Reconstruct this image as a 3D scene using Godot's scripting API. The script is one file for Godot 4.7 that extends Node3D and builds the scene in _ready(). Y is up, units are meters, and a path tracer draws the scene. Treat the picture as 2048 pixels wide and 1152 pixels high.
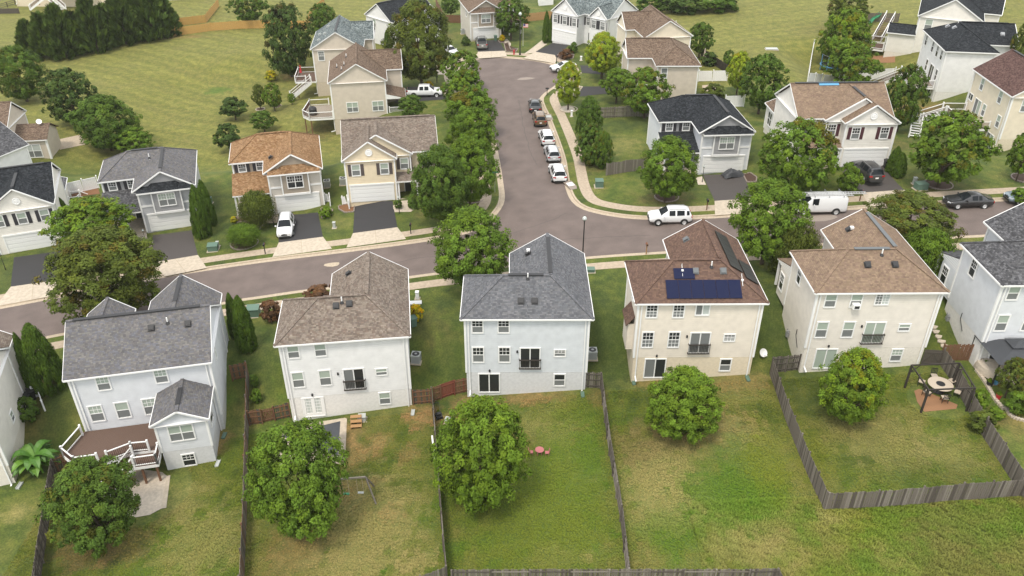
extends Node3D
# An estate of detached houses seen from a drone. Units are metres, y is up, the camera looks towards -z.

var R := RandomNumberGenerator.new()
var used := {}
var M := {}
var cache := {}
var road: PackedVector2Array
var noise_a := FastNoiseLite.new()
var noise_b := FastNoiseLite.new()
var noise_c := FastNoiseLite.new()
const ROW := [Vector2(-80, -36), Vector2(-60, -43), Vector2(-45, -49), Vector2(-30.3, -52.9), Vector2(-14, -55.2), Vector2(1.25, -56.5), Vector2(15.8, -57.2), Vector2(30.4, -57.2), Vector2(44.8, -56.3), Vector2(75, -53)]
const PADS := [Vector3(26, -98, -0.55), Vector3(-58.5, -88.5, -0.35), Vector3(-27.5, -95, -0.17), Vector3(14, -156, 0.5), Vector3(-16, -98, 0.75), Vector3(39.3, -98, 0.9), Vector3(-33, -133, 0.6), Vector3(45, -60, 0.5)]
var dirt: Array = []
var ground_x: Array = []
var ground_z: Array = []
var ground_c: PackedColorArray


func _ready() -> void:
	# ---------------------------------------------------------------- camera, sky, sun, exposure
	var cam := Camera3D.new()
	cam.name = "camera"
	cam.position = Vector3(0, 44.35, 0)
	cam.rotation_degrees = Vector3(-32.2, 0, 0)
	cam.fov = 38.48
	cam.near = 0.5
	cam.far = 900.0
	add_child(cam)
	cam.current = true
	var sky_mat := ProceduralSkyMaterial.new()
	sky_mat.sky_top_color = Color(0.875, 0.885, 0.90)
	sky_mat.sky_horizon_color = Color(0.91, 0.91, 0.90)
	sky_mat.sky_curve = 0.2
	sky_mat.ground_bottom_color = Color(0.42, 0.42, 0.36)
	sky_mat.ground_horizon_color = Color(0.75, 0.76, 0.74)
	sky_mat.sun_angle_max = 1.0
	var sky := Sky.new()
	sky.sky_material = sky_mat
	var env := Environment.new()
	env.background_mode = Environment.BG_SKY
	env.sky = sky
	env.tonemap_mode = Environment.TONE_MAPPER_LINEAR
	env.tonemap_exposure = 2.12
	env.sdfgi_enabled = true
	env.ssao_enabled = true
	env.ssil_enabled = true
	env.fog_enabled = true
	env.fog_light_color = Color(0.86, 0.87, 0.84)
	env.fog_density = 0.00012
	var we := WorldEnvironment.new()
	we.name = "environment"
	we.environment = env
	add_child(we)
	var sun := DirectionalLight3D.new()
	sun.name = "sun"
	sun.light_energy = 0.42
	sun.light_color = Color(1.0, 0.965, 0.91)
	sun.light_angular_distance = 14.0
	sun.shadow_enabled = true
	sun.rotation_degrees = Vector3(-62, -28, 0)
	add_child(sun)

	# ---------------------------------------------------------------- the place
	R.seed = 7
	noise_a.seed = 3
	noise_a.frequency = 0.045
	noise_a.fractal_octaves = 4
	noise_b.seed = 11
	noise_b.frequency = 0.25
	noise_b.fractal_octaves = 3
	noise_c.seed = 23
	noise_c.frequency = 0.012
	materials()
	lay_road()
	lay_ground()
	lay_grass()
	houses()
	fences()
	trees()
	vehicles()
	yard_things()
	street_things()


# ==================================================================== terrain
func sm(a: float, b: float, x: float) -> float:
	var t := clampf((x - a) / (b - a), 0.0, 1.0)
	return t * t * (3.0 - 2.0 * t)


func row_line(x: float) -> float:
	if x <= ROW[0].x:
		return ROW[0].y
	for i in ROW.size() - 1:
		if x <= ROW[i + 1].x:
			return lerpf(ROW[i].y, ROW[i + 1].y, (x - ROW[i].x) / (ROW[i + 1].x - ROW[i].x))
	return ROW[ROW.size() - 1].y


func terrain(x: float, z: float) -> float:
	var y := 5.5 * tanh(0.08 * x / 5.5)
	var zr := row_line(x)
	y -= 2.55 * sm(zr - 9.5, zr - 1.0, z)
	y -= 2.5 * sm(-19, -27, x) * sm(-104, -112, z) * sm(-165, -148, z) * sm(-75, -55, x)
	y -= 2.6 * sm(71, 61.5, x) * sm(44, 52, x) * sm(-94, -101, z) * sm(-150, -138, z)
	for p in PADS:
		y += p.z * (1.0 - sm(5, 12, Vector2(x - p.x, z - p.y).length()))
	return y


func on(p: Vector2, up := 0.0) -> Vector3:
	return Vector3(p.x, terrain(p.x, p.y) + up, p.y)


# ==================================================================== scene tree helpers
func numbered(called: String) -> String:
	if not used.has(called):
		used[called] = 0
		return called
	used[called] += 1
	return "%s_%03d" % [called, used[called]]


func tag(o: Node, label: String, category: String, group := "", kind := "") -> void:
	o.set_meta("label", label)
	o.set_meta("category", category)
	if group:
		o.set_meta("group", group)
	if kind:
		o.set_meta("kind", kind)


func thing(called: String, label: String, category: String, at := Vector3.ZERO, turn := 0.0, group := "") -> Node3D:
	var o := Node3D.new()
	o.name = numbered(called)
	o.position = at
	o.rotation.y = turn
	add_child(o)
	tag(o, label, category, group)
	return o


func part(called: String, mesh: Mesh, mat: Material, parent: Node3D, t := Transform3D.IDENTITY) -> MeshInstance3D:
	var o := MeshInstance3D.new()
	o.name = called
	o.mesh = mesh
	o.material_override = mat
	o.transform = t
	parent.add_child(o, true)
	return o


func solo(called: String, mesh: Mesh, mat: Material, label: String, category: String, at := Vector3.ZERO, turn := 0.0, group := "") -> MeshInstance3D:
	var o := MeshInstance3D.new()
	o.name = numbered(called)
	o.mesh = mesh
	o.material_override = mat
	o.position = at
	o.rotation.y = turn
	add_child(o)
	tag(o, label, category, group)
	return o


func structure(called: String, mesh: Mesh, mat: Material) -> MeshInstance3D:
	var o := MeshInstance3D.new()
	o.name = numbered(called)
	o.mesh = mesh
	o.material_override = mat
	add_child(o)
	o.set_meta("kind", "structure")
	return o


func copy(o: Node3D, at: Vector3, turn: float, label: String) -> Node3D:
	var base: String = o.name
	if base.length() > 4 and base[base.length() - 4] == "_":
		base = base.left(base.length() - 4)
	var c: Node3D = o.duplicate()
	c.name = numbered(base)
	add_child(c)
	c.position = at
	c.rotation.y = turn
	c.set_meta("label", label)
	return c


func at(p: Vector3, yaw := 0.0) -> Transform3D:
	return Transform3D(Basis(Vector3.UP, yaw), p)


# ==================================================================== mesh builder
class MB:
	var v := PackedVector3Array()
	var n := PackedVector3Array()
	var u := PackedVector2Array()
	var c := PackedColorArray()
	var tint := Color.WHITE
	var colored := false

	func tri(a: Vector3, b: Vector3, d: Vector3, na: Vector3, nb: Vector3, nd: Vector3, ua := Vector2.ZERO, ub := Vector2.ZERO, ud := Vector2.ZERO) -> void:
		# front faces run clockwise
		if (b - a).cross(d - a).dot(na + nb + nd) > 0.0:
			v.append_array([a, d, b])
			n.append_array([na, nd, nb])
			u.append_array([ua, ud, ub])
		else:
			v.append_array([a, b, d])
			n.append_array([na, nb, nd])
			u.append_array([ua, ub, ud])
		c.append_array([tint, tint, tint])

	func poly(p: Array, out: Vector3) -> void:
		# a flat convex polygon; UVs are metres along the level line and along the slope
		var nr := Vector3.ZERO
		for i in p.size():
			nr += (p[i] as Vector3).cross(p[(i + 1) % p.size()])
		if nr.length() < 1e-9:
			return
		nr = nr.normalized()
		if nr.dot(out) < 0.0:
			nr = -nr
		var e := Vector3.RIGHT
		if absf(nr.y) < 0.995:
			e = Vector3.UP.cross(nr).normalized()
		var f := nr.cross(e)
		for i in range(1, p.size() - 1):
			var a: Vector3 = p[0]
			var b: Vector3 = p[i]
			var d: Vector3 = p[i + 1]
			tri(a, b, d, nr, nr, nr, Vector2(a.dot(e), -a.dot(f)), Vector2(b.dot(e), -b.dot(f)), Vector2(d.dot(e), -d.dot(f)))

	func box(at_: Vector3, s: Vector3, b := Basis.IDENTITY) -> void:
		var h := s * 0.5
		for ax in 3:
			for sg in [-1.0, 1.0]:
				var nn := Vector3.ZERO
				nn[ax] = sg
				var i := (ax + 1) % 3
				var j := (ax + 2) % 3
				var q := []
				for k in [[-1, -1], [1, -1], [1, 1], [-1, 1]]:
					var w := Vector3.ZERO
					w[ax] = sg * h[ax]
					w[i] = k[0] * h[i]
					w[j] = k[1] * h[j]
					q.append(at_ + b * w)
				poly(q, b * nn)

	func beam(a: Vector3, b: Vector3, w: float, h: float) -> void:
		# a straight square bar whose sides stay upright
		var d := b - a
		var z := d.normalized()
		var x := Vector3.UP.cross(z)
		x = Vector3.RIGHT if x.length() < 0.01 else x.normalized()
		var y := z.cross(x)
		box((a + b) * 0.5, Vector3(w, h, d.length()), Basis(x, y, z))

	func tube(a: Vector3, b: Vector3, r0: float, r1: float, k := 8, cap := true) -> void:
		var z := (b - a).normalized()
		var x := z.cross(Vector3.UP if absf(z.y) < 0.9 else Vector3.RIGHT).normalized()
		var y := z.cross(x)
		for i in k:
			var p := TAU * i / k
			var q := TAU * (i + 1) / k
			var d := x * cos(p) + y * sin(p)
			var e := x * cos(q) + y * sin(q)
			tri(a + d * r0, a + e * r0, b + e * r1, d, e, e, Vector2(p, 0), Vector2(q, 0), Vector2(q, 1))
			tri(a + d * r0, b + e * r1, b + d * r1, d, e, d, Vector2(p, 0), Vector2(q, 1), Vector2(p, 1))
			if cap:
				tri(a, a + d * r0, a + e * r0, -z, -z, -z)
				tri(b, b + d * r1, b + e * r1, z, z, z)

	func lathe(prof: Array, k := 12, at_ := Vector3.ZERO, sc := Vector3.ONE) -> void:
		for s in prof.size() - 1:
			var a: Vector2 = prof[s]
			var b: Vector2 = prof[s + 1]
			var t := (b - a).normalized()
			for i in k:
				var p := TAU * i / k
				var q := TAU * (i + 1) / k
				var dp := Vector3(cos(p), 0, sin(p))
				var dq := Vector3(cos(q), 0, sin(q))
				var np := (dp * t.y + Vector3.UP * -t.x)
				var nq := (dq * t.y + Vector3.UP * -t.x)
				if np.length() < 0.01:
					np = Vector3.UP
					nq = Vector3.UP
				var v0 := at_ + (dp * a.x + Vector3.UP * a.y) * sc
				var v1 := at_ + (dq * a.x + Vector3.UP * a.y) * sc
				var v2 := at_ + (dq * b.x + Vector3.UP * b.y) * sc
				var v3 := at_ + (dp * b.x + Vector3.UP * b.y) * sc
				if a.x > 1e-5:
					tri(v0, v1, v2, np, nq, nq, Vector2(p, a.y), Vector2(q, a.y), Vector2(q, b.y))
				if b.x > 1e-5:
					tri(v0, v2, v3, np, nq, np, Vector2(p, a.y), Vector2(q, b.y), Vector2(p, b.y))

	func siding(p: Array, out: Vector3, course := 0.2) -> void:
		# an upright wall face laid up in lapped boards: every board leans out at its foot
		var lo := 1e9
		var hi := -1e9
		for q in p:
			lo = minf(lo, q.y)
			hi = maxf(hi, q.y)
		var y := lo
		while y < hi - 0.001:
			var top := minf(y + course, hi)
			var s := cut(cut(p, y, true), top, false)
			if s.size() >= 3:
				var q := []
				for w in s:
					q.append(w + out * 0.022 * clampf(1.0 - (w.y - y) / course, 0.0, 1.0))
				poly(q, out)
				var foot := []
				for w in s:
					if absf(w.y - y) < 0.002:
						foot.append(w)
				if foot.size() == 2:
					poly([foot[0], foot[1], foot[1] + out * 0.022, foot[0] + out * 0.022], Vector3.DOWN)
			y = top

	func cut(p: Array, y: float, above: bool) -> Array:
		var r := []
		for i in p.size():
			var a: Vector3 = p[i]
			var b: Vector3 = p[(i + 1) % p.size()]
			var ia := a.y >= y - 1e-6 if above else a.y <= y + 1e-6
			var ib := b.y >= y - 1e-6 if above else b.y <= y + 1e-6
			if ia:
				r.append(a)
			if ia != ib:
				r.append(a.lerp(b, (y - a.y) / (b.y - a.y)))
		return r

	func mesh() -> ArrayMesh:
		var arr := []
		arr.resize(Mesh.ARRAY_MAX)
		arr[Mesh.ARRAY_VERTEX] = v
		arr[Mesh.ARRAY_NORMAL] = n
		arr[Mesh.ARRAY_TEX_UV] = u
		if colored:
			arr[Mesh.ARRAY_COLOR] = c
		var m := ArrayMesh.new()
		m.add_surface_from_arrays(Mesh.PRIMITIVE_TRIANGLES, arr)
		return m


func boxmesh(s: Vector3, at_ := Vector3.ZERO) -> Mesh:
	var k := "box%s%s" % [s, at_]
	if not cache.has(k):
		var m := MB.new()
		m.box(at_, s)
		cache[k] = m.mesh()
	return cache[k]


# ==================================================================== materials
func lin(r: float, g: float, b: float) -> Color:
	return Color(r, g, b).linear_to_srgb()


func plain(c: Color, rough := 0.7, metal := 0.0) -> StandardMaterial3D:
	var m := StandardMaterial3D.new()
	m.albedo_color = c
	m.roughness = rough
	m.metallic = metal
	return m


func noise_texture(seed_: int, freq: float, lo: float, hi: float, size := 512, oct := 4, type := FastNoiseLite.TYPE_SIMPLEX_SMOOTH) -> Texture2D:
	var f := FastNoiseLite.new()
	f.seed = seed_
	f.noise_type = type
	f.frequency = freq
	f.fractal_octaves = oct
	var im := f.get_seamless_image(size, size)
	im.convert(Image.FORMAT_RGB8)
	for y in size:
		for x in size:
			var g := lerpf(lo, hi, im.get_pixel(x, y).r)
			im.set_pixel(x, y, Color(g, g, g))
	return ImageTexture.create_from_image(im)


func turf_texture(seed_: int, freq: float, lo: Color, hi: Color, size: int, oct: int) -> Texture2D:
	var f := FastNoiseLite.new()
	f.seed = seed_
	f.noise_type = FastNoiseLite.TYPE_SIMPLEX_SMOOTH
	f.frequency = freq
	f.fractal_octaves = oct
	f.fractal_gain = 0.65
	var im := f.get_seamless_image(size, size)
	im.convert(Image.FORMAT_RGB8)
	for y in size:
		for x in size:
			im.set_pixel(x, y, lo.lerp(hi, sm(0.12, 0.88, im.get_pixel(x, y).r)))
	return ImageTexture.create_from_image(im)


func shingle_texture(seed_: int, tones: Array, spread: float, dark_line: float, size := 512) -> Texture2D:
	# 8 m square: courses of tabs, each tab of its own tone
	var rr := RandomNumberGenerator.new()
	rr.seed = seed_
	var f := FastNoiseLite.new()
	f.seed = seed_
	f.frequency = 0.006
	var im := Image.create(size, size, false, Image.FORMAT_RGB8)
	var course := 9
	var y := 0
	while y < size:
		var x := -rr.randi_range(0, 20)
		while x < size:
			var w := rr.randi_range(8, 17)
			var c: Color = tones[rr.randi() % tones.size()]
			var k := 1.0 + rr.randf_range(-spread, spread) + 0.07 * f.get_noise_2d(x, y * 1.5)
			c = Color(c.r * k, c.g * k, c.b * k)
			im.fill_rect(Rect2i(x, y, w, course), c)
			im.fill_rect(Rect2i(x, y + course - 1, w, 1), c.darkened(dark_line))
			if rr.randf() < 0.5:
				im.fill_rect(Rect2i(x, y, 1, course), c.darkened(dark_line * 0.8))
			x += w
		y += course
	return ImageTexture.create_from_image(im)


func shingles(seed_: int, tones: Array, spread := 0.16, line := 0.25) -> StandardMaterial3D:
	var m := StandardMaterial3D.new()
	m.albedo_texture = shingle_texture(seed_, tones, spread, line)
	m.uv1_scale = Vector3(0.125, 0.125, 0.125)
	m.roughness = 0.95
	m.metallic_specular = 0.2
	return m


func noisy(c: Color, tex: String, scale: float, rough := 0.9, vertex := false) -> StandardMaterial3D:
	var m := StandardMaterial3D.new()
	m.albedo_color = c
	m.albedo_texture = M[tex]
	m.uv1_triplanar = true
	m.uv1_world_triplanar = true
	m.uv1_scale = Vector3.ONE * scale
	m.roughness = rough
	m.vertex_color_use_as_albedo = vertex
	return m


func materials() -> void:
	M.grain = noise_texture(1, 0.09, 0.62, 1.0, 1024, 5)
	M.blade = noise_texture(2, 0.22, 0.5, 1.0, 1024, 3)
	M.faint = noise_texture(6, 0.02, 0.93, 1.0, 256, 4)
	M.blotch = noise_texture(5, 0.012, 0.85, 1.0, 512, 5)
	M.turf = turf_texture(8, 0.05, Color(0.70, 0.74, 0.64), Color(0.96, 0.95, 0.88), 1024, 4)
	M.turf_wide = turf_texture(9, 0.022, Color(0.76, 0.80, 0.70), Color(0.96, 0.95, 0.90), 1024, 4)
	M.grass = noisy(Color.WHITE, "turf", 0.083, 1.0, true)
	M.grass.detail_enabled = true
	M.grass.detail_blend_mode = BaseMaterial3D.BLEND_MODE_MUL
	M.grass.detail_albedo = M.turf_wide
	M.grass.detail_uv_layer = BaseMaterial3D.DETAIL_UV_2
	M.grass.uv2_triplanar = true
	M.grass.uv2_world_triplanar = true
	M.grass.uv2_scale = Vector3.ONE * 0.037
	M.asphalt = noisy(lin(0.262, 0.204, 0.182), "grain", 0.4)
	M.asphalt.detail_enabled = true
	M.asphalt.detail_blend_mode = BaseMaterial3D.BLEND_MODE_MUL
	M.asphalt.detail_albedo = M.blotch
	M.asphalt.detail_uv_layer = BaseMaterial3D.DETAIL_UV_2
	M.asphalt.uv2_triplanar = true
	M.asphalt.uv2_world_triplanar = true
	M.asphalt.uv2_scale = Vector3.ONE * 0.05
	M.tar = noisy(lin(0.058, 0.056, 0.059), "grain", 0.5)
	M.tar_old = noisy(lin(0.115, 0.10, 0.095), "grain", 0.5)
	M.concrete = noisy(lin(0.55, 0.47, 0.37), "blotch", 0.3)
	M.concrete_worn = noisy(lin(0.50, 0.41, 0.305), "blotch", 0.45)
	M.walk = noisy(lin(0.47, 0.38, 0.285), "blotch", 0.35)
	M.joint = plain(lin(0.36, 0.30, 0.22), 0.9)
	M.paver = noisy(lin(0.60, 0.52, 0.42), "blotch", 0.5)
	M.mulch = noisy(lin(0.13, 0.07, 0.045), "blade", 0.4)
	M.mulch_red = noisy(lin(0.34, 0.16, 0.07), "blade", 0.4)
	M.clay = noisy(lin(0.42, 0.22, 0.11), "grain", 0.4)
	M.stone = noisy(lin(0.42, 0.35, 0.30), "grain", 0.8)
	M.white = plain(lin(0.80, 0.80, 0.79), 0.45)
	M.vinyl = plain(lin(0.78, 0.78, 0.78), 0.4)
	M.dark = plain(lin(0.022, 0.022, 0.024), 0.6)
	M.dark_metal = plain(lin(0.03, 0.03, 0.032), 0.4, 0.4)
	M.grey_metal = plain(lin(0.34, 0.35, 0.36), 0.45, 0.5)
	M.steel = plain(lin(0.60, 0.61, 0.62), 0.4, 0.3)
	M.box_green = plain(lin(0.10, 0.17, 0.13), 0.6)
	M.box_grey = plain(lin(0.42, 0.44, 0.42), 0.6)
	M.bark = noisy(lin(0.12, 0.085, 0.06), "grain", 1.2)
	M.wood_grey = noisy(lin(0.22, 0.19, 0.16), "grain", 0.9)
	M.wood_grey_b = noisy(lin(0.125, 0.105, 0.088), "grain", 0.9)
	M.wood_grey_c = noisy(lin(0.31, 0.275, 0.235), "grain", 0.9)
	M.wood_brown = noisy(lin(0.26, 0.13, 0.07), "grain", 0.9)
	M.wood_red = noisy(lin(0.30, 0.085, 0.05), "grain", 0.9)
	M.wood_gold = noisy(lin(0.75, 0.45, 0.14), "grain", 0.9)
	M.wood_new = noisy(lin(0.62, 0.36, 0.16), "grain", 0.9)
	M.deck_brown = noisy(lin(0.19, 0.12, 0.09), "grain", 0.9)
	M.deck_grey = noisy(lin(0.46, 0.40, 0.33), "grain", 0.9)
	M.baluster = plain(lin(0.10, 0.055, 0.04), 0.6)
	M.trellis = plain(lin(0.035, 0.028, 0.024), 0.7)
	M.glass_dark = plain(lin(0.025, 0.028, 0.03), 0.06)
	M.glass_blind = plain(lin(0.36, 0.42, 0.36), 0.12)
	M.glass_screen = plain(lin(0.17, 0.18, 0.18), 0.5)
	M.glass_pale = plain(lin(0.48, 0.52, 0.50), 0.15)
	M.solar = plain(lin(0.008, 0.012, 0.042), 0.45)
	M.solar.metallic_specular = 0.25
	M.solar_black = plain(lin(0.014, 0.013, 0.012), 0.5)
	M.tyre = plain(lin(0.018, 0.018, 0.018), 0.85)
	M.rubber = plain(lin(0.03, 0.03, 0.03), 0.8)
	M.tail = plain(lin(0.35, 0.012, 0.012), 0.25)
	M.head = plain(lin(0.7, 0.72, 0.74), 0.15)
	M.pink = plain(lin(0.42, 0.14, 0.14), 0.7)
	M.red = plain(lin(0.45, 0.02, 0.03), 0.6)
	M.blue = plain(lin(0.10, 0.30, 0.50), 0.6)
	M.green_plastic = plain(lin(0.03, 0.22, 0.10), 0.5)
	M.tarp = plain(lin(0.045, 0.048, 0.055), 0.55)
	M.cloth_tan = plain(lin(0.45, 0.38, 0.30), 0.8)
	M.shutter_black = plain(lin(0.035, 0.033, 0.04), 0.7)
	M.shutter_plum = plain(lin(0.075, 0.022, 0.03), 0.7)
	M.shutter_brown = plain(lin(0.095, 0.075, 0.07), 0.7)
	M.ridge_grey = plain(lin(0.12, 0.13, 0.135), 0.8)
	M.banana_a = plain(lin(0.06, 0.155, 0.015), 0.5)
	M.banana_b = plain(lin(0.10, 0.21, 0.02), 0.5)
	M.net = plain(Color(0.03, 0.04, 0.06, 0.35), 0.8)
	M.net.transparency = BaseMaterial3D.TRANSPARENCY_ALPHA
	# roofs
	M.roof_grey = shingles(21, [Color(0.40, 0.39, 0.39), Color(0.37, 0.365, 0.37), Color(0.43, 0.42, 0.41), Color(0.39, 0.39, 0.41)], 0.06, 0.18)
	M.roof_slate = shingles(22, [Color(0.38, 0.385, 0.40), Color(0.35, 0.355, 0.37), Color(0.41, 0.41, 0.42)], 0.07, 0.2)
	M.roof_mottled = shingles(23, [Color(0.485, 0.445, 0.405), Color(0.41, 0.37, 0.34), Color(0.455, 0.415, 0.385), Color(0.505, 0.465, 0.425), Color(0.43, 0.38, 0.345)], 0.06, 0.25)
	M.roof_red_brown = shingles(24, [Color(0.39, 0.315, 0.28), Color(0.36, 0.29, 0.26), Color(0.42, 0.34, 0.295)], 0.05, 0.22)
	M.roof_tan = shingles(25, [Color(0.49, 0.42, 0.36), Color(0.46, 0.39, 0.34), Color(0.51, 0.44, 0.37)], 0.07, 0.22)
	M.roof_gold = shingles(26, [Color(0.55, 0.44, 0.325), Color(0.50, 0.39, 0.28), Color(0.58, 0.47, 0.36), Color(0.475, 0.36, 0.26)], 0.06, 0.22)
	M.roof_dark = shingles(27, [Color(0.17, 0.18, 0.195), Color(0.21, 0.22, 0.235), Color(0.14, 0.15, 0.165)], 0.14, 0.2)
	M.roof_charcoal = shingles(28, [Color(0.32, 0.32, 0.33), Color(0.27, 0.27, 0.28), Color(0.37, 0.37, 0.38)], 0.12, 0.2)
	M.roof_green_grey = shingles(29, [Color(0.40, 0.43, 0.43), Color(0.31, 0.34, 0.35), Color(0.47, 0.50, 0.50)], 0.14, 0.2)
	M.roof_brown = shingles(30, [Color(0.42, 0.36, 0.31), Color(0.37, 0.31, 0.27), Color(0.46, 0.40, 0.35)], 0.10, 0.2)
	M.roof_maroon = shingles(31, [Color(0.34, 0.265, 0.25), Color(0.30, 0.23, 0.22), Color(0.38, 0.30, 0.28)], 0.10, 0.2)
	# walls
	var walls := {"bluegrey": [0.63, 0.66, 0.69], "palegrey": [0.66, 0.68, 0.71], "white": [0.79, 0.79, 0.785], "cream": [0.75, 0.685, 0.59], "beige": [0.74, 0.695, 0.625], "grey": [0.47, 0.48, 0.50], "greige": [0.58, 0.54, 0.48], "taupe": [0.34, 0.29, 0.23], "midgrey": [0.32, 0.32, 0.33], "yellowcream": [0.76, 0.65, 0.47], "sand": [0.60, 0.53, 0.44], "buff": [0.74, 0.66, 0.52], "offwhite": [0.78, 0.75, 0.69]}
	for k in walls:
		var w: Array = walls[k]
		M["wall_" + k] = noisy(lin(w[0], w[1], w[2]), "faint", 0.2, 0.55)
		M["found_" + k] = noisy(lin(w[0] * 0.97, w[1] * 0.95, w[2] * 0.92), "faint", 0.6, 0.9)


# ==================================================================== ground and road
func smooth_line(p: Array, step := 1.5) -> PackedVector2Array:
	var cv := Curve2D.new()
	for i in p.size():
		var a: Vector2 = p[maxi(i - 1, 0)]
		var b: Vector2 = p[mini(i + 1, p.size() - 1)]
		var here: Vector2 = p[i]
		var d := (b - a).normalized()
		cv.add_point(here, -d * here.distance_to(a) * 0.33, d * here.distance_to(b) * 0.33)
	cv.bake_interval = step
	return cv.get_baked_points()


func offset_line(p: PackedVector2Array, d: float) -> PackedVector2Array:
	# to the left of the walking direction for positive d
	var r := PackedVector2Array()
	for i in p.size():
		var t := (p[mini(i + 1, p.size() - 1)] - p[maxi(i - 1, 0)]).normalized()
		r.append(p[i] + Vector2(t.y, -t.x) * d)
	return r


func strip(m: MB, p: PackedVector2Array, d0: float, h0: float, d1: float, h1: float, up := true) -> void:
	var a := offset_line(p, d0)
	var b := offset_line(p, d1)
	for i in p.size() - 1:
		var q0 := on(a[i], h0)
		var q1 := on(a[i + 1], h0)
		var q2 := on(b[i + 1], h1)
		var q3 := on(b[i], h1)
		var out := Vector3.UP
		if not up:
			out = Vector3(a[i].x - b[i].x, 0, a[i].y - b[i].y)
			if absf(d1 - d0) < 1e-4:
				var t := p[i + 1] - p[i]
				out = Vector3(-t.y, 0, t.x)
		m.poly([q0, q1, q2], out)
		m.poly([q0, q2, q3], out)


func fill(m: MB, pts: PackedVector2Array, up: float, grid := 2.0) -> void:
	# a flat outline laid over the terrain: clipped to squares so that it follows the slopes
	var lo := pts[0]
	var hi := pts[0]
	for p in pts:
		lo = lo.min(p)
		hi = hi.max(p)
	var x := floorf(lo.x / grid) * grid
	while x < hi.x:
		var z := floorf(lo.y / grid) * grid
		while z < hi.y:
			var sq := PackedVector2Array([Vector2(x, z), Vector2(x + grid, z), Vector2(x + grid, z + grid), Vector2(x, z + grid)])
			for piece in Geometry2D.intersect_polygons(pts, sq):
				var ix := Geometry2D.triangulate_polygon(piece)
				for i in range(0, ix.size(), 3):
					m.poly([on(piece[ix[i]], up), on(piece[ix[i + 1]], up), on(piece[ix[i + 2]], up)], Vector3.UP)
			z += grid
		x += grid


func sheet(called: String, pts: Array, mat: Material, up: float, grid := 2.0) -> MeshInstance3D:
	var m := MB.new()
	fill(m, PackedVector2Array(pts), up, grid)
	return structure(called, m.mesh(), mat)


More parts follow.
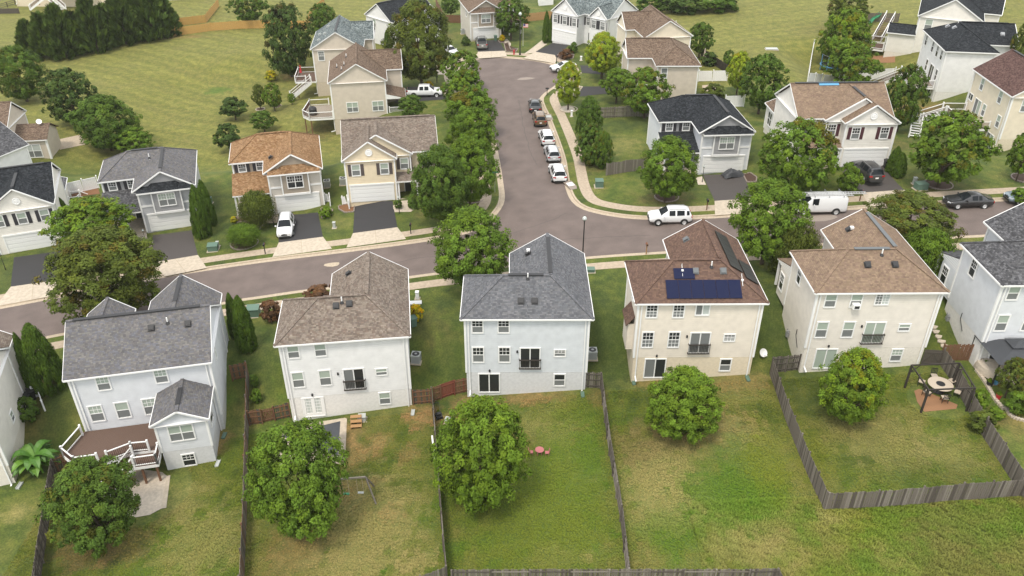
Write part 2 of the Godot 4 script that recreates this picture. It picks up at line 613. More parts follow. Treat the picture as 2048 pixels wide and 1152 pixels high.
func lay_road() -> void:
	var far_side := smooth_line([Vector2(-71.99, -66.58), Vector2(-60.50, -70.12), Vector2(-53.77, -72.20), Vector2(-48.47, -73.93), Vector2(-37.72, -77.26), Vector2(-28.48, -79.17), Vector2(-18.72, -80.42), Vector2(-9.21, -81.77), Vector2(-5.07, -82.94), Vector2(-2.90, -84.93), Vector2(-1.77, -87.30), Vector2(-1.09, -89.57), Vector2(-0.92, -91.74), Vector2(-1.07, -94.64), Vector2(-1.52, -100.89), Vector2(-2.17, -108.20), Vector2(-2.96, -116.01), Vector2(-3.81, -123.63), Vector2(-5.18, -129.76), Vector2(-7.19, -134.71), Vector2(-8.83, -140.42), Vector2(-8.43, -146.58), Vector2(-6.29, -149.47), Vector2(-3.29, -149.87), Vector2(0.00, -148.56), Vector2(3.48, -146.42), Vector2(6.66, -143.38), Vector2(8.18, -140.29), Vector2(8.42, -136.67), Vector2(7.21, -132.28), Vector2(5.29, -128.77), Vector2(4.33, -125.91), Vector2(4.40, -122.93), Vector2(5.07, -117.60), Vector2(5.99, -108.24), Vector2(6.49, -101.55), Vector2(6.56, -96.61), Vector2(6.67, -92.75), Vector2(7.18, -89.18), Vector2(8.33, -86.88), Vector2(11.21, -84.77), Vector2(14.74, -83.37), Vector2(19.79, -82.64), Vector2(25.82, -82.53), Vector2(36.44, -82.58), Vector2(39.73, -82.68), Vector2(53.20, -82.95), Vector2(60.00, -83.23), Vector2(83.22, -84.92)])
	var near_side := smooth_line([Vector2(77.90, -77.79), Vector2(64.06, -76.49), Vector2(49.00, -75.62), Vector2(45.91, -75.59), Vector2(35.29, -75.51), Vector2(16.47, -75.80), Vector2(7.73, -75.76), Vector2(-8.08, -74.62), Vector2(-10.85, -74.27), Vector2(-18.83, -73.15), Vector2(-22.25, -72.82), Vector2(-26.60, -72.09), Vector2(-27.71, -71.92), Vector2(-36.86, -69.64), Vector2(-44.40, -67.26), Vector2(-46.81, -66.50), Vector2(-56.26, -63.18), Vector2(-65.97, -58.58)])
	road = far_side.duplicate()
	road.append_array(near_side)
	var m := MB.new()
	fill(m, road, -0.11, 3.0)
	structure("road", m.mesh(), M.asphalt)
	var k := MB.new()
	var verge := MB.new()
	var walk := MB.new()
	verge.colored = true
	for line in [far_side, near_side]:
		strip(k, line, -0.05, -0.105, 0.42, -0.085)
		strip(k, line, 0.42, -0.085, 0.46, 0.03, false)
		strip(k, line, 0.46, 0.03, 0.68, 0.035)
		strip(k, line, 0.68, 0.035, 0.68, -0.3, false)
		strip(walk, line, 1.6, 0.025, 2.95, 0.025)
		strip(walk, line, 2.95, 0.025, 2.95, -0.3, false)
		strip(walk, line, 1.6, 0.025, 1.6, -0.3, false)
		var a := offset_line(line, 0.6)
		var b := offset_line(line, 1.7)
		for i in line.size() - 1:
			verge.tint = grass_color(line[i].x, line[i].y, false)
			verge.poly([on(a[i], 0.018), on(a[i + 1], 0.018), on(b[i + 1], 0.018)], Vector3.UP)
			verge.poly([on(a[i], 0.018), on(b[i + 1], 0.018), on(b[i], 0.018)], Vector3.UP)
	structure("kerb", k.mesh(), M.concrete_worn)
	structure("verge", verge.mesh(), M.grass)
	structure("sidewalk", walk.mesh(), M.walk)
	# joints across the walks
	var jt := MB.new()
	for line in [far_side, near_side]:
		for i in range(2, line.size() - 2):
			var t: Vector2 = (line[i + 1] - line[i]).normalized()
			var nn := Vector2(t.y, -t.x)
			var e := Vector3(t.x, 0, t.y) * 0.010
			for w in [[1.6, 2.95, 0.0295], [0.46, 0.68, 0.0395]]:
				if w[0] < 1.0 and i % 2:
					continue
				var a3 := on(line[i] + nn * w[0], w[2])
				var b3 := on(line[i] + nn * w[1], w[2])
				jt.poly([a3 - e, a3 + e, b3 + e, b3 - e], Vector3.UP)
	structure("sidewalk_joints", jt.mesh(), M.joint)
	# drives
	var drives := [
		["asphalt_driveway", [Vector2(-43.06, -87.10), Vector2(-38.65, -87.89), Vector2(-35.81, -81.61), Vector2(-40.62, -80.36)], "tar_old"],
		["asphalt_driveway", [Vector2(-28.86, -90.82), Vector2(-23.89, -90.94), Vector2(-21.95, -84.24), Vector2(-26.96, -83.48)], "tar"],
		["asphalt_driveway", [Vector2(-19.39, -91.48), Vector2(-14.65, -91.29), Vector2(-13.39, -85.38), Vector2(-18.50, -84.62)], "tar"],
		["asphalt_driveway", [Vector2(-58.36, -83.72), Vector2(-53.28, -84.80), Vector2(-50.29, -77.43), Vector2(-54.80, -76.42)], "tar"],
		["asphalt_driveway", [Vector2(23.91, -94.92), Vector2(28.85, -94.37), Vector2(27.97, -86.56), Vector2(23.52, -86.46)], "tar_old"],
		["asphalt_driveway", [Vector2(39.31, -91.95), Vector2(44.81, -92.33), Vector2(45.25, -86.62), Vector2(40.38, -86.37)], "tar_old"],
		["asphalt_driveway", [Vector2(-7.21, -161.64), Vector2(-2.52, -160.99), Vector2(-1.30, -153.29), Vector2(-6.36, -154.04)], "tar"],
		["asphalt_driveway", [Vector2(8.03, -154.91), Vector2(10.90, -153.01), Vector2(8.34, -147.31), Vector2(4.22, -151.04)], "tar"],
		["asphalt_driveway", [Vector2(11.75, -141.08), Vector2(16.53, -139.05), Vector2(15.30, -135.00), Vector2(11.79, -136.92)], "tar"],
		["asphalt_driveway", [Vector2(10.03, -125.32), Vector2(11.45, -129.90), Vector2(16.09, -128.96), Vector2(16.31, -125.78)], "tar"],
		["asphalt_driveway", [Vector2(-19.56, -134.08), Vector2(-11.61, -133.21), Vector2(-10.57, -128.82), Vector2(-18.94, -128.98)], "tar"],
		["asphalt_driveway", [Vector2(-22.70, -151.73), Vector2(-16.13, -147.92), Vector2(-15.12, -142.78), Vector2(-21.86, -145.20)], "tar"],
	]
	for d in drives:
		sheet(d[0], d[1], M[d[2]], 0.034)
	var aprons := [
		[Vector2(-40.62, -80.36), Vector2(-35.81, -81.61), Vector2(-33.79, -78.51), Vector2(-38.01, -77.13)],
		[Vector2(-26.96, -83.48), Vector2(-21.95, -84.24), Vector2(-20.33, -81.20), Vector2(-26.87, -80.15)],
		[Vector2(-18.50, -84.62), Vector2(-13.39, -85.38), Vector2(-12.05, -82.35), Vector2(-18.69, -81.28)],
		[Vector2(-54.80, -76.42), Vector2(-50.29, -77.43), Vector2(-47.68, -74.56), Vector2(-54.37, -72.52)],
		[Vector2(23.52, -86.46), Vector2(27.97, -86.56), Vector2(27.88, -82.99), Vector2(22.84, -82.88)],
		[Vector2(40.38, -86.37), Vector2(45.25, -86.62), Vector2(46.20, -82.90), Vector2(39.92, -82.91)],
		[Vector2(-6.36, -154.04), Vector2(-1.30, -153.29), Vector2(-0.91, -149.57), Vector2(-6.66, -149.72)],
		[Vector2(4.22, -151.04), Vector2(8.34, -147.31), Vector2(7.54, -143.30), Vector2(1.98, -147.73)],
		[Vector2(11.79, -136.92), Vector2(9.90, -139.02), Vector2(8.75, -136.59), Vector2(10.43, -134.07)],
		[Vector2(10.03, -125.32), Vector2(11.45, -129.90), Vector2(8.41, -133.27), Vector2(6.47, -130.21)],
		[Vector2(-11.61, -133.21), Vector2(-10.57, -128.82), Vector2(-5.98, -129.46), Vector2(-8.29, -136.53)],
		[Vector2(-16.13, -147.92), Vector2(-15.12, -142.78), Vector2(-9.39, -141.11), Vector2(-9.50, -146.26)],
	]
	for a in aprons:
		sheet("concrete_apron", a, M.concrete, 0.043)
	var cj := MB.new()
	for a in aprons:
		var p: Vector2 = (a[0] + a[1]) * 0.5
		var q: Vector2 = (a[2] + a[3]) * 0.5
		var e: Vector2 = (q - p).normalized()
		e = Vector2(e.y, -e.x) * 0.03
		fill(cj, PackedVector2Array([p - e, p + e, q + e, q - e]), 0.047)
	structure("apron_joints", cj.mesh(), M.joint)
	# garden walks and patios
	sheet("garden_walk", [Vector2(-46.52, -90.67), Vector2(-45.29, -90.54), Vector2(-43.32, -86.01), Vector2(-42.49, -85.56), Vector2(-42.16, -84.68), Vector2(-44.36, -85.13)], M.paver, 0.038)
	sheet("garden_walk", [Vector2(-13.54, -91.22), Vector2(-12.15, -91.40), Vector2(-11.56, -89.69), Vector2(-12.15, -88.86), Vector2(-14.20, -88.87), Vector2(-14.47, -90.21)], M.concrete, 0.038)
	sheet("garden_walk", [Vector2(-30.61, -91.32), Vector2(-28.92, -91.10), Vector2(-28.32, -88.88), Vector2(-30.27, -88.84)], M.concrete_worn, 0.038)
	sheet("garden_walk", [Vector2(22.90, -94.19), Vector2(23.70, -94.51), Vector2(23.67, -91.88), Vector2(22.72, -91.97)], M.paver, 0.038)
	sheet("garden_walk", [Vector2(-1.83, -159.75), Vector2(-0.97, -161.24), Vector2(-0.19, -157.92), Vector2(-0.37, -153.68), Vector2(-0.75, -153.78), Vector2(-0.76, -157.07)], M.paver, 0.038)
	sheet("garden_walk", [Vector2(2.19, -150.43), Vector2(5.79, -157.64), Vector2(6.60, -156.37), Vector2(5.98, -154.79), Vector2(6.62, -154.41), Vector2(4.02, -150.52)], M.concrete, 0.030)
	sheet("patio", [Vector2(-31.57, -48.30), Vector2(-31.82, -50.19), Vector2(-28.79, -49.41), Vector2(-28.26, -48.98), Vector2(-27.44, -45.37), Vector2(-28.10, -44.80), Vector2(-29.13, -44.61), Vector2(-29.92, -44.91)], M.paver, 0.03)
	sheet("patio_edge", [Vector2(-28.26, -48.98), Vector2(-27.98, -49.02), Vector2(-27.03, -45.44), Vector2(-27.44, -45.37)], M.concrete, 0.042)
	sheet("patio", [Vector2(-20.15, -54.15), Vector2(-14.60, -54.98), Vector2(-14.40, -54.83), Vector2(-13.57, -49.03), Vector2(-14.20, -49.31), Vector2(-18.98, -49.28)], M.concrete, 0.03)
	sheet("patio", [Vector2(-70.76, -120.84), Vector2(-68.77, -117.39), Vector2(-65.92, -120.75), Vector2(-68.47, -123.56)], M.concrete_worn, 0.03)
	sheet("patio", [Vector2(-58.87, -100.70), Vector2(-58.68, -99.08), Vector2(-54.92, -99.74), Vector2(-56.53, -102.69)], M.mulch_red, 0.03)
	sheet("dirt_pad", [Vector2(33.88, -54.20), Vector2(34.38, -54.43), Vector2(35.60, -53.22), Vector2(36.57, -52.19), Vector2(36.24, -51.72), Vector2(33.60, -51.54), Vector2(33.55, -52.80)], M.clay, 0.03)
	sheet("patio", [Vector2(40.41, -57.89), Vector2(41.10, -58.10), Vector2(46.00, -58.22), Vector2(43.97, -53.11), Vector2(41.17, -53.98), Vector2(40.16, -53.99), Vector2(40.29, -55.98)], M.stone, 0.03)
	sheet("patio", [Vector2(62.22, -142.42), Vector2(65.77, -141.28), Vector2(64.86, -138.58), Vector2(61.63, -141.00)], M.clay, 0.03)
	sheet("patio", [Vector2(29.82, -126.50), Vector2(32.66, -126.67), Vector2(32.46, -124.32), Vector2(29.31, -123.06)], M.concrete_worn, 0.03)
	# patched asphalt
	for s in [[Vector2(-19.72, -77.90), 0.9, 0.5], [Vector2(33.91, -81.00), 2.2, 0.8], [Vector2(2.36, -136.57), 1.6, 0.7]]:
		var pts := []
		for i in 9:
			pts.append(s[0] + Vector2(cos(TAU * i / 9) * s[1], sin(TAU * i / 9) * s[2]) * R.randf_range(0.75, 1.1))
		sheet("asphalt_patch", pts, M.concrete_worn if s[1] < 1.0 else M.stone, -0.104)
	for c in [[Vector2(3.36, -100.55), Vector2(2.47, -105.77), Vector2(1.62, -115.32), Vector2(1.11, -126.23)], [Vector2(-17.45, -76.24), Vector2(-6.80, -78.59), Vector2(4.19, -79.83), Vector2(15.12, -79.64)], [Vector2(-0.79, -81.72), Vector2(4.38, -84.57), Vector2(6.19, -86.18)]]:
		var ln := smooth_line(c, 1.0)
		for i in ln.size():
			ln[i] += Vector2(R.randf_range(-0.12, 0.12), R.randf_range(-0.12, 0.12))
		var mm := MB.new()
		strip(mm, ln, -0.025, -0.104, 0.025, -0.104)
		structure("asphalt_crack", mm.mesh(), M.tar_old)


func mix(a: Color, b: Color, t: float) -> Color:
	return a.lerp(b, clampf(t, 0.0, 1.0))


func grass_color(x: float, z: float, open := true) -> Color:
	var a := noise_a.get_noise_2d(x * 2.2, z * 2.2)
	var b := noise_b.get_noise_2d(x * 1.6, z * 1.6)
	var c := noise_c.get_noise_2d(x, z)
	var lush := Color(0.165, 0.235, 0.036)
	var deep := Color(0.095, 0.135, 0.033)
	var dry := Color(0.32, 0.275, 0.115)
	var yellow := Color(0.215, 0.225, 0.05)
	var e := noise_b.get_noise_2d(x * 4.0 + 90.0, z * 4.0)
	var col := mix(deep, lush, 0.5 + 1.1 * a + 0.5 * b)
	var dryness := 0.18 + 0.95 * a + 0.42 * b + 0.22 * e
	if z > -58.0:
		# every owner's lawn has its own character
		if x < -19.0:
			dryness -= 0.02
			col = mix(col, Color(0.13, 0.17, 0.038), 0.35)
		elif x < -4.5:
			dryness -= 0.06
			col = mix(col, Color(0.115, 0.165, 0.036), 0.5)
		elif x < 9.2:
			dryness -= 0.16
			col = mix(col, lush, 0.4)
		elif x < 24.0 or z > -45.0:
			dryness += 0.06
		else:
			dryness -= 0.02
			col = mix(col, deep, 0.45)
		col = mix(col, Color(0.15, 0.25, 0.035), sm(0.1, 0.5, c * 2.0 + 0.3 * b) * 0.7)
	else:
		dryness -= 0.22
	if x < -22 and z < -108 or x > 24 and z < -125:
		# the mown meadow, with the passes of the mower
		var far := sm(-108, -118, z)
		var dir := Vector2(0.86, 0.5) if x < 0 else Vector2(0.95, -0.3)
		var w := Vector2(x, z).dot(Vector2(-dir.y, dir.x)) + noise_a.get_noise_2d(x * 0.5, z * 0.5) * 2.0
		dryness += 0.05 * far
		col = mix(col, Color(0.40, 0.35, 0.12) * (1.0 + 0.13 * signf(sin(w * 2.4)) + 0.07 * sin(w * 0.8)), 0.88 * far)
	col = mix(col, yellow, 0.35 + 0.6 * b)
	col = mix(col, dry, dryness * 0.9)
	return col


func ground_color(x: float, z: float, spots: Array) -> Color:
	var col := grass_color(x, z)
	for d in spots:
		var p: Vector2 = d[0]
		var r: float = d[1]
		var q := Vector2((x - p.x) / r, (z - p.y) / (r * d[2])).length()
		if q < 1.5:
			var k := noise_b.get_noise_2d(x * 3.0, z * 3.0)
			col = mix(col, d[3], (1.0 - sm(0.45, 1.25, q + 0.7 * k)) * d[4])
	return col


func lay_ground() -> void:
	var clay := Color(0.44, 0.27, 0.145)
	var straw := Color(0.41, 0.35, 0.165)
	var brown := Color(0.23, 0.17, 0.085)
	var green := Color(0.125, 0.225, 0.03)
	var lime := Color(0.215, 0.25, 0.036)
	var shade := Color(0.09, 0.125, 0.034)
	dirt = [
		[Vector2(-7.77, -54.76), 1.5, 1.3, clay, 0.9], [Vector2(-13.78, -52.73), 1.3, 1.6, clay, 0.85], [Vector2(-12.79, -50.53), 1.6, 1.0, clay, 0.7], [Vector2(-11.06, -51.58), 1.2, 1.5, clay, 0.6], [Vector2(-13.07, -46.09), 2.2, 0.8, clay, 0.7], [Vector2(-10.67, -47.25), 1.2, 0.5, clay, 0.6], [Vector2(-8.38, -50.17), 0.9, 1.4, clay, 0.5], [Vector2(-5.33, -54.02), 1.6, 0.5, clay, 0.7],
		[Vector2(-10.59, -42.64), 4.5, 1.2, straw, 0.75], [Vector2(-15.37, -40.40), 2.6, 1.0, clay, 0.5], [Vector2(-6.51, -39.16), 1.6, 0.9, straw, 0.8], [Vector2(-9.26, -44.02), 1.5, 0.6, clay, 0.4], [Vector2(-11.49, -39.05), 4.0, 0.7, straw, 0.5],
		[Vector2(7.68, -55.97), 1.0, 1.5, clay, 0.5], [Vector2(-3.71, -56.38), 2.0, 0.4, clay, 0.8], [Vector2(1.58, -56.22), 3.5, 0.3, clay, 0.8], [Vector2(2.75, -51.91), 3.2, 0.7, straw, 0.6], [Vector2(1.07, -50.84), 2.0, 0.6, brown, 0.6], [Vector2(3.02, -39.18), 1.8, 0.7, straw, 0.6], [Vector2(5.45, -38.80), 0.7, 0.8, straw, 0.8],
		[Vector2(12.20, -57.26), 2.0, 0.5, clay, 0.5], [Vector2(19.90, -56.54), 3.0, 0.5, clay, 0.5], [Vector2(13.07, -50.52), 2.2, 1.0, brown, 0.8], [Vector2(16.93, -50.67), 3.2, 0.9, clay, 0.55], [Vector2(11.43, -46.31), 4.0, 1.3, straw, 0.8], [Vector2(9.94, -49.78), 2.4, 1.2, brown, 0.5], [Vector2(18.11, -48.82), 3.0, 1.4, straw, 0.6], [Vector2(13.92, -45.32), 3.2, 1.3, straw, 0.5], [Vector2(10.43, -42.09), 3.2, 0.6, straw, 0.6], [Vector2(14.08, -42.31), 2.5, 0.7, straw, 0.6], [Vector2(16.23, -39.18), 3.6, 0.8, straw, 0.5],
		[Vector2(15.51, -43.93), 3.2, 1.2, green, 0.85], [Vector2(17.86, -46.08), 2.6, 1.8, green, 0.7], [Vector2(19.85, -46.46), 2.0, 2.0, lime, 0.7], [Vector2(11.46, -40.62), 3.0, 0.8, green, 0.6], [Vector2(18.81, -42.46), 2.5, 1.0, green, 0.4],
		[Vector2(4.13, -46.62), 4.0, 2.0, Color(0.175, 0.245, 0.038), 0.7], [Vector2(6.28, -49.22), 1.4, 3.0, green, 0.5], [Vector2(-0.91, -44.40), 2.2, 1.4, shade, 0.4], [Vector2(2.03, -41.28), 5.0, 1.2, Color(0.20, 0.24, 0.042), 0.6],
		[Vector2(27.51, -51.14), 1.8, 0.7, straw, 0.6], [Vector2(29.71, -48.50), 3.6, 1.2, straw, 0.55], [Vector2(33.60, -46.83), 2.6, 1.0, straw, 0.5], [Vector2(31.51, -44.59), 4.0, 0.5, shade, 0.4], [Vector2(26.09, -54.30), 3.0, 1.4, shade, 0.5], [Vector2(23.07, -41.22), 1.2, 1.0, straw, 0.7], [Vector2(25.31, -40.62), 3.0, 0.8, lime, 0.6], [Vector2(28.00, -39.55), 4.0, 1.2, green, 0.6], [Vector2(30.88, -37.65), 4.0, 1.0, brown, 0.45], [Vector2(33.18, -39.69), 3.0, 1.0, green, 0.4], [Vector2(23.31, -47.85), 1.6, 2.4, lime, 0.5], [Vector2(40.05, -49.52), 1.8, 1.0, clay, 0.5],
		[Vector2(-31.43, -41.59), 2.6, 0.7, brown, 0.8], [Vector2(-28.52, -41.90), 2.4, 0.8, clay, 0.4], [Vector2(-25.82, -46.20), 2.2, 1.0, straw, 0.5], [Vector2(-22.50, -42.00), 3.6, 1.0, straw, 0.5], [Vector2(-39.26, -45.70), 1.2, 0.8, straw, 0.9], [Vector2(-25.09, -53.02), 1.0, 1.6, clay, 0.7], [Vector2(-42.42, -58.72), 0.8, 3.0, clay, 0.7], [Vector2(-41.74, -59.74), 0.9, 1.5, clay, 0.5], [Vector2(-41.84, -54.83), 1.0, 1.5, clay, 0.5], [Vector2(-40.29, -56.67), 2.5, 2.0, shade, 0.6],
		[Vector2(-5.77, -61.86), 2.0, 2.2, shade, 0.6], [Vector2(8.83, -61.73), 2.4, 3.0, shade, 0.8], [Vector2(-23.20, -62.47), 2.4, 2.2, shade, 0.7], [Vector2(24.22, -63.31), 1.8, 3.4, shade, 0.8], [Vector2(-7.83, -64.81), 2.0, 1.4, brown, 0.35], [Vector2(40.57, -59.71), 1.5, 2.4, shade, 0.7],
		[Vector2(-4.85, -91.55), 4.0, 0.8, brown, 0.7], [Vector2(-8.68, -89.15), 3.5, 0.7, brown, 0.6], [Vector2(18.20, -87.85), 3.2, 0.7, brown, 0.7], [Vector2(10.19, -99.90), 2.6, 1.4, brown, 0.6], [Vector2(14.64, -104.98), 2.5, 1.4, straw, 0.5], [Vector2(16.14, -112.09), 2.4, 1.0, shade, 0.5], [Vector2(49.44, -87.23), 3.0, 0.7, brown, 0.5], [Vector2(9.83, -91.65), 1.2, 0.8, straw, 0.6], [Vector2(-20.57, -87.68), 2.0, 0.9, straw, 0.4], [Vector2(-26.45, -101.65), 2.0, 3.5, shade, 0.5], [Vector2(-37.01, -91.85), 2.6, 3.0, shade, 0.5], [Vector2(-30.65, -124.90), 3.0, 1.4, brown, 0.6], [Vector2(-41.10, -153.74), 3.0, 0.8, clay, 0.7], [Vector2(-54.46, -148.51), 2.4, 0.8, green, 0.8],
		[Vector2(60.24, -118.62), 5.0, 0.4, clay, 0.8], [Vector2(-109.43, -199.81), 6.0, 0.7, straw, 0.7], [Vector2(-73.13, -177.82), 9.0, 0.15, clay, 0.6], [Vector2(58.28, -153.13), 8.0, 0.6, brown, 0.3], [Vector2(68.61, -151.66), 3.0, 0.8, clay, 0.6], [Vector2(-14.39, -166.15), 4.0, 1.0, brown, 0.4], [Vector2(52.85, -105.46), 3.0, 0.8, brown, 0.5],
	]
	var xs := []
	var x := -260.0
	while x < 260.0:
		xs.append(x)
		x += 0.45 if absf(x) < 62.0 else (1.0 if absf(x) < 110.0 else 8.0)
	var zs := []
	var z := 24.0
	while z > -380.0:
		zs.append(z)
		z -= 3.0 if z > -33.0 else (0.42 if z > -128.0 else (0.8 if z > -215.0 else 8.0))
	var nx := xs.size()
	var v := PackedVector3Array()
	var c := PackedColorArray()
	var u := PackedVector2Array()
	var ix := PackedInt32Array()
	for j in zs.size():
		var zz: float = zs[j]
		var spots := dirt.filter(func(d): return absf(zz - d[0].y) < 1.6 * d[1] * d[2])
		var edges := []
		for k in road.size():
			var e0 := road[k]
			var e1 := road[(k + 1) % road.size()]
			if minf(e0.y, e1.y) < zz + 1.3 and maxf(e0.y, e1.y) > zz - 1.3:
				edges.append([e0, e1])
		for i in nx:
			var p := Vector2(xs[i], zz)
			var y := terrain(p.x, p.y)
			if edges.size() or (zz < -60.0 and zz > -190.0):
				# the sheet dips under the road, the kerb and the verge
				var near := Geometry2D.is_point_in_polygon(p, road)
				if not near:
					for e in edges:
						if p.x > minf(e[0].x, e[1].x) - 1.3 and p.x < maxf(e[0].x, e[1].x) + 1.3 and Geometry2D.get_closest_point_to_segment(p, e[0], e[1]).distance_to(p) < 1.25:
							near = true
							break
				if near:
					y -= 0.34
			v.append(Vector3(p.x, y, p.y))
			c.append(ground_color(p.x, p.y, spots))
			u.append(p)
	for j in zs.size() - 1:
		for i in nx - 1:
			var o := j * nx + i
			ix.append_array([o, o + nx, o + 1, o + 1, o + nx, o + nx + 1])
	var nm := PackedVector3Array()
	nm.resize(v.size())
	for j in zs.size():
		for i in nx:
			var l := v[j * nx + maxi(i - 1, 0)]
			var r := v[j * nx + mini(i + 1, nx - 1)]
			var f := v[maxi(j - 1, 0) * nx + i]
			var b := v[mini(j + 1, zs.size() - 1) * nx + i]
			nm[j * nx + i] = (r - l).cross(b - f).normalized()
	ground_x = xs
	ground_z = zs.map(func(q): return -q)
	ground_c = c
	var arr := []
	arr.resize(Mesh.ARRAY_MAX)
	arr[Mesh.ARRAY_VERTEX] = v
	arr[Mesh.ARRAY_NORMAL] = nm
	arr[Mesh.ARRAY_COLOR] = c
	arr[Mesh.ARRAY_TEX_UV] = u
	arr[Mesh.ARRAY_INDEX] = ix
	var m := ArrayMesh.new()
	m.add_surface_from_arrays(Mesh.PRIMITIVE_TRIANGLES, arr)
	structure("ground", m, M.grass)


func lay_grass() -> void:
	# tufts of the near lawns
	var m := MB.new()
	for i in 4:
		var a := TAU * i / 4.0 + 0.4
		var d := Vector3(cos(a), 0, sin(a))
		var e := Vector3(-d.z, 0, d.x) * 0.045
		m.poly([-d * 0.02 + e, -d * 0.02 - e, d * 0.10 + Vector3.UP * 0.10], Vector3.UP)
	var mm := MultiMesh.new()
	mm.transform_format = MultiMesh.TRANSFORM_3D
	mm.use_colors = true
	mm.mesh = m.mesh()
	var where := []
	var bare := dirt.filter(func(d): return d[3].r > d[3].g * 1.5)
	var pads := [[Vector2(-29.34, -47.23), 3.6], [Vector2(-16.93, -52.38), 4.2], [Vector2(35.31, -52.92), 2.4], [Vector2(42.68, -55.41), 4.5]]
	for i in 190000:
		var p := Vector2(R.randf_range(-37.0, 37.0), R.randf_range(-57.5, -34.5))
		if p.y < row_line(p.x) + 0.5:
			continue
		var ok := true
		for d in bare:
			if p.distance_to(d[0]) < d[1] * 0.8 and R.randf() < 0.7:
				ok = false
				break
		for d in pads:
			if p.distance_to(d[0]) < d[1]:
				ok = false
		if ok:
			where.append(p)
	mm.instance_count = where.size()
	for i in where.size():
		var p: Vector2 = where[i]
		var n := noise_a.get_noise_2d(p.x * 4.0, p.y * 4.0)
		var s := R.randf_range(0.45, 1.0) * (1.0 + 0.5 * n) * (2.1 if p.x > 13.0 and p.y > -43.0 else 1.0)
		mm.set_instance_transform(i, Transform3D(Basis(Vector3.UP, R.randf() * TAU) * Basis.from_scale(Vector3(s * 1.2, s, s * 1.2)), on(p, -0.01)))
		var c := ground_c[mini(ground_z.bsearch(-p.y), ground_z.size() - 1) * ground_x.size() + mini(ground_x.bsearch(p.x), ground_x.size() - 1)] * R.randf_range(0.62, 0.86)
		mm.set_instance_color(i, Color(c.r, c.g, c.b * 0.8))
	var o := MultiMeshInstance3D.new()
	o.name = "grass"
	o.multimesh = mm
	var gm := plain(Color.WHITE, 0.8)
	gm.vertex_color_use_as_albedo = true
	gm.metallic_specular = 0.15
	o.material_override = gm
	add_child(o)
	tag(o, "short grass tufts growing all over the near lawns", "grass", "", "stuff")


# ==================================================================== houses: the parts they are made of
const WALL_H := 5.45
var eave_in := 0.35


func frame_mesh(w: float, h: float, kind: String) -> Mesh:
	var key := "frame%s%.2f%.2f" % [kind, w, h]
	if cache.has(key):
		return cache[key]
	var m := MB.new()
	var t := 0.10
	m.box(Vector3(-w / 2 - t / 2, 0, 0.035), Vector3(t, h + 2 * t, 0.09))
	m.box(Vector3(w / 2 + t / 2, 0, 0.035), Vector3(t, h + 2 * t, 0.09))
	m.box(Vector3(0, h / 2 + t / 2, 0.033), Vector3(w, t, 0.085))
	m.box(Vector3(0, -h / 2 - t / 2, 0.038), Vector3(w, t, 0.10))
	if kind == "hung" or kind == "twin":
		m.box(Vector3(0, 0, 0.02), Vector3(w, 0.06, 0.06))
	if kind == "twin" or kind == "slide" or kind == "french":
		m.box(Vector3(0, 0, 0.022), Vector3(0.09 if kind != "french" else 0.3, h, 0.066))
	if kind == "french":
		m.box(Vector3(-w / 2 + 0.1, 0, 0.022), Vector3(0.2, h, 0.064))
		m.box(Vector3(w / 2 - 0.1, 0, 0.022), Vector3(0.2, h, 0.064))
		m.box(Vector3(0, -h / 2 + 0.15, 0.02), Vector3(w, 0.3, 0.06))
	cache[key] = m.mesh()
	return cache[key]


func grid_mesh(w: float, h: float, nx: int, ny: int) -> Mesh:
	var key := "grid%.2f%.2f%d%d" % [w, h, nx, ny]
	if not cache.has(key):
		var m := MB.new()
		for i in range(1, nx):
			m.box(Vector3(-w / 2 + w * i / nx, 0, 0), Vector3(0.035, h, 0.02))
		for j in range(1, ny):
			m.box(Vector3(0, -h / 2 + h * j / ny, 0), Vector3(w, 0.035, 0.018))
		cache[key] = m.mesh()
	return cache[key]


# kind: hung (two sashes), twin (two hung side by side), slide (two panes side by side), french, fixed
func window(house: Node3D, p: Vector3, yaw: float, w: float, h: float, kind := "hung", upper := "glass_blind", lower := "glass_screen", grid := 0) -> MeshInstance3D:
	var f := part("patio_door" if h > 1.9 else "window", frame_mesh(w, h, kind), M.white, house, at(p, yaw))
	var panes := []
	match kind:
		"hung":
			panes = [[0, h / 4, w, h / 2, upper], [0, -h / 4, w, h / 2, lower]]
		"slide", "french":
			panes = [[-w / 4, 0, w / 2, h, upper], [w / 4, 0, w / 2, h, lower]]
		"twin":
			panes = [[-w / 4, h / 4, w / 2, h / 2, upper], [-w / 4, -h / 4, w / 2, h / 2, lower], [w / 4, h / 4, w / 2, h / 2, upper], [w / 4, -h / 4, w / 2, h / 2, lower]]
		"fixed":
			panes = [[0, 0, w, h, upper]]
	for q in panes:
		part("pane", boxmesh(Vector3(q[2], q[3], 0.02)), M[q[4]], f, at(Vector3(q[0], q[1], 0.012)))
		if grid == 2 or (grid == 1 and q[1] >= 0) or kind == "french":
			var nx := maxi(2, roundi(q[2] / 0.3))
			part("muntin", grid_mesh(q[2], q[3], nx, maxi(2, roundi(q[3] / 0.34)) if kind != "slide" else 4), M.white, f, at(Vector3(q[0], q[1], 0.026)))
	return f


func shutters(house: Node3D, p: Vector3, yaw: float, w: float, h: float, mat: String) -> void:
	var key := "shutter%.2f" % h
	if not cache.has(key):
		var m := MB.new()
		m.box(Vector3(0, 0, 0.03), Vector3(0.38, h + 0.16, 0.05))
		for i in 10:
			m.box(Vector3(0, -h / 2 + h * (i + 0.5) / 10, 0.058), Vector3(0.29, h / 16, 0.02))
		cache[key] = m.mesh()
	for s in [-1, 1]:
		part("shutter", cache[key], M[mat], house, at(p + Basis(Vector3.UP, yaw) * Vector3(s * (w / 2 + 0.31), 0, 0), yaw))


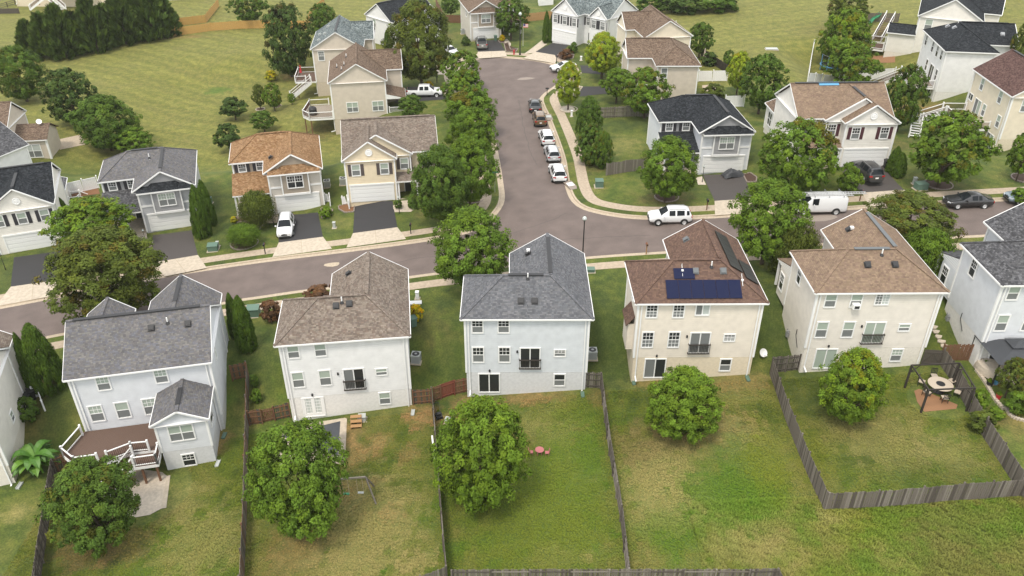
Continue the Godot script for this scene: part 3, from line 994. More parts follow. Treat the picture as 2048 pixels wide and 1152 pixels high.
func garage_door(house: Node3D, p: Vector3, yaw: float, w := 4.9, h := 2.15) -> void:
	var key := "garage%.2f" % w
	if not cache.has(key):
		var m := MB.new()
		var t := 0.16
		m.box(Vector3(-w / 2 - t / 2, h / 2, 0.05), Vector3(t, h, 0.10))
		m.box(Vector3(w / 2 + t / 2, h / 2, 0.05), Vector3(t, h, 0.10))
		m.box(Vector3(0, h + t / 2, 0.06), Vector3(w + 2 * t + 0.1, t + 0.02, 0.14))
		cache[key] = m.mesh()
		var s := MB.new()
		var ph := h / 4
		s.box(Vector3(0, 0, 0), Vector3(w, ph - 0.025, 0.05))
		for i in 8:
			var bx := -w / 2 + w * (i + 0.5) / 8
			s.box(Vector3(bx, 0, 0.027), Vector3(w / 8 - 0.12, ph - 0.16, 0.012))
		cache[key + "s"] = s.mesh()
	var d := part("garage_door", cache[key], M.white, house, at(p, yaw))
	for i in 4:
		part("panel", cache[key + "s"], M.white, d, at(Vector3(0, h / 4 * (i + 0.5), 0.03)))


func entry_door(house: Node3D, p: Vector3, yaw: float, mat: String, glass := true) -> void:
	var m := MB.new()
	for s in [-1, 1]:
		m.box(Vector3(s * 0.52, 1.07, 0.03), Vector3(0.1, 2.14, 0.09))
	m.box(Vector3(0, 2.18, 0.03), Vector3(1.14, 0.1, 0.09))
	var d := part("front_door", m.mesh(), M.white, house, at(p, yaw))
	part("leaf", boxmesh(Vector3(0.94, 2.12, 0.05)), M[mat], d, at(Vector3(0, 1.06, 0.02)))
	part("handle", boxmesh(Vector3(0.05, 0.14, 0.05)), M.steel, d, at(Vector3(0.38, 1.0, 0.06)))


func slab(m: MB, p: Array, thick := 0.0) -> void:
	# a roof slope given by its upper outline
	m.poly(p, Vector3.UP)
	if thick > 0.0:
		for i in p.size():
			var a: Vector3 = p[i]
			var b: Vector3 = p[(i + 1) % p.size()]
			var dn := Vector3.DOWN * thick
			var mid := Vector3.ZERO
			for q in p:
				mid += q / p.size()
			m.poly([a, b, b + dn, a + dn], (a + b) * 0.5 - mid)
		var bot := []
		for q in p:
			bot.append(q + Vector3.DOWN * thick)
		m.poly(bot, Vector3.DOWN)


func hip_line(m: MB, a: Vector3, b: Vector3) -> void:
	m.beam(a + Vector3.UP * 0.015, b + Vector3.UP * 0.015, 0.26, 0.05)


func gutter(m: MB, a: Vector3, b: Vector3) -> void:
	m.beam(a + Vector3.DOWN * 0.08, b + Vector3.DOWN * 0.08, 0.11, 0.14)


func vent_pipe(house: Node3D, p: Vector3) -> void:
	if not cache.has("vent_pipe"):
		var m := MB.new()
		m.tube(Vector3(0, -0.2, 0), Vector3(0, 0.55, 0), 0.06, 0.055, 8)
		cache["vent_pipe"] = m.mesh()
		var f := MB.new()
		f.lathe([Vector2(0.2, -0.06), Vector2(0.09, 0.14), Vector2(0.06, 0.16)], 8)
		cache["vent_collar"] = f.mesh()
	var v := part("vent_pipe", cache["vent_pipe"], M.white, house, at(p))
	part("collar", cache["vent_collar"], M.dark, v)


func roof_vent(house: Node3D, p: Vector3, slope: float, yaw := 0.0, mat := "dark") -> void:
	if not cache.has("roof_vent"):
		var m := MB.new()
		m.box(Vector3(0, 0.02, 0), Vector3(0.55, 0.03, 0.6))
		m.box(Vector3(0, 0.12, 0), Vector3(0.36, 0.2, 0.36))
		m.poly([Vector3(-0.24, 0.23, -0.24), Vector3(0.24, 0.23, -0.24), Vector3(0.24, 0.17, 0.28), Vector3(-0.24, 0.17, 0.28)], Vector3.UP)
		m.box(Vector3(0, 0.19, 0), Vector3(0.42, 0.05, 0.42))
		cache["roof_vent"] = m.mesh()
	part("roof_vent", cache["roof_vent"], M[mat], house, Transform3D(Basis(Vector3.UP, yaw) * Basis(Vector3.RIGHT, slope), p))


func downspout(m: MB, top: Vector3, bottom: Vector3) -> void:
	m.beam(top, bottom, 0.1, 0.1)


func corner_posts(o: Node3D, pts: Array, y0: float, y1: float) -> void:
	for p in pts:
		part("corner_trim", boxmesh(Vector3(0.17, y1 - y0, 0.17)), M.white, o, at(Vector3(p.x, (y0 + y1) / 2, p.z)))


# Model A: hipped house with a gabled garage wing. Local axes: +z is the street side, origin under the middle of the rear eave.
# g = +1 puts the garage on the right for someone facing the front.
func house_a(o: Node3D, g: float, s: Dictionary) -> void:
	var W := 11.1
	var D := 7.0
	var L := 11.0
	var rise := 2.16
	var E := WALL_H
	var base: float = s.get("base", -0.35)
	var deep: float = s.get("deep", -3.6)
	var mr: Material = M[s.roof]
	var mw: Material = M["wall_" + s.wall]
	var mf: Material = M["found_" + s.get("found", s.wall)]
	var X := func(a: float, b: float, c: float) -> Vector3: return Vector3(g * a, b, c)
	# roof
	var r := MB.new()
	var h := W / 2
	var ro: Vector3 = X.call(-h, E, 0)
	var rg: Vector3 = X.call(h, E, 0)
	var fo: Vector3 = X.call(-h, E, D)
	var fi: Vector3 = X.call(h - D, E, D)
	var wi: Vector3 = X.call(h - D, E, L)
	var wo: Vector3 = X.call(h, E, L)
	var pk: Vector3 = X.call(h - D / 2, E + rise, L)
	var jg: Vector3 = X.call(h - D / 2, E + rise, D / 2)
	var jo: Vector3 = X.call(-h + D / 2, E + rise, D / 2)
	slab(r, [ro, rg, jg, jo])
	slab(r, [ro, jo, fo])
	slab(r, [fo, jo, jg, fi])
	slab(r, [rg, wo, pk, jg])
	slab(r, [fi, jg, pk, wi])
	hip_line(r, ro, jo)
	hip_line(r, rg, jg)
	hip_line(r, fo, jo)
	hip_line(r, jo, jg)
	hip_line(r, jg, pk)
	var roof := part("roof", r.mesh(), mr, o)
	# ridge vents
	var vm := MB.new()
	vm.beam(jg.lerp(pk, 0.04) + Vector3.UP * 0.06, jg.lerp(pk, 0.88) + Vector3.UP * 0.06, 0.34, 0.07)
	part("ridge_vent", vm.mesh(), M[s.get("vent", "dark")] if s.get("vent", "dark") != "roof" else mr, roof)
	vm = MB.new()
	vm.beam(jo.lerp(jg, 0.12) + Vector3.UP * 0.06, jo.lerp(jg, 0.85) + Vector3.UP * 0.06, 0.34, 0.07)
	part("ridge_vent", vm.mesh(), M[s.get("vent", "dark")] if s.get("vent", "dark") != "roof" else mr, roof)
	# soffit, gutters, rakes
	var t := MB.new()
	var dn := Vector3.DOWN * 0.2
	t.poly([ro + dn, rg + dn, X.call(h, E - 0.2, D), fo + dn], Vector3.DOWN)
	t.poly([fi + dn, X.call(h, E - 0.2, D), wo + dn, wi + dn], Vector3.DOWN)
	gutter(t, ro, rg)
	gutter(t, ro, fo)
	gutter(t, fo, fi)
	gutter(t, fi, wi)
	gutter(t, rg, wo)
	t.beam(wi + Vector3.DOWN * 0.08, pk + Vector3.DOWN * 0.08, 0.08, 0.14)
	t.beam(wo + Vector3.DOWN * 0.08, pk + Vector3.DOWN * 0.08, 0.08, 0.14)
	part("gutter", t.mesh(), M.white, o)
	# walls
	var i := eave_in
	var a := X.call(-h + i, 0, i) as Vector3
	var b := X.call(h - i, 0, i) as Vector3
	var c := X.call(h - i, 0, L - 0.3) as Vector3
	var d := X.call(h - D + 0.5, 0, L - 0.3) as Vector3
	var e := X.call(h - D + 0.5, 0, D - i) as Vector3
	var f := X.call(-h + i, 0, D - i) as Vector3
	var ring := [a, b, c, d, e, f]
	var wm := MB.new()
	var fm := MB.new()
	for k in 6:
		var p: Vector3 = ring[k]
		var q: Vector3 = ring[(k + 1) % 6]
		var out := Vector3(q.z - p.z, 0, p.x - q.x).normalized() * g
		out = -out if k == 0 and out.z > 0 else out
		if k == 0:
			out = Vector3(0, 0, -1)
		elif k == 1:
			out = Vector3(g, 0, 0)
		elif k == 2:
			out = Vector3(0, 0, 1)
		elif k == 3 or k == 5:
			out = Vector3(-g, 0, 0)
		else:
			out = Vector3(0, 0, 1)
		var y0 := base if k in [0, 1, 5] else -0.1
		if k == 2 and s.has("front_low"):
			pass
		wm.siding([p + Vector3.UP * y0, q + Vector3.UP * y0, q + Vector3.UP * (E - 0.05), p + Vector3.UP * (E - 0.05)], out)
		fm.poly([p + Vector3.UP * deep, q + Vector3.UP * deep, q + Vector3.UP * y0, p + Vector3.UP * y0], out)
	part("wall", wm.mesh(), mw, o)
	part("foundation", fm.mesh(), mf, o)
	var gm := MB.new()
	var rk := (rise - 0.12)
	gm.siding([d + Vector3.UP * (E - 0.05), c + Vector3.UP * (E - 0.05), (c + d) * 0.5 + Vector3.UP * (E + rk - 0.12)], Vector3(0, 0, 1))
	part("gable", gm.mesh(), M["wall_" + s.get("accent", s.wall)], o)
	corner_posts(o, [a, b], base, E - 0.15)
	corner_posts(o, [c, d, f], 0.0, E - 0.15)
	for q in [[a, -1.0], [b, 1.0]]:
		var dm := MB.new()
		var x0: Vector3 = q[0] + Vector3(g * q[1] * -0.28, 0, -0.09)
		downspout(dm, x0 + Vector3.UP * (E - 0.15), x0 + Vector3.UP * (s.get("rear", -2.5) + 0.1))
		dm.beam(x0 + Vector3.UP * (s.get("rear", -2.5) + 0.15), x0 + Vector3(0, s.get("rear", -2.5) + 0.02, -0.6), 0.12, 0.1)
		part("downspout", dm.mesh(), M.white, o)
	if s.get("front", false):
		front_a(o, g, s, X, W, D, L, E)


func front_a(o: Node3D, g: float, s: Dictionary, X: Callable, W: float, D: float, L: float, E: float) -> void:
	var h := W / 2
	var z := L - 0.3
	var cx := g * (h - (D - 0.15) / 2)
	var half := (D - 0.85) / 2
	cx = g * (h - eave_in - half)
	var acc: Material = M["wall_" + s.get("accent", s.wall)]
	# pent roof with a raised middle at the foot of the gable
	var pm := MB.new()
	var y := E + 0.05
	for q in [[-half, -1.35, 0.0], [1.35, half, 0.0], [-1.35, 1.35, 0.32]]:
		var x0: float = cx + q[0]
		var x1: float = cx + q[1]
		pm.poly([Vector3(x0, y + 0.34 + q[2], z + 0.03), Vector3(x1, y + 0.34 + q[2], z + 0.03), Vector3(x1, y - 0.18, z + 0.72), Vector3(x0, y - 0.18, z + 0.72)], Vector3(0, 1, 0.5))
	for sg in [-1.0, 1.0]:
		pm.poly([Vector3(cx + sg * 1.35, y + 0.66, z + 0.03), Vector3(cx + sg * 1.75, y + 0.34, z + 0.03), Vector3(cx + sg * 1.35, y - 0.18, z + 0.725)], Vector3(0, 1, 0.5))
	part("pent_roof", pm.mesh(), M[s.get("pent", s.roof)], o)
	var tm := MB.new()
	tm.box(Vector3(cx, y - 0.27, z + 0.7), Vector3(half * 2 + 0.1, 0.18, 0.08))
	tm.box(Vector3(cx, y - 0.3, z + 0.36), Vector3(half * 2, 0.04, 0.66))
	# band boards and the framed bay
	for sg in [-1.0, 1.0]:
		tm.box(Vector3(cx + sg * (half - 0.72), 3.35, z + 0.04), Vector3(1.44, 0.22, 0.08))
		tm.box(Vector3(cx + sg * 1.6, 3.75, z + 0.3), Vector3(0.14, 2.75, 0.16))
	tm.box(Vector3(cx, 2.42, z + 0.3), Vector3(3.34, 0.26, 0.2))
	part("front_trim", tm.mesh(), M.white, o)
	var bm := MB.new()
	bm.siding([Vector3(cx - 1.55, 2.5, z + 0.28), Vector3(cx + 1.55, 2.5, z + 0.28), Vector3(cx + 1.55, 5.15, z + 0.28), Vector3(cx - 1.55, 5.15, z + 0.28)], Vector3(0, 0, 1))
	for sg in [-1.0, 1.0]:
		bm.poly([Vector3(cx + sg * 1.55, 2.5, z), Vector3(cx + sg * 1.55, 2.5, z + 0.28), Vector3(cx + sg * 1.55, 5.15, z + 0.28), Vector3(cx + sg * 1.55, 5.15, z)], Vector3(sg, 0, 0))
	part("bay", bm.mesh(), acc, o)
	window(o, Vector3(cx, 4.05, z + 0.31), 0, 1.75, 1.5, "twin", s.get("front_glass", "glass_blind"), s.get("front_glass2", "glass_screen"), 1)
	garage_door(o, Vector3(cx, 0.02, z + 0.02), 0)
	# porch roof between the main wall and the wing
	var x0 := -g * (h - 0.1)
	var x1 := g * (h - D + 0.5)
	var za := D - eave_in
	var zb := L - 0.55
	var rm := MB.new()
	slab(rm, [Vector3(x0, 4.0, za), Vector3(x1, 4.0, za), Vector3(x1, 2.72, zb), Vector3(x0, 2.72, zb)], 0.08)
	part("porch_roof", rm.mesh(), M[s.get("porch", s.roof)], o)
	var pt := MB.new()
	gutter(pt, Vector3(x0, 2.66, zb), Vector3(x1, 2.66, zb))
	pt.box(Vector3(-g * (h - 0.35), 1.25, zb - 0.2), Vector3(0.2, 2.7, 0.2))
	pt.box(Vector3(x1 - g * 1.9, 1.25, zb - 0.2), Vector3(0.2, 2.7, 0.2))
	pt.poly([Vector3(x0, 3.92, za), Vector3(x0, 2.6, zb), Vector3(x0, 2.6, za)], Vector3(-g, 0, 0))
	part("porch_post", pt.mesh(), M.white, o)
	var sl := MB.new()
	sl.box(Vector3((x0 + x1) / 2, -0.35, (za + zb) / 2), Vector3(absf(x1 - x0) - 0.1, 0.8, zb - za - 0.1))
	part("porch_floor", sl.mesh(), M.concrete, o)
	entry_door(o, Vector3(x1 - g * 0.95, 0.08, za + 0.02), 0, s.get("door", "dark"))
	window(o, Vector3(x1 - g * 2.9, 1.35, za + 0.02), 0, 1.0, 1.5, "hung", "glass_dark", "glass_dark", 1)
	for q in [0.30, 0.78]:
		var wx := lerpf(x0, x1, q)
		window(o, Vector3(wx, 4.62, za + 0.02), 0, 0.8, 0.95, "hung", "glass_dark", "glass_screen", 1)
		shutters(o, Vector3(wx, 4.62, za + 0.02), 0, 0.8, 0.95, s.get("shutter", "shutter_black"))
	if s.has("accent"):
		var am := MB.new()
		am.siding([Vector3(x0 + g * 0.3, 3.9, za + 0.012), Vector3(x1, 3.9, za + 0.012), Vector3(x1, E - 0.06, za + 0.012), Vector3(x0 + g * 0.3, E - 0.06, za + 0.012)], Vector3(0, 0, 1))
		part("upper_wall", am.mesh(), M["wall_" + s.accent], o)


# the garden side of model A: two upper windows (and perhaps a third), a balcony door, a walk-out door
func rear_a(o: Node3D, g: float, s: Dictionary) -> void:
	var X := func(m: float) -> float: return -g * (11.1 / 2 - eave_in - m)
	var z := eave_in - 0.01
	var yaw := PI
	for q in s.get("up", [[1.05, 0], [3.25, 0]]):
		window(o, Vector3(X.call(q[0]), 4.5, z), yaw, 0.84, 1.2, "hung", s.get("glass", "glass_blind"), s.get("glass2", "glass_screen"), s.get("grid", 0))
	if s.has("up_slide"):
		window(o, Vector3(X.call(s.up_slide), 4.62, z), yaw, 1.06, 1.0, "slide", "glass_screen", "glass_pale", s.get("slide_grid", 0))
	for q in s.get("mid", [1.05, 3.3]):
		window(o, Vector3(X.call(q), 1.55, z), yaw, 0.86, 1.5, "hung", s.get("glass", "glass_blind"), s.get("glass2", "glass_screen"), s.get("grid", 0))
	var bx: float = X.call(s.get("balcony", 5.55))
	window(o, Vector3(bx, 1.2, z), yaw, 1.6, 2.05, "slide", s.get("bal_glass", "glass_dark"), s.get("bal_glass2", "glass_dark"))
	# railing across the balcony door
	var rm := MB.new()
	rm.beam(Vector3(bx - 0.95, 1.1, z - 0.22), Vector3(bx + 0.95, 1.1, z - 0.22), 0.12, 0.06)
	rm.beam(Vector3(bx - 0.95, 0.16, z - 0.22), Vector3(bx + 0.95, 0.16, z - 0.22), 0.1, 0.06)
	for sg in [-0.92, 0.92]:
		rm.beam(Vector3(bx + sg, 1.1, z), Vector3(bx + sg, 1.1, z - 0.22), 0.06, 0.06)
		rm.beam(Vector3(bx + sg, 0.16, z), Vector3(bx + sg, 0.16, z - 0.22), 0.06, 0.06)
	var rail := part("balcony_railing", rm.mesh(), M.trellis, o)
	var bm := MB.new()
	for k in 15:
		var px := bx - 0.9 + 1.8 * k / 14.0
		bm.box(Vector3(px, 0.63, z - 0.22), Vector3(0.035, 0.94, 0.035))
	part("baluster", bm.mesh(), M.trellis, rail)
	window(o, Vector3(X.call(s.get("small", 8.05)), 1.72, z), yaw, 0.86, 0.62, "hung", s.get("glass", "glass_blind"), "glass_screen", s.get("grid", 0))
	window(o, Vector3(X.call(1.95), -1.52, z), yaw, 1.72, 1.95, s.get("base_door", "slide"), s.get("bd_glass", "glass_dark"), s.get("bd_glass2", "glass_dark"))
	window(o, Vector3(X.call(8.1), -1.2, z), yaw, 0.86, 1.2, "hung", s.get("glass", "glass_blind"), "glass_screen", 1 if s.get("base_grid", false) else 0)
	# lamp by the balcony door and over the walk-out door
	for q in [Vector3(X.call(4.4), 1.9, z - 0.06), Vector3(X.call(2.0), -0.15, z - 0.06)]:
		var lm := MB.new()
		lm.lathe([Vector2(0.0, 0.14), Vector2(0.07, 0.1), Vector2(0.09, -0.1), Vector2(0.03, -0.14)], 7)
		part("wall_lamp", lm.mesh(), M.dark_metal, o, at(q))


func roof_bits_a(o: Node3D, g: float, pipe: Array, vents: Array, side_vent := true, mat := "dark") -> void:
	# [metres from the middle, metres up from the rear eave]
	var sl := atan(2.16 / 3.5)
	for p in pipe:
		vent_pipe(o, Vector3(-p[0], WALL_H + p[1] * 2.16 / 3.5, p[1]))
	for p in vents:
		roof_vent(o, Vector3(-p[0], WALL_H + p[1] * 2.16 / 3.5, p[1]), sl, PI, mat)
	if side_vent:
		roof_vent(o, Vector3(g * (11.1 / 2 - 5.3), WALL_H + 1.7 * 2.16 / 3.5, 9.0), sl, -g * PI / 2, mat)


# Model B: gabled house, ridge along the street, with one or two cross gables.
func house_b(o: Node3D, g: float, s: Dictionary) -> void:
	var W: float = s.get("W", 11.4)
	var D: float = s.get("D", 8.9)
	var E: float = s.get("E", WALL_H)
	var rise: float = s.get("rise", 2.75)
	var base: float = s.get("base", -0.35)
	var deep: float = s.get("deep", -3.6)
	var h := W / 2
	var mr: Material = M[s.roof]
	var mw: Material = M["wall_" + s.wall]
	var slope := rise / (D / 2)
	var X := func(a: float, b: float, c: float) -> Vector3: return Vector3(g * a, b, c)
	var r := MB.new()
	var t := MB.new()
	var wm := MB.new()
	var fm := MB.new()
	# main roof
	var pg: Vector3 = X.call(h, E + rise, D / 2)
	var po: Vector3 = X.call(-h, E + rise, D / 2)
	var rg: Vector3 = X.call(h, E, 0)
	var ro: Vector3 = X.call(-h, E, 0)
	var fg: Vector3 = X.call(h, E, D)
	var fo: Vector3 = X.call(-h, E, D)
	slab(r, [ro, rg, pg, po])
	slab(r, [fo, fg, pg, po])
	hip_line(r, po, pg)
	t.poly([ro, rg, fg, fo].map(func(q): return q + Vector3.DOWN * 0.2), Vector3.DOWN)
	gutter(t, ro, rg)
	gutter(t, fo, fg)
	for q in [[ro, po], [fo, po], [rg, pg], [fg, pg]]:
		t.beam(q[0] + Vector3.DOWN * 0.09, q[1] + Vector3.DOWN * 0.09, 0.07, 0.14)
	var i := eave_in
	var wx := h - 0.28
	for sg in [-1.0, 1.0]:
		var p0: Vector3 = X.call(sg * wx, 0, i)
		var p1: Vector3 = X.call(sg * wx, 0, D - i)
		wm.siding([p0 + Vector3.UP * base, p1 + Vector3.UP * base, p1 + Vector3.UP * (E - 0.05), (p0 + p1) * 0.5 + Vector3.UP * (E + rise - 0.28), p0 + Vector3.UP * (E - 0.05)], Vector3(sg * g, 0, 0))
		fm.poly([p0 + Vector3.UP * deep, p1 + Vector3.UP * deep, p1 + Vector3.UP * base, p0 + Vector3.UP * base], Vector3(sg * g, 0, 0))
	for q in [[i, -1.0, base], [D - i, 1.0, -0.1]]:
		var p0: Vector3 = X.call(-wx, 0, q[0])
		var p1: Vector3 = X.call(wx, 0, q[0])
		wm.siding([p0 + Vector3.UP * q[2], p1 + Vector3.UP * q[2], p1 + Vector3.UP * (E - 0.05), p0 + Vector3.UP * (E - 0.05)], Vector3(0, 0, q[1]))
		fm.poly([p0 + Vector3.UP * deep, p1 + Vector3.UP * deep, p1 + Vector3.UP * q[2], p0 + Vector3.UP * q[2]], Vector3(0, 0, q[1]))
	corner_posts(o, [X.call(-wx, 0, i), X.call(wx, 0, i), X.call(-wx, 0, D - i), X.call(wx, 0, D - i)], base, E - 0.15)
	# cross gables: [outer edge, width, rise, projection, level of the foot]
	for cg in s.get("gables", []):
		var x1: float = cg[0]
		var x0: float = cg[0] - cg[1]
		var rr: float = cg[2]
		var pz: float = D + cg[3]
		var xm := (x0 + x1) / 2
		var back: float = D / 2 + (rise - rr) / slope
		var a: Vector3 = X.call(x0, E, pz)
		var b: Vector3 = X.call(x1, E, pz)
		var k: Vector3 = X.call(xm, E + rr, pz)
		var kb: Vector3 = X.call(xm, E + rr, D - rr / slope)
		var ab: Vector3 = X.call(x0, E, D)
		var bb: Vector3 = X.call(x1, E, D)
		# lifted a little where it runs along the main slope
		var up: Vector3 = Vector3.UP * (0.02 + 0.012 * float(cg[3]))
		slab(r, [a + up, ab + up, kb + up, k + up])
		slab(r, [b + up, bb + up, kb + up, k + up])
		hip_line(r, k + up, kb + up)
		t.beam(a + Vector3.DOWN * 0.07 + up, k + Vector3.DOWN * 0.07 + up, 0.08, 0.14)
		t.beam(b + Vector3.DOWN * 0.07 + up, k + Vector3.DOWN * 0.07 + up, 0.08, 0.14)
		gutter(t, a + up, ab + up)
		gutter(t, b + up, bb + up)
		t.poly([a, b, bb, ab].map(func(q): return q + Vector3.DOWN * (0.195 - 0.004 * cg[3])), Vector3.DOWN)
		var f: float = cg[4]
		var q0: Vector3 = X.call(x0 + 0.32, f, pz - 0.28)
		var q1: Vector3 = X.call(x1 - 0.30, f, pz - 0.28)
		wm.siding([q0, q1, q1 + Vector3.UP * (E - 0.05 - f), (q0 + q1) * 0.5 + Vector3.UP * (E + rr - 0.25 - f), q0 + Vector3.UP * (E - 0.05 - f)], Vector3(0, 0, 1))
		for e in [[q0, -1.0], [q1, 1.0]]:
			var w0: Vector3 = e[0]
			var w1 := Vector3(w0.x, w0.y, D - i)
			wm.siding([w0, w1, w1 + Vector3.UP * (E - 0.05 - f), w0 + Vector3.UP * (E - 0.05 - f)], Vector3(e[1] * g, 0, 0))
			if f < 1.0:
				fm.poly([w0, w1, w1 + Vector3.UP * (deep - f), w0 + Vector3.UP * (deep - f)], Vector3(e[1] * g, 0, 0))
		if f < 1.0:
			fm.poly([q0, q1, q1 + Vector3.UP * (deep - f), q0 + Vector3.UP * (deep - f)], Vector3(0, 0, 1))
		else:
			t.box(Vector3((q0.x + q1.x) / 2, f, (pz - 0.28 + D - i) / 2), Vector3(absf(q1.x - q0.x) + 0.06, 0.14, pz - 0.28 - D + i + 0.06))
		corner_posts(o, [q0, q1], maxf(f, -0.1), E - 0.15)
		if s.get("ridge_vents", true) and rr > 2.4:
			var gv := MB.new()
			gv.beam(k.lerp(kb, 0.1) + Vector3.UP * 0.08, k.lerp(kb, 0.8) + Vector3.UP * 0.08, 0.34, 0.07)
			part("ridge_vent", gv.mesh(), M[s.roof if s.get("vent", "dark") == "roof" else s.get("vent", "dark")], o)
		if cg.size() > 5 and cg[5]:
			var disc := MB.new()
			disc.lathe([Vector2(0.0, 0.07), Vector2(0.2, 0.07), Vector2(0.26, 0.03), Vector2(0.34, 0.07), Vector2(0.42, 0.06), Vector2(0.44, 0.0)], 18)
			part("gable_vent", disc.mesh(), M.white, o, Transform3D(Basis(Vector3.RIGHT, PI / 2), Vector3(g * xm, E + rr * 0.36, pz - 0.24)))
	var roof := part("roof", r.mesh(), mr, o)
	if s.get("ridge_vents", true):
		var vm := MB.new()
		vm.beam(po.lerp(pg, 0.05) + Vector3.UP * 0.06, po.lerp(pg, 0.93) + Vector3.UP * 0.06, 0.34, 0.07)
		part("ridge_vent", vm.mesh(), M[s.roof if s.get("vent", "dark") == "roof" else s.get("vent", "dark")], roof)
	part("gutter", t.mesh(), M.white, o)
	part("wall", wm.mesh(), mw, o)
	part("foundation", fm.mesh(), M["found_" + s.get("found", s.wall)], o)
	for q in [-1.0, 1.0]:
		var dm := MB.new()
		var x0: Vector3 = X.call(q * (wx - 0.3), 0, i - 0.09)
		downspout(dm, x0 + Vector3.UP * (E - 0.15), x0 + Vector3.UP * (s.get("rear", -2.5) + 0.1))
		dm.beam(x0 + Vector3.UP * (s.get("rear", -2.5) + 0.15), x0 + Vector3(0, s.get("rear", -2.5) + 0.02, -0.6), 0.12, 0.1)
		part("downspout", dm.mesh(), M.white, o)


func lean_to(o: Node3D, x0: float, x1: float, y0: float, z0: float, y1: float, z1: float, roof: String, posts: Array = []) -> void:
	var m := MB.new()
	slab(m, [Vector3(x0, y0, z0), Vector3(x1, y0, z0), Vector3(x1, y1, z1), Vector3(x0, y1, z1)], 0.08)
	part("porch_roof", m.mesh(), M[roof], o)
	var t := MB.new()
	gutter(t, Vector3(x0, y1 - 0.04, z1), Vector3(x1, y1 - 0.04, z1))
	for s in [x0, x1]:
		t.poly([Vector3(s, y0 - 0.09, z0), Vector3(s, y1 - 0.1, z1), Vector3(s, y1 - 0.1, z0)], Vector3(signf(s - (x0 + x1) / 2), 0, 0))
	for p in posts:
		t.box(Vector3(p, y1 / 2 - 0.05, z1 - signf(z1 - z0) * 0.2), Vector3(0.2, y1, 0.2))
	part("porch_post", t.mesh(), M.white, o)


# a one-room wing with a gable, standing off a wall: local box and ridge along z
func room(o: Node3D, x0: float, x1: float, z0: float, z1: float, E: float, rise: float, base: float, deep: float, wall: String, roof: String, ridge_vent := true, called := "sunroom") -> void:
	var r := MB.new()
	var t := MB.new()
	var w := MB.new()
	var f := MB.new()
	var s := signf(z1 - z0)
	var xm := (x0 + x1) / 2
	var zo := z1 + s * 0.3
	var a := Vector3(x0 - 0.3, E, zo)
	var b := Vector3(x1 + 0.3, E, zo)
	var k := Vector3(xm, E + rise, zo)
	var a1 := Vector3(a.x, E, z0)
	var b1 := Vector3(b.x, E, z0)
	var k1 := Vector3(xm, E + rise, z0)
	slab(r, [a, a1, k1, k])
	slab(r, [b, b1, k1, k])
	hip_line(r, k, k1)
	t.beam(a + Vector3.DOWN * 0.07, k + Vector3.DOWN * 0.07, 0.08, 0.14)
	t.beam(b + Vector3.DOWN * 0.07, k + Vector3.DOWN * 0.07, 0.08, 0.14)
	gutter(t, a, a1)
	gutter(t, b, b1)
	t.poly([a, b, b1, a1].map(func(q): return q + Vector3.DOWN * 0.2), Vector3.DOWN)
	w.siding([Vector3(x0, base, z1), Vector3(x1, base, z1), Vector3(x1, E - 0.05, z1), Vector3(xm, E + rise - 0.2, z1), Vector3(x0, E - 0.05, z1)], Vector3(0, 0, s))
	f.poly([Vector3(x0, deep, z1), Vector3(x1, deep, z1), Vector3(x1, base, z1), Vector3(x0, base, z1)], Vector3(0, 0, s))
	for q in [[x0, -1.0], [x1, 1.0]]:
		w.siding([Vector3(q[0], base, z0), Vector3(q[0], base, z1), Vector3(q[0], E - 0.05, z1), Vector3(q[0], E - 0.05, z0)], Vector3(q[1], 0, 0))
		f.poly([Vector3(q[0], deep, z0), Vector3(q[0], deep, z1), Vector3(q[0], base, z1), Vector3(q[0], base, z0)], Vector3(q[1], 0, 0))
	var rm := part(called, w.mesh(), M["wall_" + wall], o)
	corner_posts(rm, [Vector3(x0, 0, z1), Vector3(x1, 0, z1)], base, E - 0.15)
	part("roof", r.mesh(), M[roof], rm)
	part("trim", t.mesh(), M.white, rm)
	part("foundation", f.mesh(), M["found_" + wall], rm)
	if ridge_vent:
		var vm := MB.new()
		vm.beam(k.lerp(k1, 0.2) + Vector3.UP * 0.06, k.lerp(k1, 0.7) + Vector3.UP * 0.06, 0.34, 0.07)
		part("ridge_vent", vm.mesh(), M.dark, rm)


# ==================================================================== decks and stairs (world points given in a house's own axes)
func deck(label: String, home: Node3D, pts: Array, y: float, rails: Array, mat: String, ground: float, rail := "white", posts: Array = []) -> Node3D:
	var d := thing("deck", label, "deck", home.position, home.rotation.y)
	d.scale = home.scale
	var out := PackedVector2Array()
	for p in pts:
		out.append(p)
	var m := MB.new()
	var lo := out[0].y
	var hi := out[0].y
	for p in out:
		lo = minf(lo, p.y)
		hi = maxf(hi, p.y)
	var z := lo
	while z < hi:
		var row := PackedVector2Array([Vector2(-40, z), Vector2(40, z), Vector2(40, z + 0.135), Vector2(-40, z + 0.135)])
		for piece in Geometry2D.intersect_polygons(out, row):
			var q := []
			for p in piece:
				q.append(Vector3(p.x, y, p.y))
			if q.size() >= 3:
				slab(m, q, 0.035)
		z += 0.145
	var boards := part("boards", m.mesh(), M[mat], d)
	boards.set_meta("kind", "stuff")
	var f := MB.new()
	for i in out.size():
		var a := out[i]
		var b := out[(i + 1) % out.size()]
		f.beam(Vector3(a.x, y - 0.17, a.y), Vector3(b.x, y - 0.17, b.y), 0.06, 0.26)
	part("fascia", f.mesh(), M[rail], d)
	for e in rails:
		railing(d, Vector3(e[0].x, y, e[0].y), Vector3(e[1].x, y, e[1].y), rail)
	for p in posts:
		part("post", boxmesh(Vector3(0.16, 1, 0.16)), M.wood_brown, d, Transform3D(Basis.from_scale(Vector3(1, y - ground - 0.1, 1)), Vector3(p.x, (y + ground) / 2 - 0.1, p.y)))
	return d


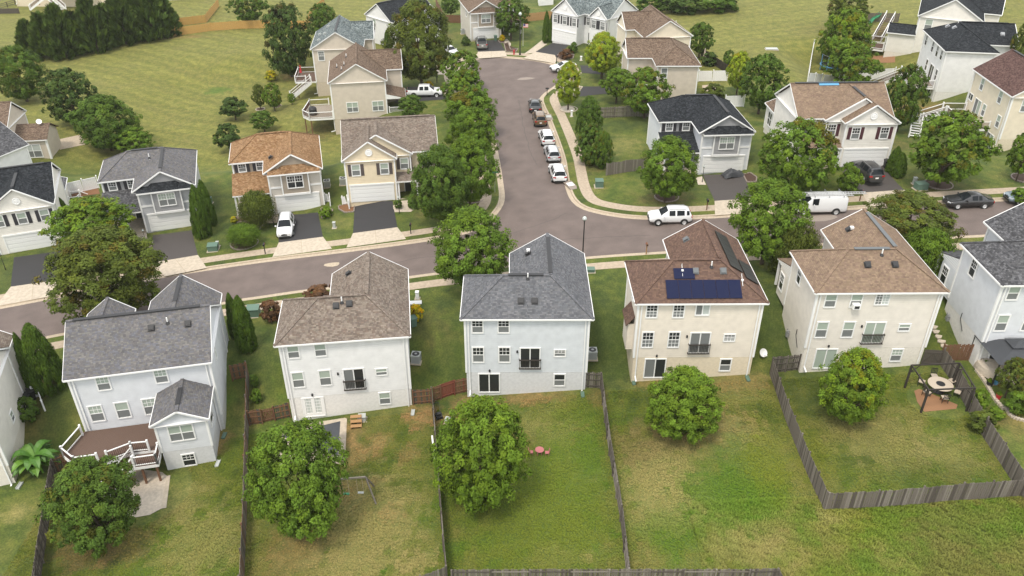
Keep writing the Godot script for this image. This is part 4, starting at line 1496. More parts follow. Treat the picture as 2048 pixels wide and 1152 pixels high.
func railing(d: Node3D, a: Vector3, b: Vector3, rail: String, bal := "baluster") -> void:
	var m := MB.new()
	var up := Vector3.UP
	m.beam(a + up * 0.95, b + up * 0.95, 0.1, 0.06)
	m.beam(a + up * 0.12, b + up * 0.12, 0.08, 0.06)
	var r := part("railing", m.mesh(), M[rail], d)
	var k := maxi(2, roundi(a.distance_to(b) / 0.14))
	var bm := MB.new()
	for i in range(1, k):
		bm.box(a.lerp(b, float(i) / k) + up * 0.53, Vector3(0.035, 0.8, 0.035))
	part("balusters", bm.mesh(), M[bal], r)
	for p in [a, b]:
		part("newel_post", boxmesh(Vector3(0.15, 1.2, 0.15), Vector3(0, 0.52, 0)), M[rail], d, at(p))


func stairs(d: Node3D, a: Vector3, b: Vector3, width: float, tread: String, rail := "white") -> void:
	var run := Vector3(b.x - a.x, 0, b.z - a.z)
	var side := Vector3.UP.cross(run.normalized()) * (width / 2)
	var k := maxi(2, roundi(absf(a.y - b.y) / 0.19))
	var yaw := atan2(run.x, run.z)
	for i in k:
		var p := a.lerp(b, (i + 0.5) / k)
		part("step", boxmesh(Vector3(width, 0.05, 0.30)), M[tread], d, at(p, yaw))
	for s in [-1.0, 1.0]:
		var m := MB.new()
		m.beam(a + side * s - Vector3.UP * 0.12, b + side * s - Vector3.UP * 0.12, 0.06, 0.3)
		part("stringer", m.mesh(), M[rail], d)
		railing(d, a + side * s, b + side * s, rail)

# ==================================================================== houses: where they stand
func home(called: String, label: String, x: float, z: float, rot: float, eave: float, sc: float, group := "") -> Node3D:
	var o := thing(called, label, "house", Vector3(x, eave - WALL_H * sc, z), deg_to_rad(rot), group)
	o.scale = Vector3.ONE * sc
	return o


func front_b(o: Node3D, g: float, s: Dictionary) -> void:
	var W: float = s.get("W", 11.4)
	var D: float = s.get("D", 8.9)
	var h := W / 2
	var wn: float = s.gables[0][1]
	var pn: float = s.gables[0][3]
	var xm: float = g * (h - wn / 2)
	var z: float = D + pn - 0.27
	garage_door(o, Vector3(xm, 0.02, z), 0)
	for q in s.get("win", [-0.5, 0.5]):
		window(o, Vector3(xm + q * wn * 0.52, 4.15, z), 0, 0.86, 1.3, "hung", s.get("fglass", "glass_blind"), "glass_screen", s.get("fgrid", 0))
		shutters(o, Vector3(xm + q * wn * 0.52, 4.15, z), 0, 0.86, 1.3, s.get("shutter", "shutter_brown"))
		var hm := MB.new()
		hm.box(Vector3(0, 0, 0.05), Vector3(1.25, 0.1, 0.08))
		part("window_head", hm.mesh(), M["wall_" + s.wall], o, at(Vector3(xm + q * wn * 0.52, 4.98, z)))
	if s.gables.size() > 1:
		var b: Array = s.gables[1]
		var bx: float = g * (s.get("mid_x", (h - wn + b[0] - b[1]) / 2 + 0.1))
		for q in s.get("mid_win", [0.0]):
			window(o, Vector3(bx + q, 4.15, D + b[3] - 0.27), 0, 0.86, 1.3, "hung", s.get("fglass", "glass_blind"), "glass_screen", s.get("fgrid", 0))
			shutters(o, Vector3(bx + q, 4.15, D + b[3] - 0.27), 0, 0.86, 1.3, s.get("shutter", "shutter_brown"))
	for q in s.get("far_win", [-4.2]):
		window(o, Vector3(g * q, 4.15, D - 0.34), 0, 0.86, 1.3, "hung", s.get("fglass", "glass_blind"), "glass_screen", s.get("fgrid", 0))
		shutters(o, Vector3(g * q, 4.15, D - 0.34), 0, 0.86, 1.3, s.get("shutter", "shutter_brown"))
	if s.get("porch", true):
		var x0: float = g * (h - wn + 0.3)
		var x1: float = -g * (h - 0.3)
		lean_to(o, minf(x0, x1), maxf(x0, x1), 3.35, D - 0.3, 2.5, D + 1.7, s.roof, [x0 - g * 0.25, lerpf(x0, x1, 0.5), x1 + g * 0.15])
		var sl := MB.new()
		sl.box(Vector3((x0 + x1) / 2, -0.3, D + 0.6), Vector3(absf(x1 - x0) - 0.1, 0.72, 2.0))
		part("porch_floor", sl.mesh(), M.concrete, o)
	entry_door(o, Vector3(g * (h - wn - 1.2), 0.08, D - 0.34), 0, s.get("door", "dark"))
	window(o, Vector3(g * (h - wn - 3.4), 1.4, D - 0.34), 0, 1.0, 1.5, "hung", "glass_dark", "glass_dark", 1)


func wall_window(o: Node3D, side: float, W: float, zz: float, y: float, w: float, h: float, kind := "hung", up := "glass_blind", lo := "glass_screen", grid := 0) -> void:
	window(o, Vector3(side * (W / 2 - 0.27), y, zz), side * PI / 2, w, h, kind, up, lo, grid)


func houses() -> void:
	var o: Node3D
	var s: Dictionary
	var near_row := "houses in the near row seen from their gardens"
	# --- near row
	s = {"roof": "roof_mottled", "wall": "white", "vent": "roof"}
	s.merge({"base_door": "french", "bd_glass": "glass_pale", "bd_glass2": "glass_pale", "bal_glass": "glass_screen", "balcony": 5.7})
	o = home("house", "white house with mottled tan hip roof and white french doors at its garden", -13.95, -55.2, 187.2, 4.42, 1.0, near_row)
	house_a(o, -1, s)
	rear_a(o, -1, s)
	roof_bits_a(o, -1, [[0.0, 3.0]], [[-0.5, 2.75], [0.6, 2.85]])
	s = {"roof": "roof_slate", "wall": "bluegrey", "found": "palegrey", "grid": 1, "glass": "glass_dark"}
	s.merge({"balcony": 5.5})
	o = home("house", "pale blue-grey house with slate grey hip roof and two square roof vents", 1.25, -56.5, 180.1, 5.71, 1.0, near_row)
	house_a(o, -1, s)
	rear_a(o, -1, s)
	roof_bits_a(o, -1, [[0.1, 3.2]], [[-0.5, 1.4], [0.65, 1.4]])
	part("roof_vent", boxmesh(Vector3(0.3, 0.2, 0.3)), M.white, o, at(Vector3(-0.25, WALL_H + 1.35, 9.2)))
	s = {"roof": "roof_red_brown", "wall": "cream", "found": "buff", "grid": 2, "glass": "glass_dark", "up_slide": 5.4, "up": [[1.15, 0], [3.4, 0]], "vent": "roof", "bd_glass": "glass_screen"}
	s.merge({"bal_glass": "glass_screen", "bal_glass2": "glass_screen"})
	o = home("house", "cream house with brown roof carrying blue solar panels", 15.77, -57.2, 180.5, 6.81, 1.0, near_row)
	house_a(o, -1, s)
	rear_a(o, -1, s)
	roof_bits_a(o, -1, [[1.15, 2.9]], [[-0.25, 2.55], [2.1, 2.55]], true, "ridge_grey")
	solar(o)
	wall_window(o, 1, 11.1 - 0.12, 3.2, 4.4, 0.7, 1.0, "hung", "glass_dark", "glass_dark")
	var bay := MB.new()
	bay.siding([Vector3(5.75, -0.3, 1.5), Vector3(5.75, -0.3, 3.6), Vector3(5.75, 2.4, 3.6), Vector3(5.75, 2.4, 1.5)], Vector3(1, 0, 0))
	bay.siding([Vector3(5.2, -0.3, 1.5), Vector3(5.75, -0.3, 1.5), Vector3(5.75, 2.4, 1.5), Vector3(5.2, 2.4, 1.5)], Vector3(0, 0, -1))
	bay.siding([Vector3(5.2, -0.3, 3.6), Vector3(5.75, -0.3, 3.6), Vector3(5.75, 2.4, 3.6), Vector3(5.2, 2.4, 3.6)], Vector3(0, 0, 1))
	var bo := part("side_bay", bay.mesh(), M.wall_cream, o)
	bay = MB.new()
	slab(bay, [Vector3(5.2, 3.3, 1.3), Vector3(5.2, 3.3, 3.8), Vector3(5.95, 2.35, 3.8), Vector3(5.95, 2.35, 1.3)], 0.1)
	part("roof", bay.mesh(), M.roof_red_brown, bo)
	s = {"roof": "roof_tan", "wall": "beige", "found": "offwhite", "up_slide": 5.5, "up": [[1.2, 0], [3.35, 0]], "slide_grid": 1, "glass": "glass_blind", "bd_glass": "glass_blind", "bd_glass2": "glass_blind", "vent": "ridge_grey"}
	s.merge({"bal_glass": "glass_blind", "bal_glass2": "glass_blind", "base_grid": true})
	o = home("house", "beige house with tan roof and an air conditioner in an upper window", 30.45, -57.15, 180.7, 7.9, 1.0, near_row)
	house_a(o, -1, s)
	rear_a(o, -1, s)
	roof_bits_a(o, -1, [[0.65, 3.0]], [[-0.75, 2.2], [1.55, 2.2]])
	wall_window(o, 1, 11.1 - 0.12, 4.6, 4.3, 0.8, 1.5, "hung", "glass_dark", "glass_dark", 1)
	var ac := MB.new()
	ac.box(Vector3(0, 0, 0), Vector3(0.62, 0.42, 0.5))
	var acp := part("window_air_conditioner", ac.mesh(), M.white, o, at(Vector3(5.2 - 3.35, 4.08, 0.12)))
	part("grille", boxmesh(Vector3(0.4, 0.26, 0.02)), M.dark, acp, at(Vector3(0, 0, -0.255)))
	part("roof_vent", boxmesh(Vector3(0.3, 0.22, 0.3)), M.white, o, at(Vector3(-0.4, WALL_H + 1.3, 8.9)))
	side_porch(o, 1, "beige", "roof_tan")
	meter(o, Vector3(5.2, -1.5, 4.2))
	s = {"roof": "roof_charcoal", "wall": "palegrey", "found": "white"}
	o = home("house", "pale grey-white house with charcoal roof cut off by the right edge", 44.9, -56.3, 181.0, 9.2, 1.0, near_row)
	house_a(o, -1, s)
	rear_a(o, -1, s)
	wall_window(o, 1, 11.1 - 0.12, 4.6, 4.3, 0.8, 1.5, "hung", "glass_dark", "glass_dark", 1)
	side_porch(o, 1, "palegrey", "roof_charcoal")
	meter(o, Vector3(5.2, -1.4, 5.6))
	s = {"roof": "roof_grey", "wall": "palegrey", "gables": [[5.7, 6.2, 2.45, 1.8, 0.0, true], [-1.7, 4.0, 1.5, 0.8, 0.0, true]]}
	o = home("house", "pale grey gabled house with grey roof, sunroom and raised brown deck", -30.26, -52.92, 192.3, 3.06, 1.0, near_row)
	house_b(o, -1, s)
	for q in [[2.95, 4.45, 0], [-1.5, 4.45, 0]]:
		window(o, Vector3(q[0], 4.45, eave_in - 0.01), PI, 0.9, 1.25, "hung", "glass_blind", "glass_screen", 1)
	for q in [4.2, 2.15, 0.0]:
		window(o, Vector3(q, 1.5, eave_in - 0.01), PI, 0.95, 1.55, "hung", "glass_blind", "glass_screen", 1 if q != 2.15 else 0)
	room(o, -5.0, -1.1, eave_in, -3.6, 2.75, 1.15, -0.3, -4.0, "palegrey", "roof_grey")
	window(o, Vector3(-2.95, 1.5, -3.62), PI, 1.8, 1.5, "twin")
	window(o, Vector3(-2.95, -1.45, -3.62), PI, 0.9, 1.15, "hung", "glass_dark", "glass_dark", 1)
	window(o, Vector3(-5.02, 1.5, -1.8), -PI / 2, 1.2, 1.5, "hung", "glass_dark", "glass_dark")
	wall_window(o, -1, 11.4, 3.4, 4.2, 0.4, 1.5, "hung", "glass_screen", "glass_blind")
	vent_pipe(o, Vector3(-2.3, WALL_H + 2.1, 3.4))
	roof_vent(o, Vector3(-1.0, WALL_H + 1.95, 3.15), 0.55, PI)
	roof_vent(o, Vector3(-3.9, WALL_H + 1.95, 3.15), 0.55, PI)
	deck("brown boarded deck with white railings behind the sunroom house", o, [Vector2(5.6, 0.2), Vector2(-0.9, 0.2), Vector2(-0.9, -3.4), Vector2(1.2, -3.2), Vector2(2.9, -3.9), Vector2(5.3, -4.0), Vector2(6.5, -2.6)], -0.15, [[Vector2(5.6, -0.2), Vector2(6.5, -2.6)], [Vector2(6.5, -2.6), Vector2(5.3, -4.0)], [Vector2(5.3, -4.0), Vector2(3.6, -4.0)], [Vector2(2.9, -3.9), Vector2(1.2, -3.2)], [Vector2(1.2, -3.2), Vector2(-0.1, -3.3)]], "deck_brown", -3.0, "white", [Vector2(6.3, -2.6), Vector2(5.2, -3.8), Vector2(3.0, -3.7)])
	var dk := deck("small white landing of the deck stairs above the curved patio", o, [Vector2(-0.95, -3.45), Vector2(0.9, -3.45), Vector2(0.9, -4.9), Vector2(-0.95, -4.9)], -0.3, [[Vector2(-0.9, -3.6), Vector2(-0.9, -4.85)], [Vector2(-0.9, -4.85), Vector2(0.85, -4.85)]], "deck_brown", -3.0, "white", [Vector2(-0.7, -4.7), Vector2(0.4, -4.7)])
	stairs(dk, Vector3(0.95, -0.3, -4.15), Vector3(3.6, -2.9, -4.9), 1.25, "deck_brown")
	s = {"roof": "roof_mottled", "wall": "offwhite", "gables": [[5.7, 6.2, 2.3, 1.8, 0.0]]}
	o = home("house", "off-white house at the left edge showing only its side wall", -46.0, -47.1, 197.0, 2.3, 1.0, near_row)
	house_b(o, -1, s)
	wall_window(o, -1, 11.4, 4.6, 1.3, 0.7, 0.9)
	# --- far side of the main street
	var far_row := "houses facing the street on its far side"
	s = {"roof": "roof_grey", "wall": "grey", "accent": "midgrey", "front": true, "deep": -1.5, "rear": -0.3, "pent": "roof_dark", "porch": "roof_charcoal"}
	o = home("house", "grey house with grey hip roof between the olive tree and arborvitae", -46.15, -98.29, 17.0, 2.57, 1.006, far_row)
	house_a(o, 1, s)
	vent_pipe(o, Vector3(0.6, WALL_H + 1.95, 6.0))
	s = {"roof": "roof_gold", "wall": "greige", "accent": "taupe", "front": true, "deep": -1.5, "rear": -0.3, "vent": "roof", "front_glass": "glass_dark", "front_glass2": "glass_dark"}
	o = home("house", "greige house with golden tan roof and a white car in its drive", -31.0, -101.89, 13.6, 3.3, 1.003, far_row)
	house_a(o, 1, s)
	roof_vent(o, Vector3(-0.4, WALL_H + 0.9, 8.4), 0.55, -PI / 2)
	s = {"roof": "roof_dark", "wall": "palegrey", "accent": "midgrey", "front": true, "deep": -1.5, "rear": -0.3}
	o = home("house", "pale grey house with black hip roof and a covered heap by its garage", 23.43, -105.74, 4.0, 6.92, 0.994, far_row)
	house_a(o, 1, s)
	roof_vent(o, Vector3(0.9, WALL_H + 0.8, 8.4), 0.55, -PI / 2)
	s = {"roof": "roof_mottled", "wall": "yellowcream", "gables": [[5.7, 6.4, 2.25, 1.8, 0.0, true], [5.7, 8.3, 2.6, 0.6, 2.7]], "deep": -1.5, "rear": -0.3, "vent": "roof"}
	o = home("house", "yellow-cream house with mottled brown roof and brown shutters", -15.97, -101.99, 8.2, 5.04, 1.014, far_row)
	house_b(o, -1, s)
	front_b(o, -1, s)
	s = {"roof": "roof_tan", "wall": "offwhite", "gables": [[5.7, 6.5, 2.15, 1.75, 0.0, true], [5.7, 8.4, 2.6, 0.65, 2.7]], "deep": -1.8, "rear": -0.3, "shutter": "shutter_plum", "fglass": "glass_dark", "fgrid": 1}
	o = home("house", "white house with tan roof, plum shutters and a blue tarp on the ridge", 39.34, -102.53, 2.0, 9.27, 1.016, far_row)
	house_b(o, 1, s)
	front_b(o, 1, s)
	var tp := MB.new()
	tp.poly([Vector3(-2.3, WALL_H + 2.86, 4.45), Vector3(0.1, WALL_H + 2.86, 4.45), Vector3(0.1, WALL_H + 2.60, 4.86), Vector3(-2.3, WALL_H + 2.60, 4.86)], Vector3.UP)
	tp.poly([Vector3(-2.3, WALL_H + 2.86, 4.45), Vector3(0.1, WALL_H + 2.86, 4.45), Vector3(0.1, WALL_H + 2.5, 3.9), Vector3(-2.3, WALL_H + 2.5, 3.9)], Vector3.UP)
	part("ridge_tarp", tp.mesh(), M.blue, o)
	wall_window(o, -1, 11.4, 6.0, 1.5, 0.9, 1.6, "hung", "glass_dark", "glass_dark", 2)
	room(o, -5.2, -1.5, eave_in, -3.2, 3.0, 0.9, -0.3, -2.0, "offwhite", "roof_brown", false)
	window(o, Vector3(-5.22, 1.5, -1.5), -PI / 2, 1.4, 1.7, "twin", "glass_dark", "glass_dark")
	s = {"roof": "roof_dark", "wall": "offwhite", "gables": [[5.7, 7.4, 2.5, 1.8, 0.0, true]], "deep": -2.0, "rear": -0.3, "win": [-0.62, 0.0, 0.62], "far_win": [-4.0], "shutter": "shutter_black"}
	o = home("house", "white house with near-black roof and three black-shuttered windows at left", -62.6, -94.6, 21.0, 1.35, 1.0, far_row)
	house_b(o, 1, s)
	front_b(o, 1, s)
	room(o, 1.9, 5.2, eave_in, -3.4, 2.7, 0.8, -0.3, -3.5, "offwhite", "roof_charcoal", false)
	var d0 := deck("small white back stoop with steps beside the black-roofed house", o, [Vector2(5.3, -1.0), Vector2(6.6, -1.0), Vector2(6.6, -3.0), Vector2(5.3, -3.0)], 0.0, [[Vector2(5.4, -1.1), Vector2(6.5, -1.1)], [Vector2(5.4, -2.95), Vector2(6.5, -2.95)]], "deck_grey", -1.2)
	stairs(d0, Vector3(6.6, 0.0, -2.0), Vector3(8.6, -1.3, -2.0), 1.5, "white")
	s = {"roof": "roof_charcoal", "wall": "white", "W": 10.0, "D": 9.5, "deep": -3.0, "rear": -0.3, "ridge_vents": false}
	o = home("house", "white gabled house with plain grey roof at the left edge", -77.6, -106.6, 66.0, 0.3, 1.0, far_row)
	house_b(o, 1, s)
	s = {"roof": "roof_brown", "wall": "sand", "W": 11.0, "D": 8.0, "deep": -4.0, "rear": -2.6, "ridge_vents": false}
	o = home("house", "sand coloured house with brown roof and a satellite dish at the left edge", -78.9, -119.2, 8.0, 0.6, 1.0, far_row)
	house_b(o, 1, s)
	room_side(o)
	# --- the short street and its turning circle
	var close := "houses around the cul-de-sac"
	s = {"roof": "roof_brown", "wall": "sand", "deep": -4.0, "gables": [[5.7, 6.2, 2.3, 2.6, 0.0]], "vent": "roof"}
	o = home("house", "sand house with brown roof, white side deck and two twin windows", -28.96, -128.51, 99.0, 3.82, 1.009, close)
	house_b(o, 1, s)
	for q in [3.3, 7.2]:
		wall_window(o, -1, 11.4, q, 1.4, 1.6, 1.45, "twin")
	lean_to(o, -5.5, -0.8, 3.3, 8.5, 2.5, 11.6, "roof_brown", [-5.3, -3.0, -1.0])
	window(o, Vector3(-3.6, 1.3, 8.58), 0, 1.0, 1.5, "hung", "glass_dark", "glass_dark", 1)
	entry_door(o, Vector3(-1.9, 0.1, 8.57), 0, "dark")
	var pf := MB.new()
	pf.box(Vector3(-3.1, -0.3, 10.0), Vector3(4.6, 0.7, 3.0))
	part("porch_floor", pf.mesh(), M.concrete, o)
	railing(o, Vector3(-5.3, 0.05, 11.4), Vector3(-3.0, 0.05, 11.4), "white", "white")
	railing(o, Vector3(-5.3, 0.05, 8.9), Vector3(-5.3, 0.05, 11.4), "white", "white")
	for q in [[-4.0, 2.2], [-2.4, 2.6], [-0.9, 1.4], [1.2, 2.9]]:
		vent_pipe(o, Vector3(q[0], WALL_H + q[1] * 0.618, q[1]))
	dk = deck("grey boarded deck with white rails carrying a covered grill", o, [Vector2(-5.4, 0.3), Vector2(0.6, 0.3), Vector2(0.6, -3.6), Vector2(-4.0, -4.4), Vector2(-5.4, -3.4)], -0.1, [[Vector2(-5.4, 0.2), Vector2(-5.4, -3.4)], [Vector2(-5.4, -3.4), Vector2(-4.0, -4.4)], [Vector2(-4.0, -4.4), Vector2(0.6, -3.6)], [Vector2(0.6, -3.6), Vector2(0.6, -0.6)]], "deck_grey", -3.0, "white", [Vector2(-5.2, -3.2), Vector2(-3.9, -4.2), Vector2(0.4, -3.4)])
	var gr := thing("covered_grill", "round black covered grill on the grey deck", "grill", dk.position + Basis(Vector3.UP, dk.rotation.y) * Vector3(-3.6, -0.05, -2.9), 0.0)
	var gm := MB.new()
	gm.lathe([Vector2(0.0, 1.25), Vector2(0.45, 1.15), Vector2(0.62, 0.9), Vector2(0.6, 0.6), Vector2(0.66, 0.05), Vector2(0.6, 0.0)], 12)
	part("cover", gm.mesh(), M.dark, gr)
	var gh := MB.new()
	gh.beam(Vector3(-0.3, 1.28, 0), Vector3(0.3, 1.28, 0), 0.06, 0.05)
	part("handle", gh.mesh(), M.dark_metal, gr)
	s = {"roof": "roof_green_grey", "wall": "sand", "deep": -4.0, "gables": [[5.7, 6.2, 2.3, 1.6, 0.0]]}
	o = home("house", "sand house with grey-green roof behind the brown-roofed one", -35.15, -146.88, 96.1, 3.7, 1.014, close)
	house_b(o, 1, s)
	wall_window(o, -1, 11.4, 1.7, 4.2, 0.9, 1.5, "hung", "glass_screen", "glass_screen", 1)
	for q in [[-3.5, 1.4], [-1.5, 2.3], [0.5, 1.2], [2.4, 2.6]]:
		roof_vent(o, Vector3(q[0], WALL_H + q[1] * 0.618, q[1]), 0.55, PI, "box_grey")
	dk = deck("white railed deck with steps and a red umbrella", o, [Vector2(-5.5, 0.3), Vector2(-0.5, 0.3), Vector2(-0.5, -3.2), Vector2(-5.5, -3.2)], -0.1, [[Vector2(-5.5, -1.4), Vector2(-5.5, -3.2)], [Vector2(-5.5, -3.2), Vector2(-0.5, -3.2)], [Vector2(-0.5, -3.2), Vector2(-0.5, 0.0)]], "deck_brown", -3.0, "white", [Vector2(-5.3, -3.0), Vector2(-0.7, -3.0)])
	stairs(dk, Vector3(-5.6, -0.1, -0.6), Vector3(-6.6, -2.6, -4.2), 1.2, "white")
	umbrella("red folded umbrella standing on the white railed deck", dk.position + Basis(Vector3.UP, dk.rotation.y) * Vector3(-3.6, -0.1, -2.4), "red", 2.4)
	s = {"roof": "roof_dark", "wall": "white", "deep": -3.0, "rear": -0.3, "gables": [[5.7, 6.0, 2.3, 1.6, 0.0], [-1.6, 4.0, 1.6, 0.8, 0.0]]}
	o = home("house", "white house with slate roof behind the great olive tree", -25.19, -171.07, 43.6, 3.22, 0.995, close)
	house_b(o, 1, s)
	wall_window(o, -1, 11.4, 3.0, 4.2, 0.9, 1.4)
	s = {"roof": "roof_brown", "wall": "greige", "accent": "taupe", "front": true, "deep": -2.0, "rear": -0.3, "vent": "roof"}
	o = home("house", "greige house at the head of the cul-de-sac behind the grey pickup", -5.52, -172.64, 13.6, 4.99, 0.966, close)
	house_a(o, -1, s)
	wall_window(o, -1, 11.1 - 0.12, 6.6, 4.3, 0.8, 1.4, "hung", "glass_dark", "glass_dark", 1)
	s = {"roof": "roof_green_grey", "wall": "white", "deep": -2.0, "rear": -0.3, "gables": [[5.7, 6.0, 2.5, 2.2, 0.0, true], [-1.7, 4.0, 1.9, 0.9, 0.0, true]], "win": [-0.68, 0.0, 0.68], "shutter": "shutter_black", "fglass": "glass_screen", "fgrid": 1, "porch": false, "mid_x": -3.7, "mid_win": [-0.95, 0.95], "far_win": [-0.9], "ridge_vents": false}
	o = home("house", "white house with grey-green roof and black shutters by tall arborvitae", 18.81, -159.19, -40.7, 6.93, 1.011, close)
	house_b(o, -1, s)
	front_b(o, -1, s)
	wall_window(o, 1, 11.4, 5.0, 4.1, 0.8, 1.5, "hung", "glass_screen", "glass_screen", 1)
	s = {"roof": "roof_brown", "wall": "buff", "deep": -2.0, "rear": -0.3, "gables": [[5.7, 6.0, 2.4, 1.8, 0.0]], "vent": "roof"}
	o = home("house", "buff gabled house with brown roof beyond the hip-roofed one", 28.58, -140.75, -80.1, 7.56, 0.93, close)
	house_b(o, -1, s)
	vent_pipe(o, Vector3(2.0, WALL_H + 1.2, 2.0))
	s = {"roof": "roof_brown", "wall": "sand", "deep": -2.0, "rear": -0.3, "vent": "roof"}
	o = home("house", "sand house with brown hip roof beside the white vinyl fence", 27.7, -124.79, -89.6, 7.52, 0.949, close)
	house_a(o, -1, s)
	wall_window(o, 1, 11.1 - 0.12, 5.6, 4.2, 0.85, 1.5, "hung", "glass_screen", "glass_screen")
	lean_to(o, 0.0, 5.3, 2.9, 6.4, 2.4, 9.5, "roof_brown", [5.1, 2.6])
	# --- the rising ground on the right
	var rise_g := "houses on the rise at the right"
	s = {"roof": "roof_dark", "wall": "white", "deep": -4.5, "vent": "roof"}
	o = home("house", "white house with near-black hip roof on the right rise", 63.95, -125.86, 82.0, 9.51, 1.061, rise_g)
	house_a(o, 1, s)
	s = {"up": [], "mid": []}
	for q in [[-3.6, 0.45, 1.25], [-1.6, 0.5, 1.5], [0.6, 0.5, 1.5], [3.9, 0.5, 1.4]]:
		window(o, Vector3(q[0], 4.35, eave_in - 0.01), PI, q[1] + 0.3, q[2], "hung", "glass_screen", "glass_dark", 0)
	window(o, Vector3(-1.3, 1.2, eave_in - 0.01), PI, 1.7, 2.05, "slide", "glass_dark", "glass_dark")
	window(o, Vector3(1.2, 1.5, eave_in - 0.01), PI, 0.8, 1.5, "hung", "glass_dark", "glass_dark")
	window(o, Vector3(-3.6, 1.5, eave_in - 0.01), PI, 0.8, 1.5, "hung", "glass_dark", "glass_dark")
	window(o, Vector3(-2.2, -1.5, eave_in - 0.01), PI, 1.8, 2.0, "slide", "glass_dark", "glass_dark")
	wall_window(o, -1, 11.1 - 0.12, 6.0, 2.6, 0.9, 1.4)
	roof_bits_a(o, 1, [[-1.6, 3.2]], [[-2.4, 2.2], [-0.8, 2.6]], true, "grey_metal")
	dk = deck("white railed deck of the black-roofed house above the trees", o, [Vector2(-4.2, 0.3), Vector2(2.0, 0.3), Vector2(2.0, -2.8), Vector2(-4.2, -2.8)], -0.1, [[Vector2(-4.2, 0.2), Vector2(-4.2, -2.8)], [Vector2(-4.2, -2.8), Vector2(2.0, -2.8)]], "deck_grey", -3.2, "white", [Vector2(-4.0, -2.6), Vector2(1.8, -2.6)])
	stairs(dk, Vector3(1.0, -0.1, -3.0), Vector3(2.0, -2.6, -7.0), 1.2, "deck_grey")
	s = {"roof": "roof_dark", "wall": "offwhite", "deep": -5.0, "gables": [[5.7, 6.0, 2.4, 2.4, 0.0]]}
	o = home("house", "tall off-white gabled house with dark roof at the top right", 69.93, -145.34, 64.7, 9.76, 1.112, rise_g)
	house_b(o, 1, s)
	wall_window(o, -1, 11.4, 1.7, 4.2, 0.9, 1.5)
	room(o, -5.6, -1.5, eave_in, -3.4, 2.6, 0.9, -0.3, -4.5, "offwhite", "roof_dark", false)
	dk = deck("weathered deck with white top rail and long stairs at the top right", o, [Vector2(-5.4, -3.6), Vector2(-1.5, -3.6), Vector2(-1.5, -6.4), Vector2(-5.4, -6.4)], -0.2, [[Vector2(-5.4, -3.7), Vector2(-5.4, -6.4)], [Vector2(-5.4, -6.4), Vector2(-1.5, -6.4)], [Vector2(-1.5, -3.7), Vector2(-1.5, -6.4)]], "deck_brown", -4.2, "white", [Vector2(-5.2, -6.2), Vector2(-1.7, -6.2)])
	stairs(dk, Vector3(-3.4, -0.2, -6.5), Vector3(-3.8, -3.4, -10.5), 1.4, "deck_brown", "wood_brown")
	stairs(dk, Vector3(-1.2, -0.2, -5.0), Vector3(4.0, 2.4, -4.0), 1.3, "deck_brown", "white")
	s = {"roof": "roof_maroon", "wall": "buff", "deep": -4.5, "gables": [[5.7, 6.0, 2.4, 1.6, 0.0]]}
	o = home("house", "buff house with maroon roof at the right edge with white stairs", 63.05, -106.26, 88.0, 9.43, 1.0, rise_g)
	house_b(o, 1, s)
	for q in [[2.6, 4.3], [-2.6, 4.3], [-3.9, 1.5]]:
		window(o, Vector3(q[0], q[1], eave_in - 0.01), PI, 0.8, 1.5, "hung", "glass_blind", "glass_screen")
	window(o, Vector3(4.6, 1.9, eave_in - 0.01), PI, 1.3, 0.8, "slide", "glass_dark", "glass_dark")
	window(o, Vector3(0.3, 1.5, eave_in - 0.01), PI, 0.8, 1.5, "hung", "glass_blind", "glass_screen")
	window(o, Vector3(2.2, 1.2, eave_in - 0.01), PI, 1.7, 2.05, "slide", "glass_screen", "glass_blind")
	window(o, Vector3(-3.2, -1.5, eave_in - 0.01), PI, 1.7, 2.0, "slide", "glass_screen", "glass_blind")
	wall_window(o, -1, 11.4, 2.2, 4.2, 1.0, 1.5)
	dk = deck("white deck with long white stairs below the maroon roof", o, [Vector2(4.8, 0.3), Vector2(-2.4, 0.3), Vector2(-2.4, -3.0), Vector2(4.8, -3.0)], -0.1, [[Vector2(4.8, 0.2), Vector2(4.8, -3.0)], [Vector2(3.2, -3.0), Vector2(-2.4, -3.0)], [Vector2(-2.4, -3.0), Vector2(-2.4, 0.2)]], "deck_grey", -2.8, "white", [Vector2(4.6, -2.8), Vector2(-2.2, -2.8)])
	stairs(dk, Vector3(4.0, -0.1, -3.1), Vector3(4.3, -1.4, -6.2), 1.3, "white")
	stairs(dk, Vector3(4.3, -1.4, -6.3), Vector3(1.0, -2.7, -7.6), 1.3, "white")
	# --- beyond the meadow
	var beyond := "houses far off along the top edge"
	s = {"roof": "roof_brown", "wall": "buff", "W": 24.0, "D": 9.0, "deep": -4.0, "ridge_vents": false, "base": 1.9}
	o = home("house", "buff house at the far top left with white stairs and patio door", -110.0, -207.5, 176.0, 3.4, 1.0, beyond)
	house_b(o, 1, s)
	window(o, Vector3(8.2, 0.0, eave_in - 0.01), PI, 1.9, 2.2, "slide", "glass_pale", "glass_pale")
	window(o, Vector3(4.8, 0.2, eave_in - 0.01), PI, 1.0, 1.5, "hung", "glass_blind", "glass_screen")
	window(o, Vector3(0.2, 0.2, eave_in - 0.01), PI, 1.8, 1.5, "twin", "glass_blind", "glass_screen")
	window(o, Vector3(-5.0, 0.0, eave_in - 0.01), PI, 1.9, 2.0, "slide", "glass_dark", "glass_dark")
	dk = deck("white deck with splayed stairs on the far top left house", o, [Vector2(4.0, 0.2), Vector2(-9.0, 0.2), Vector2(-9.0, -3.0), Vector2(4.0, -3.0)], 2.1, [[Vector2(4.0, -3.0), Vector2(0.0, -3.0)], [Vector2(-2.0, -3.0), Vector2(-9.0, -3.0)]], "deck_brown", -1.9, "white", [Vector2(3.8, -2.8), Vector2(-8.8, -2.8)])
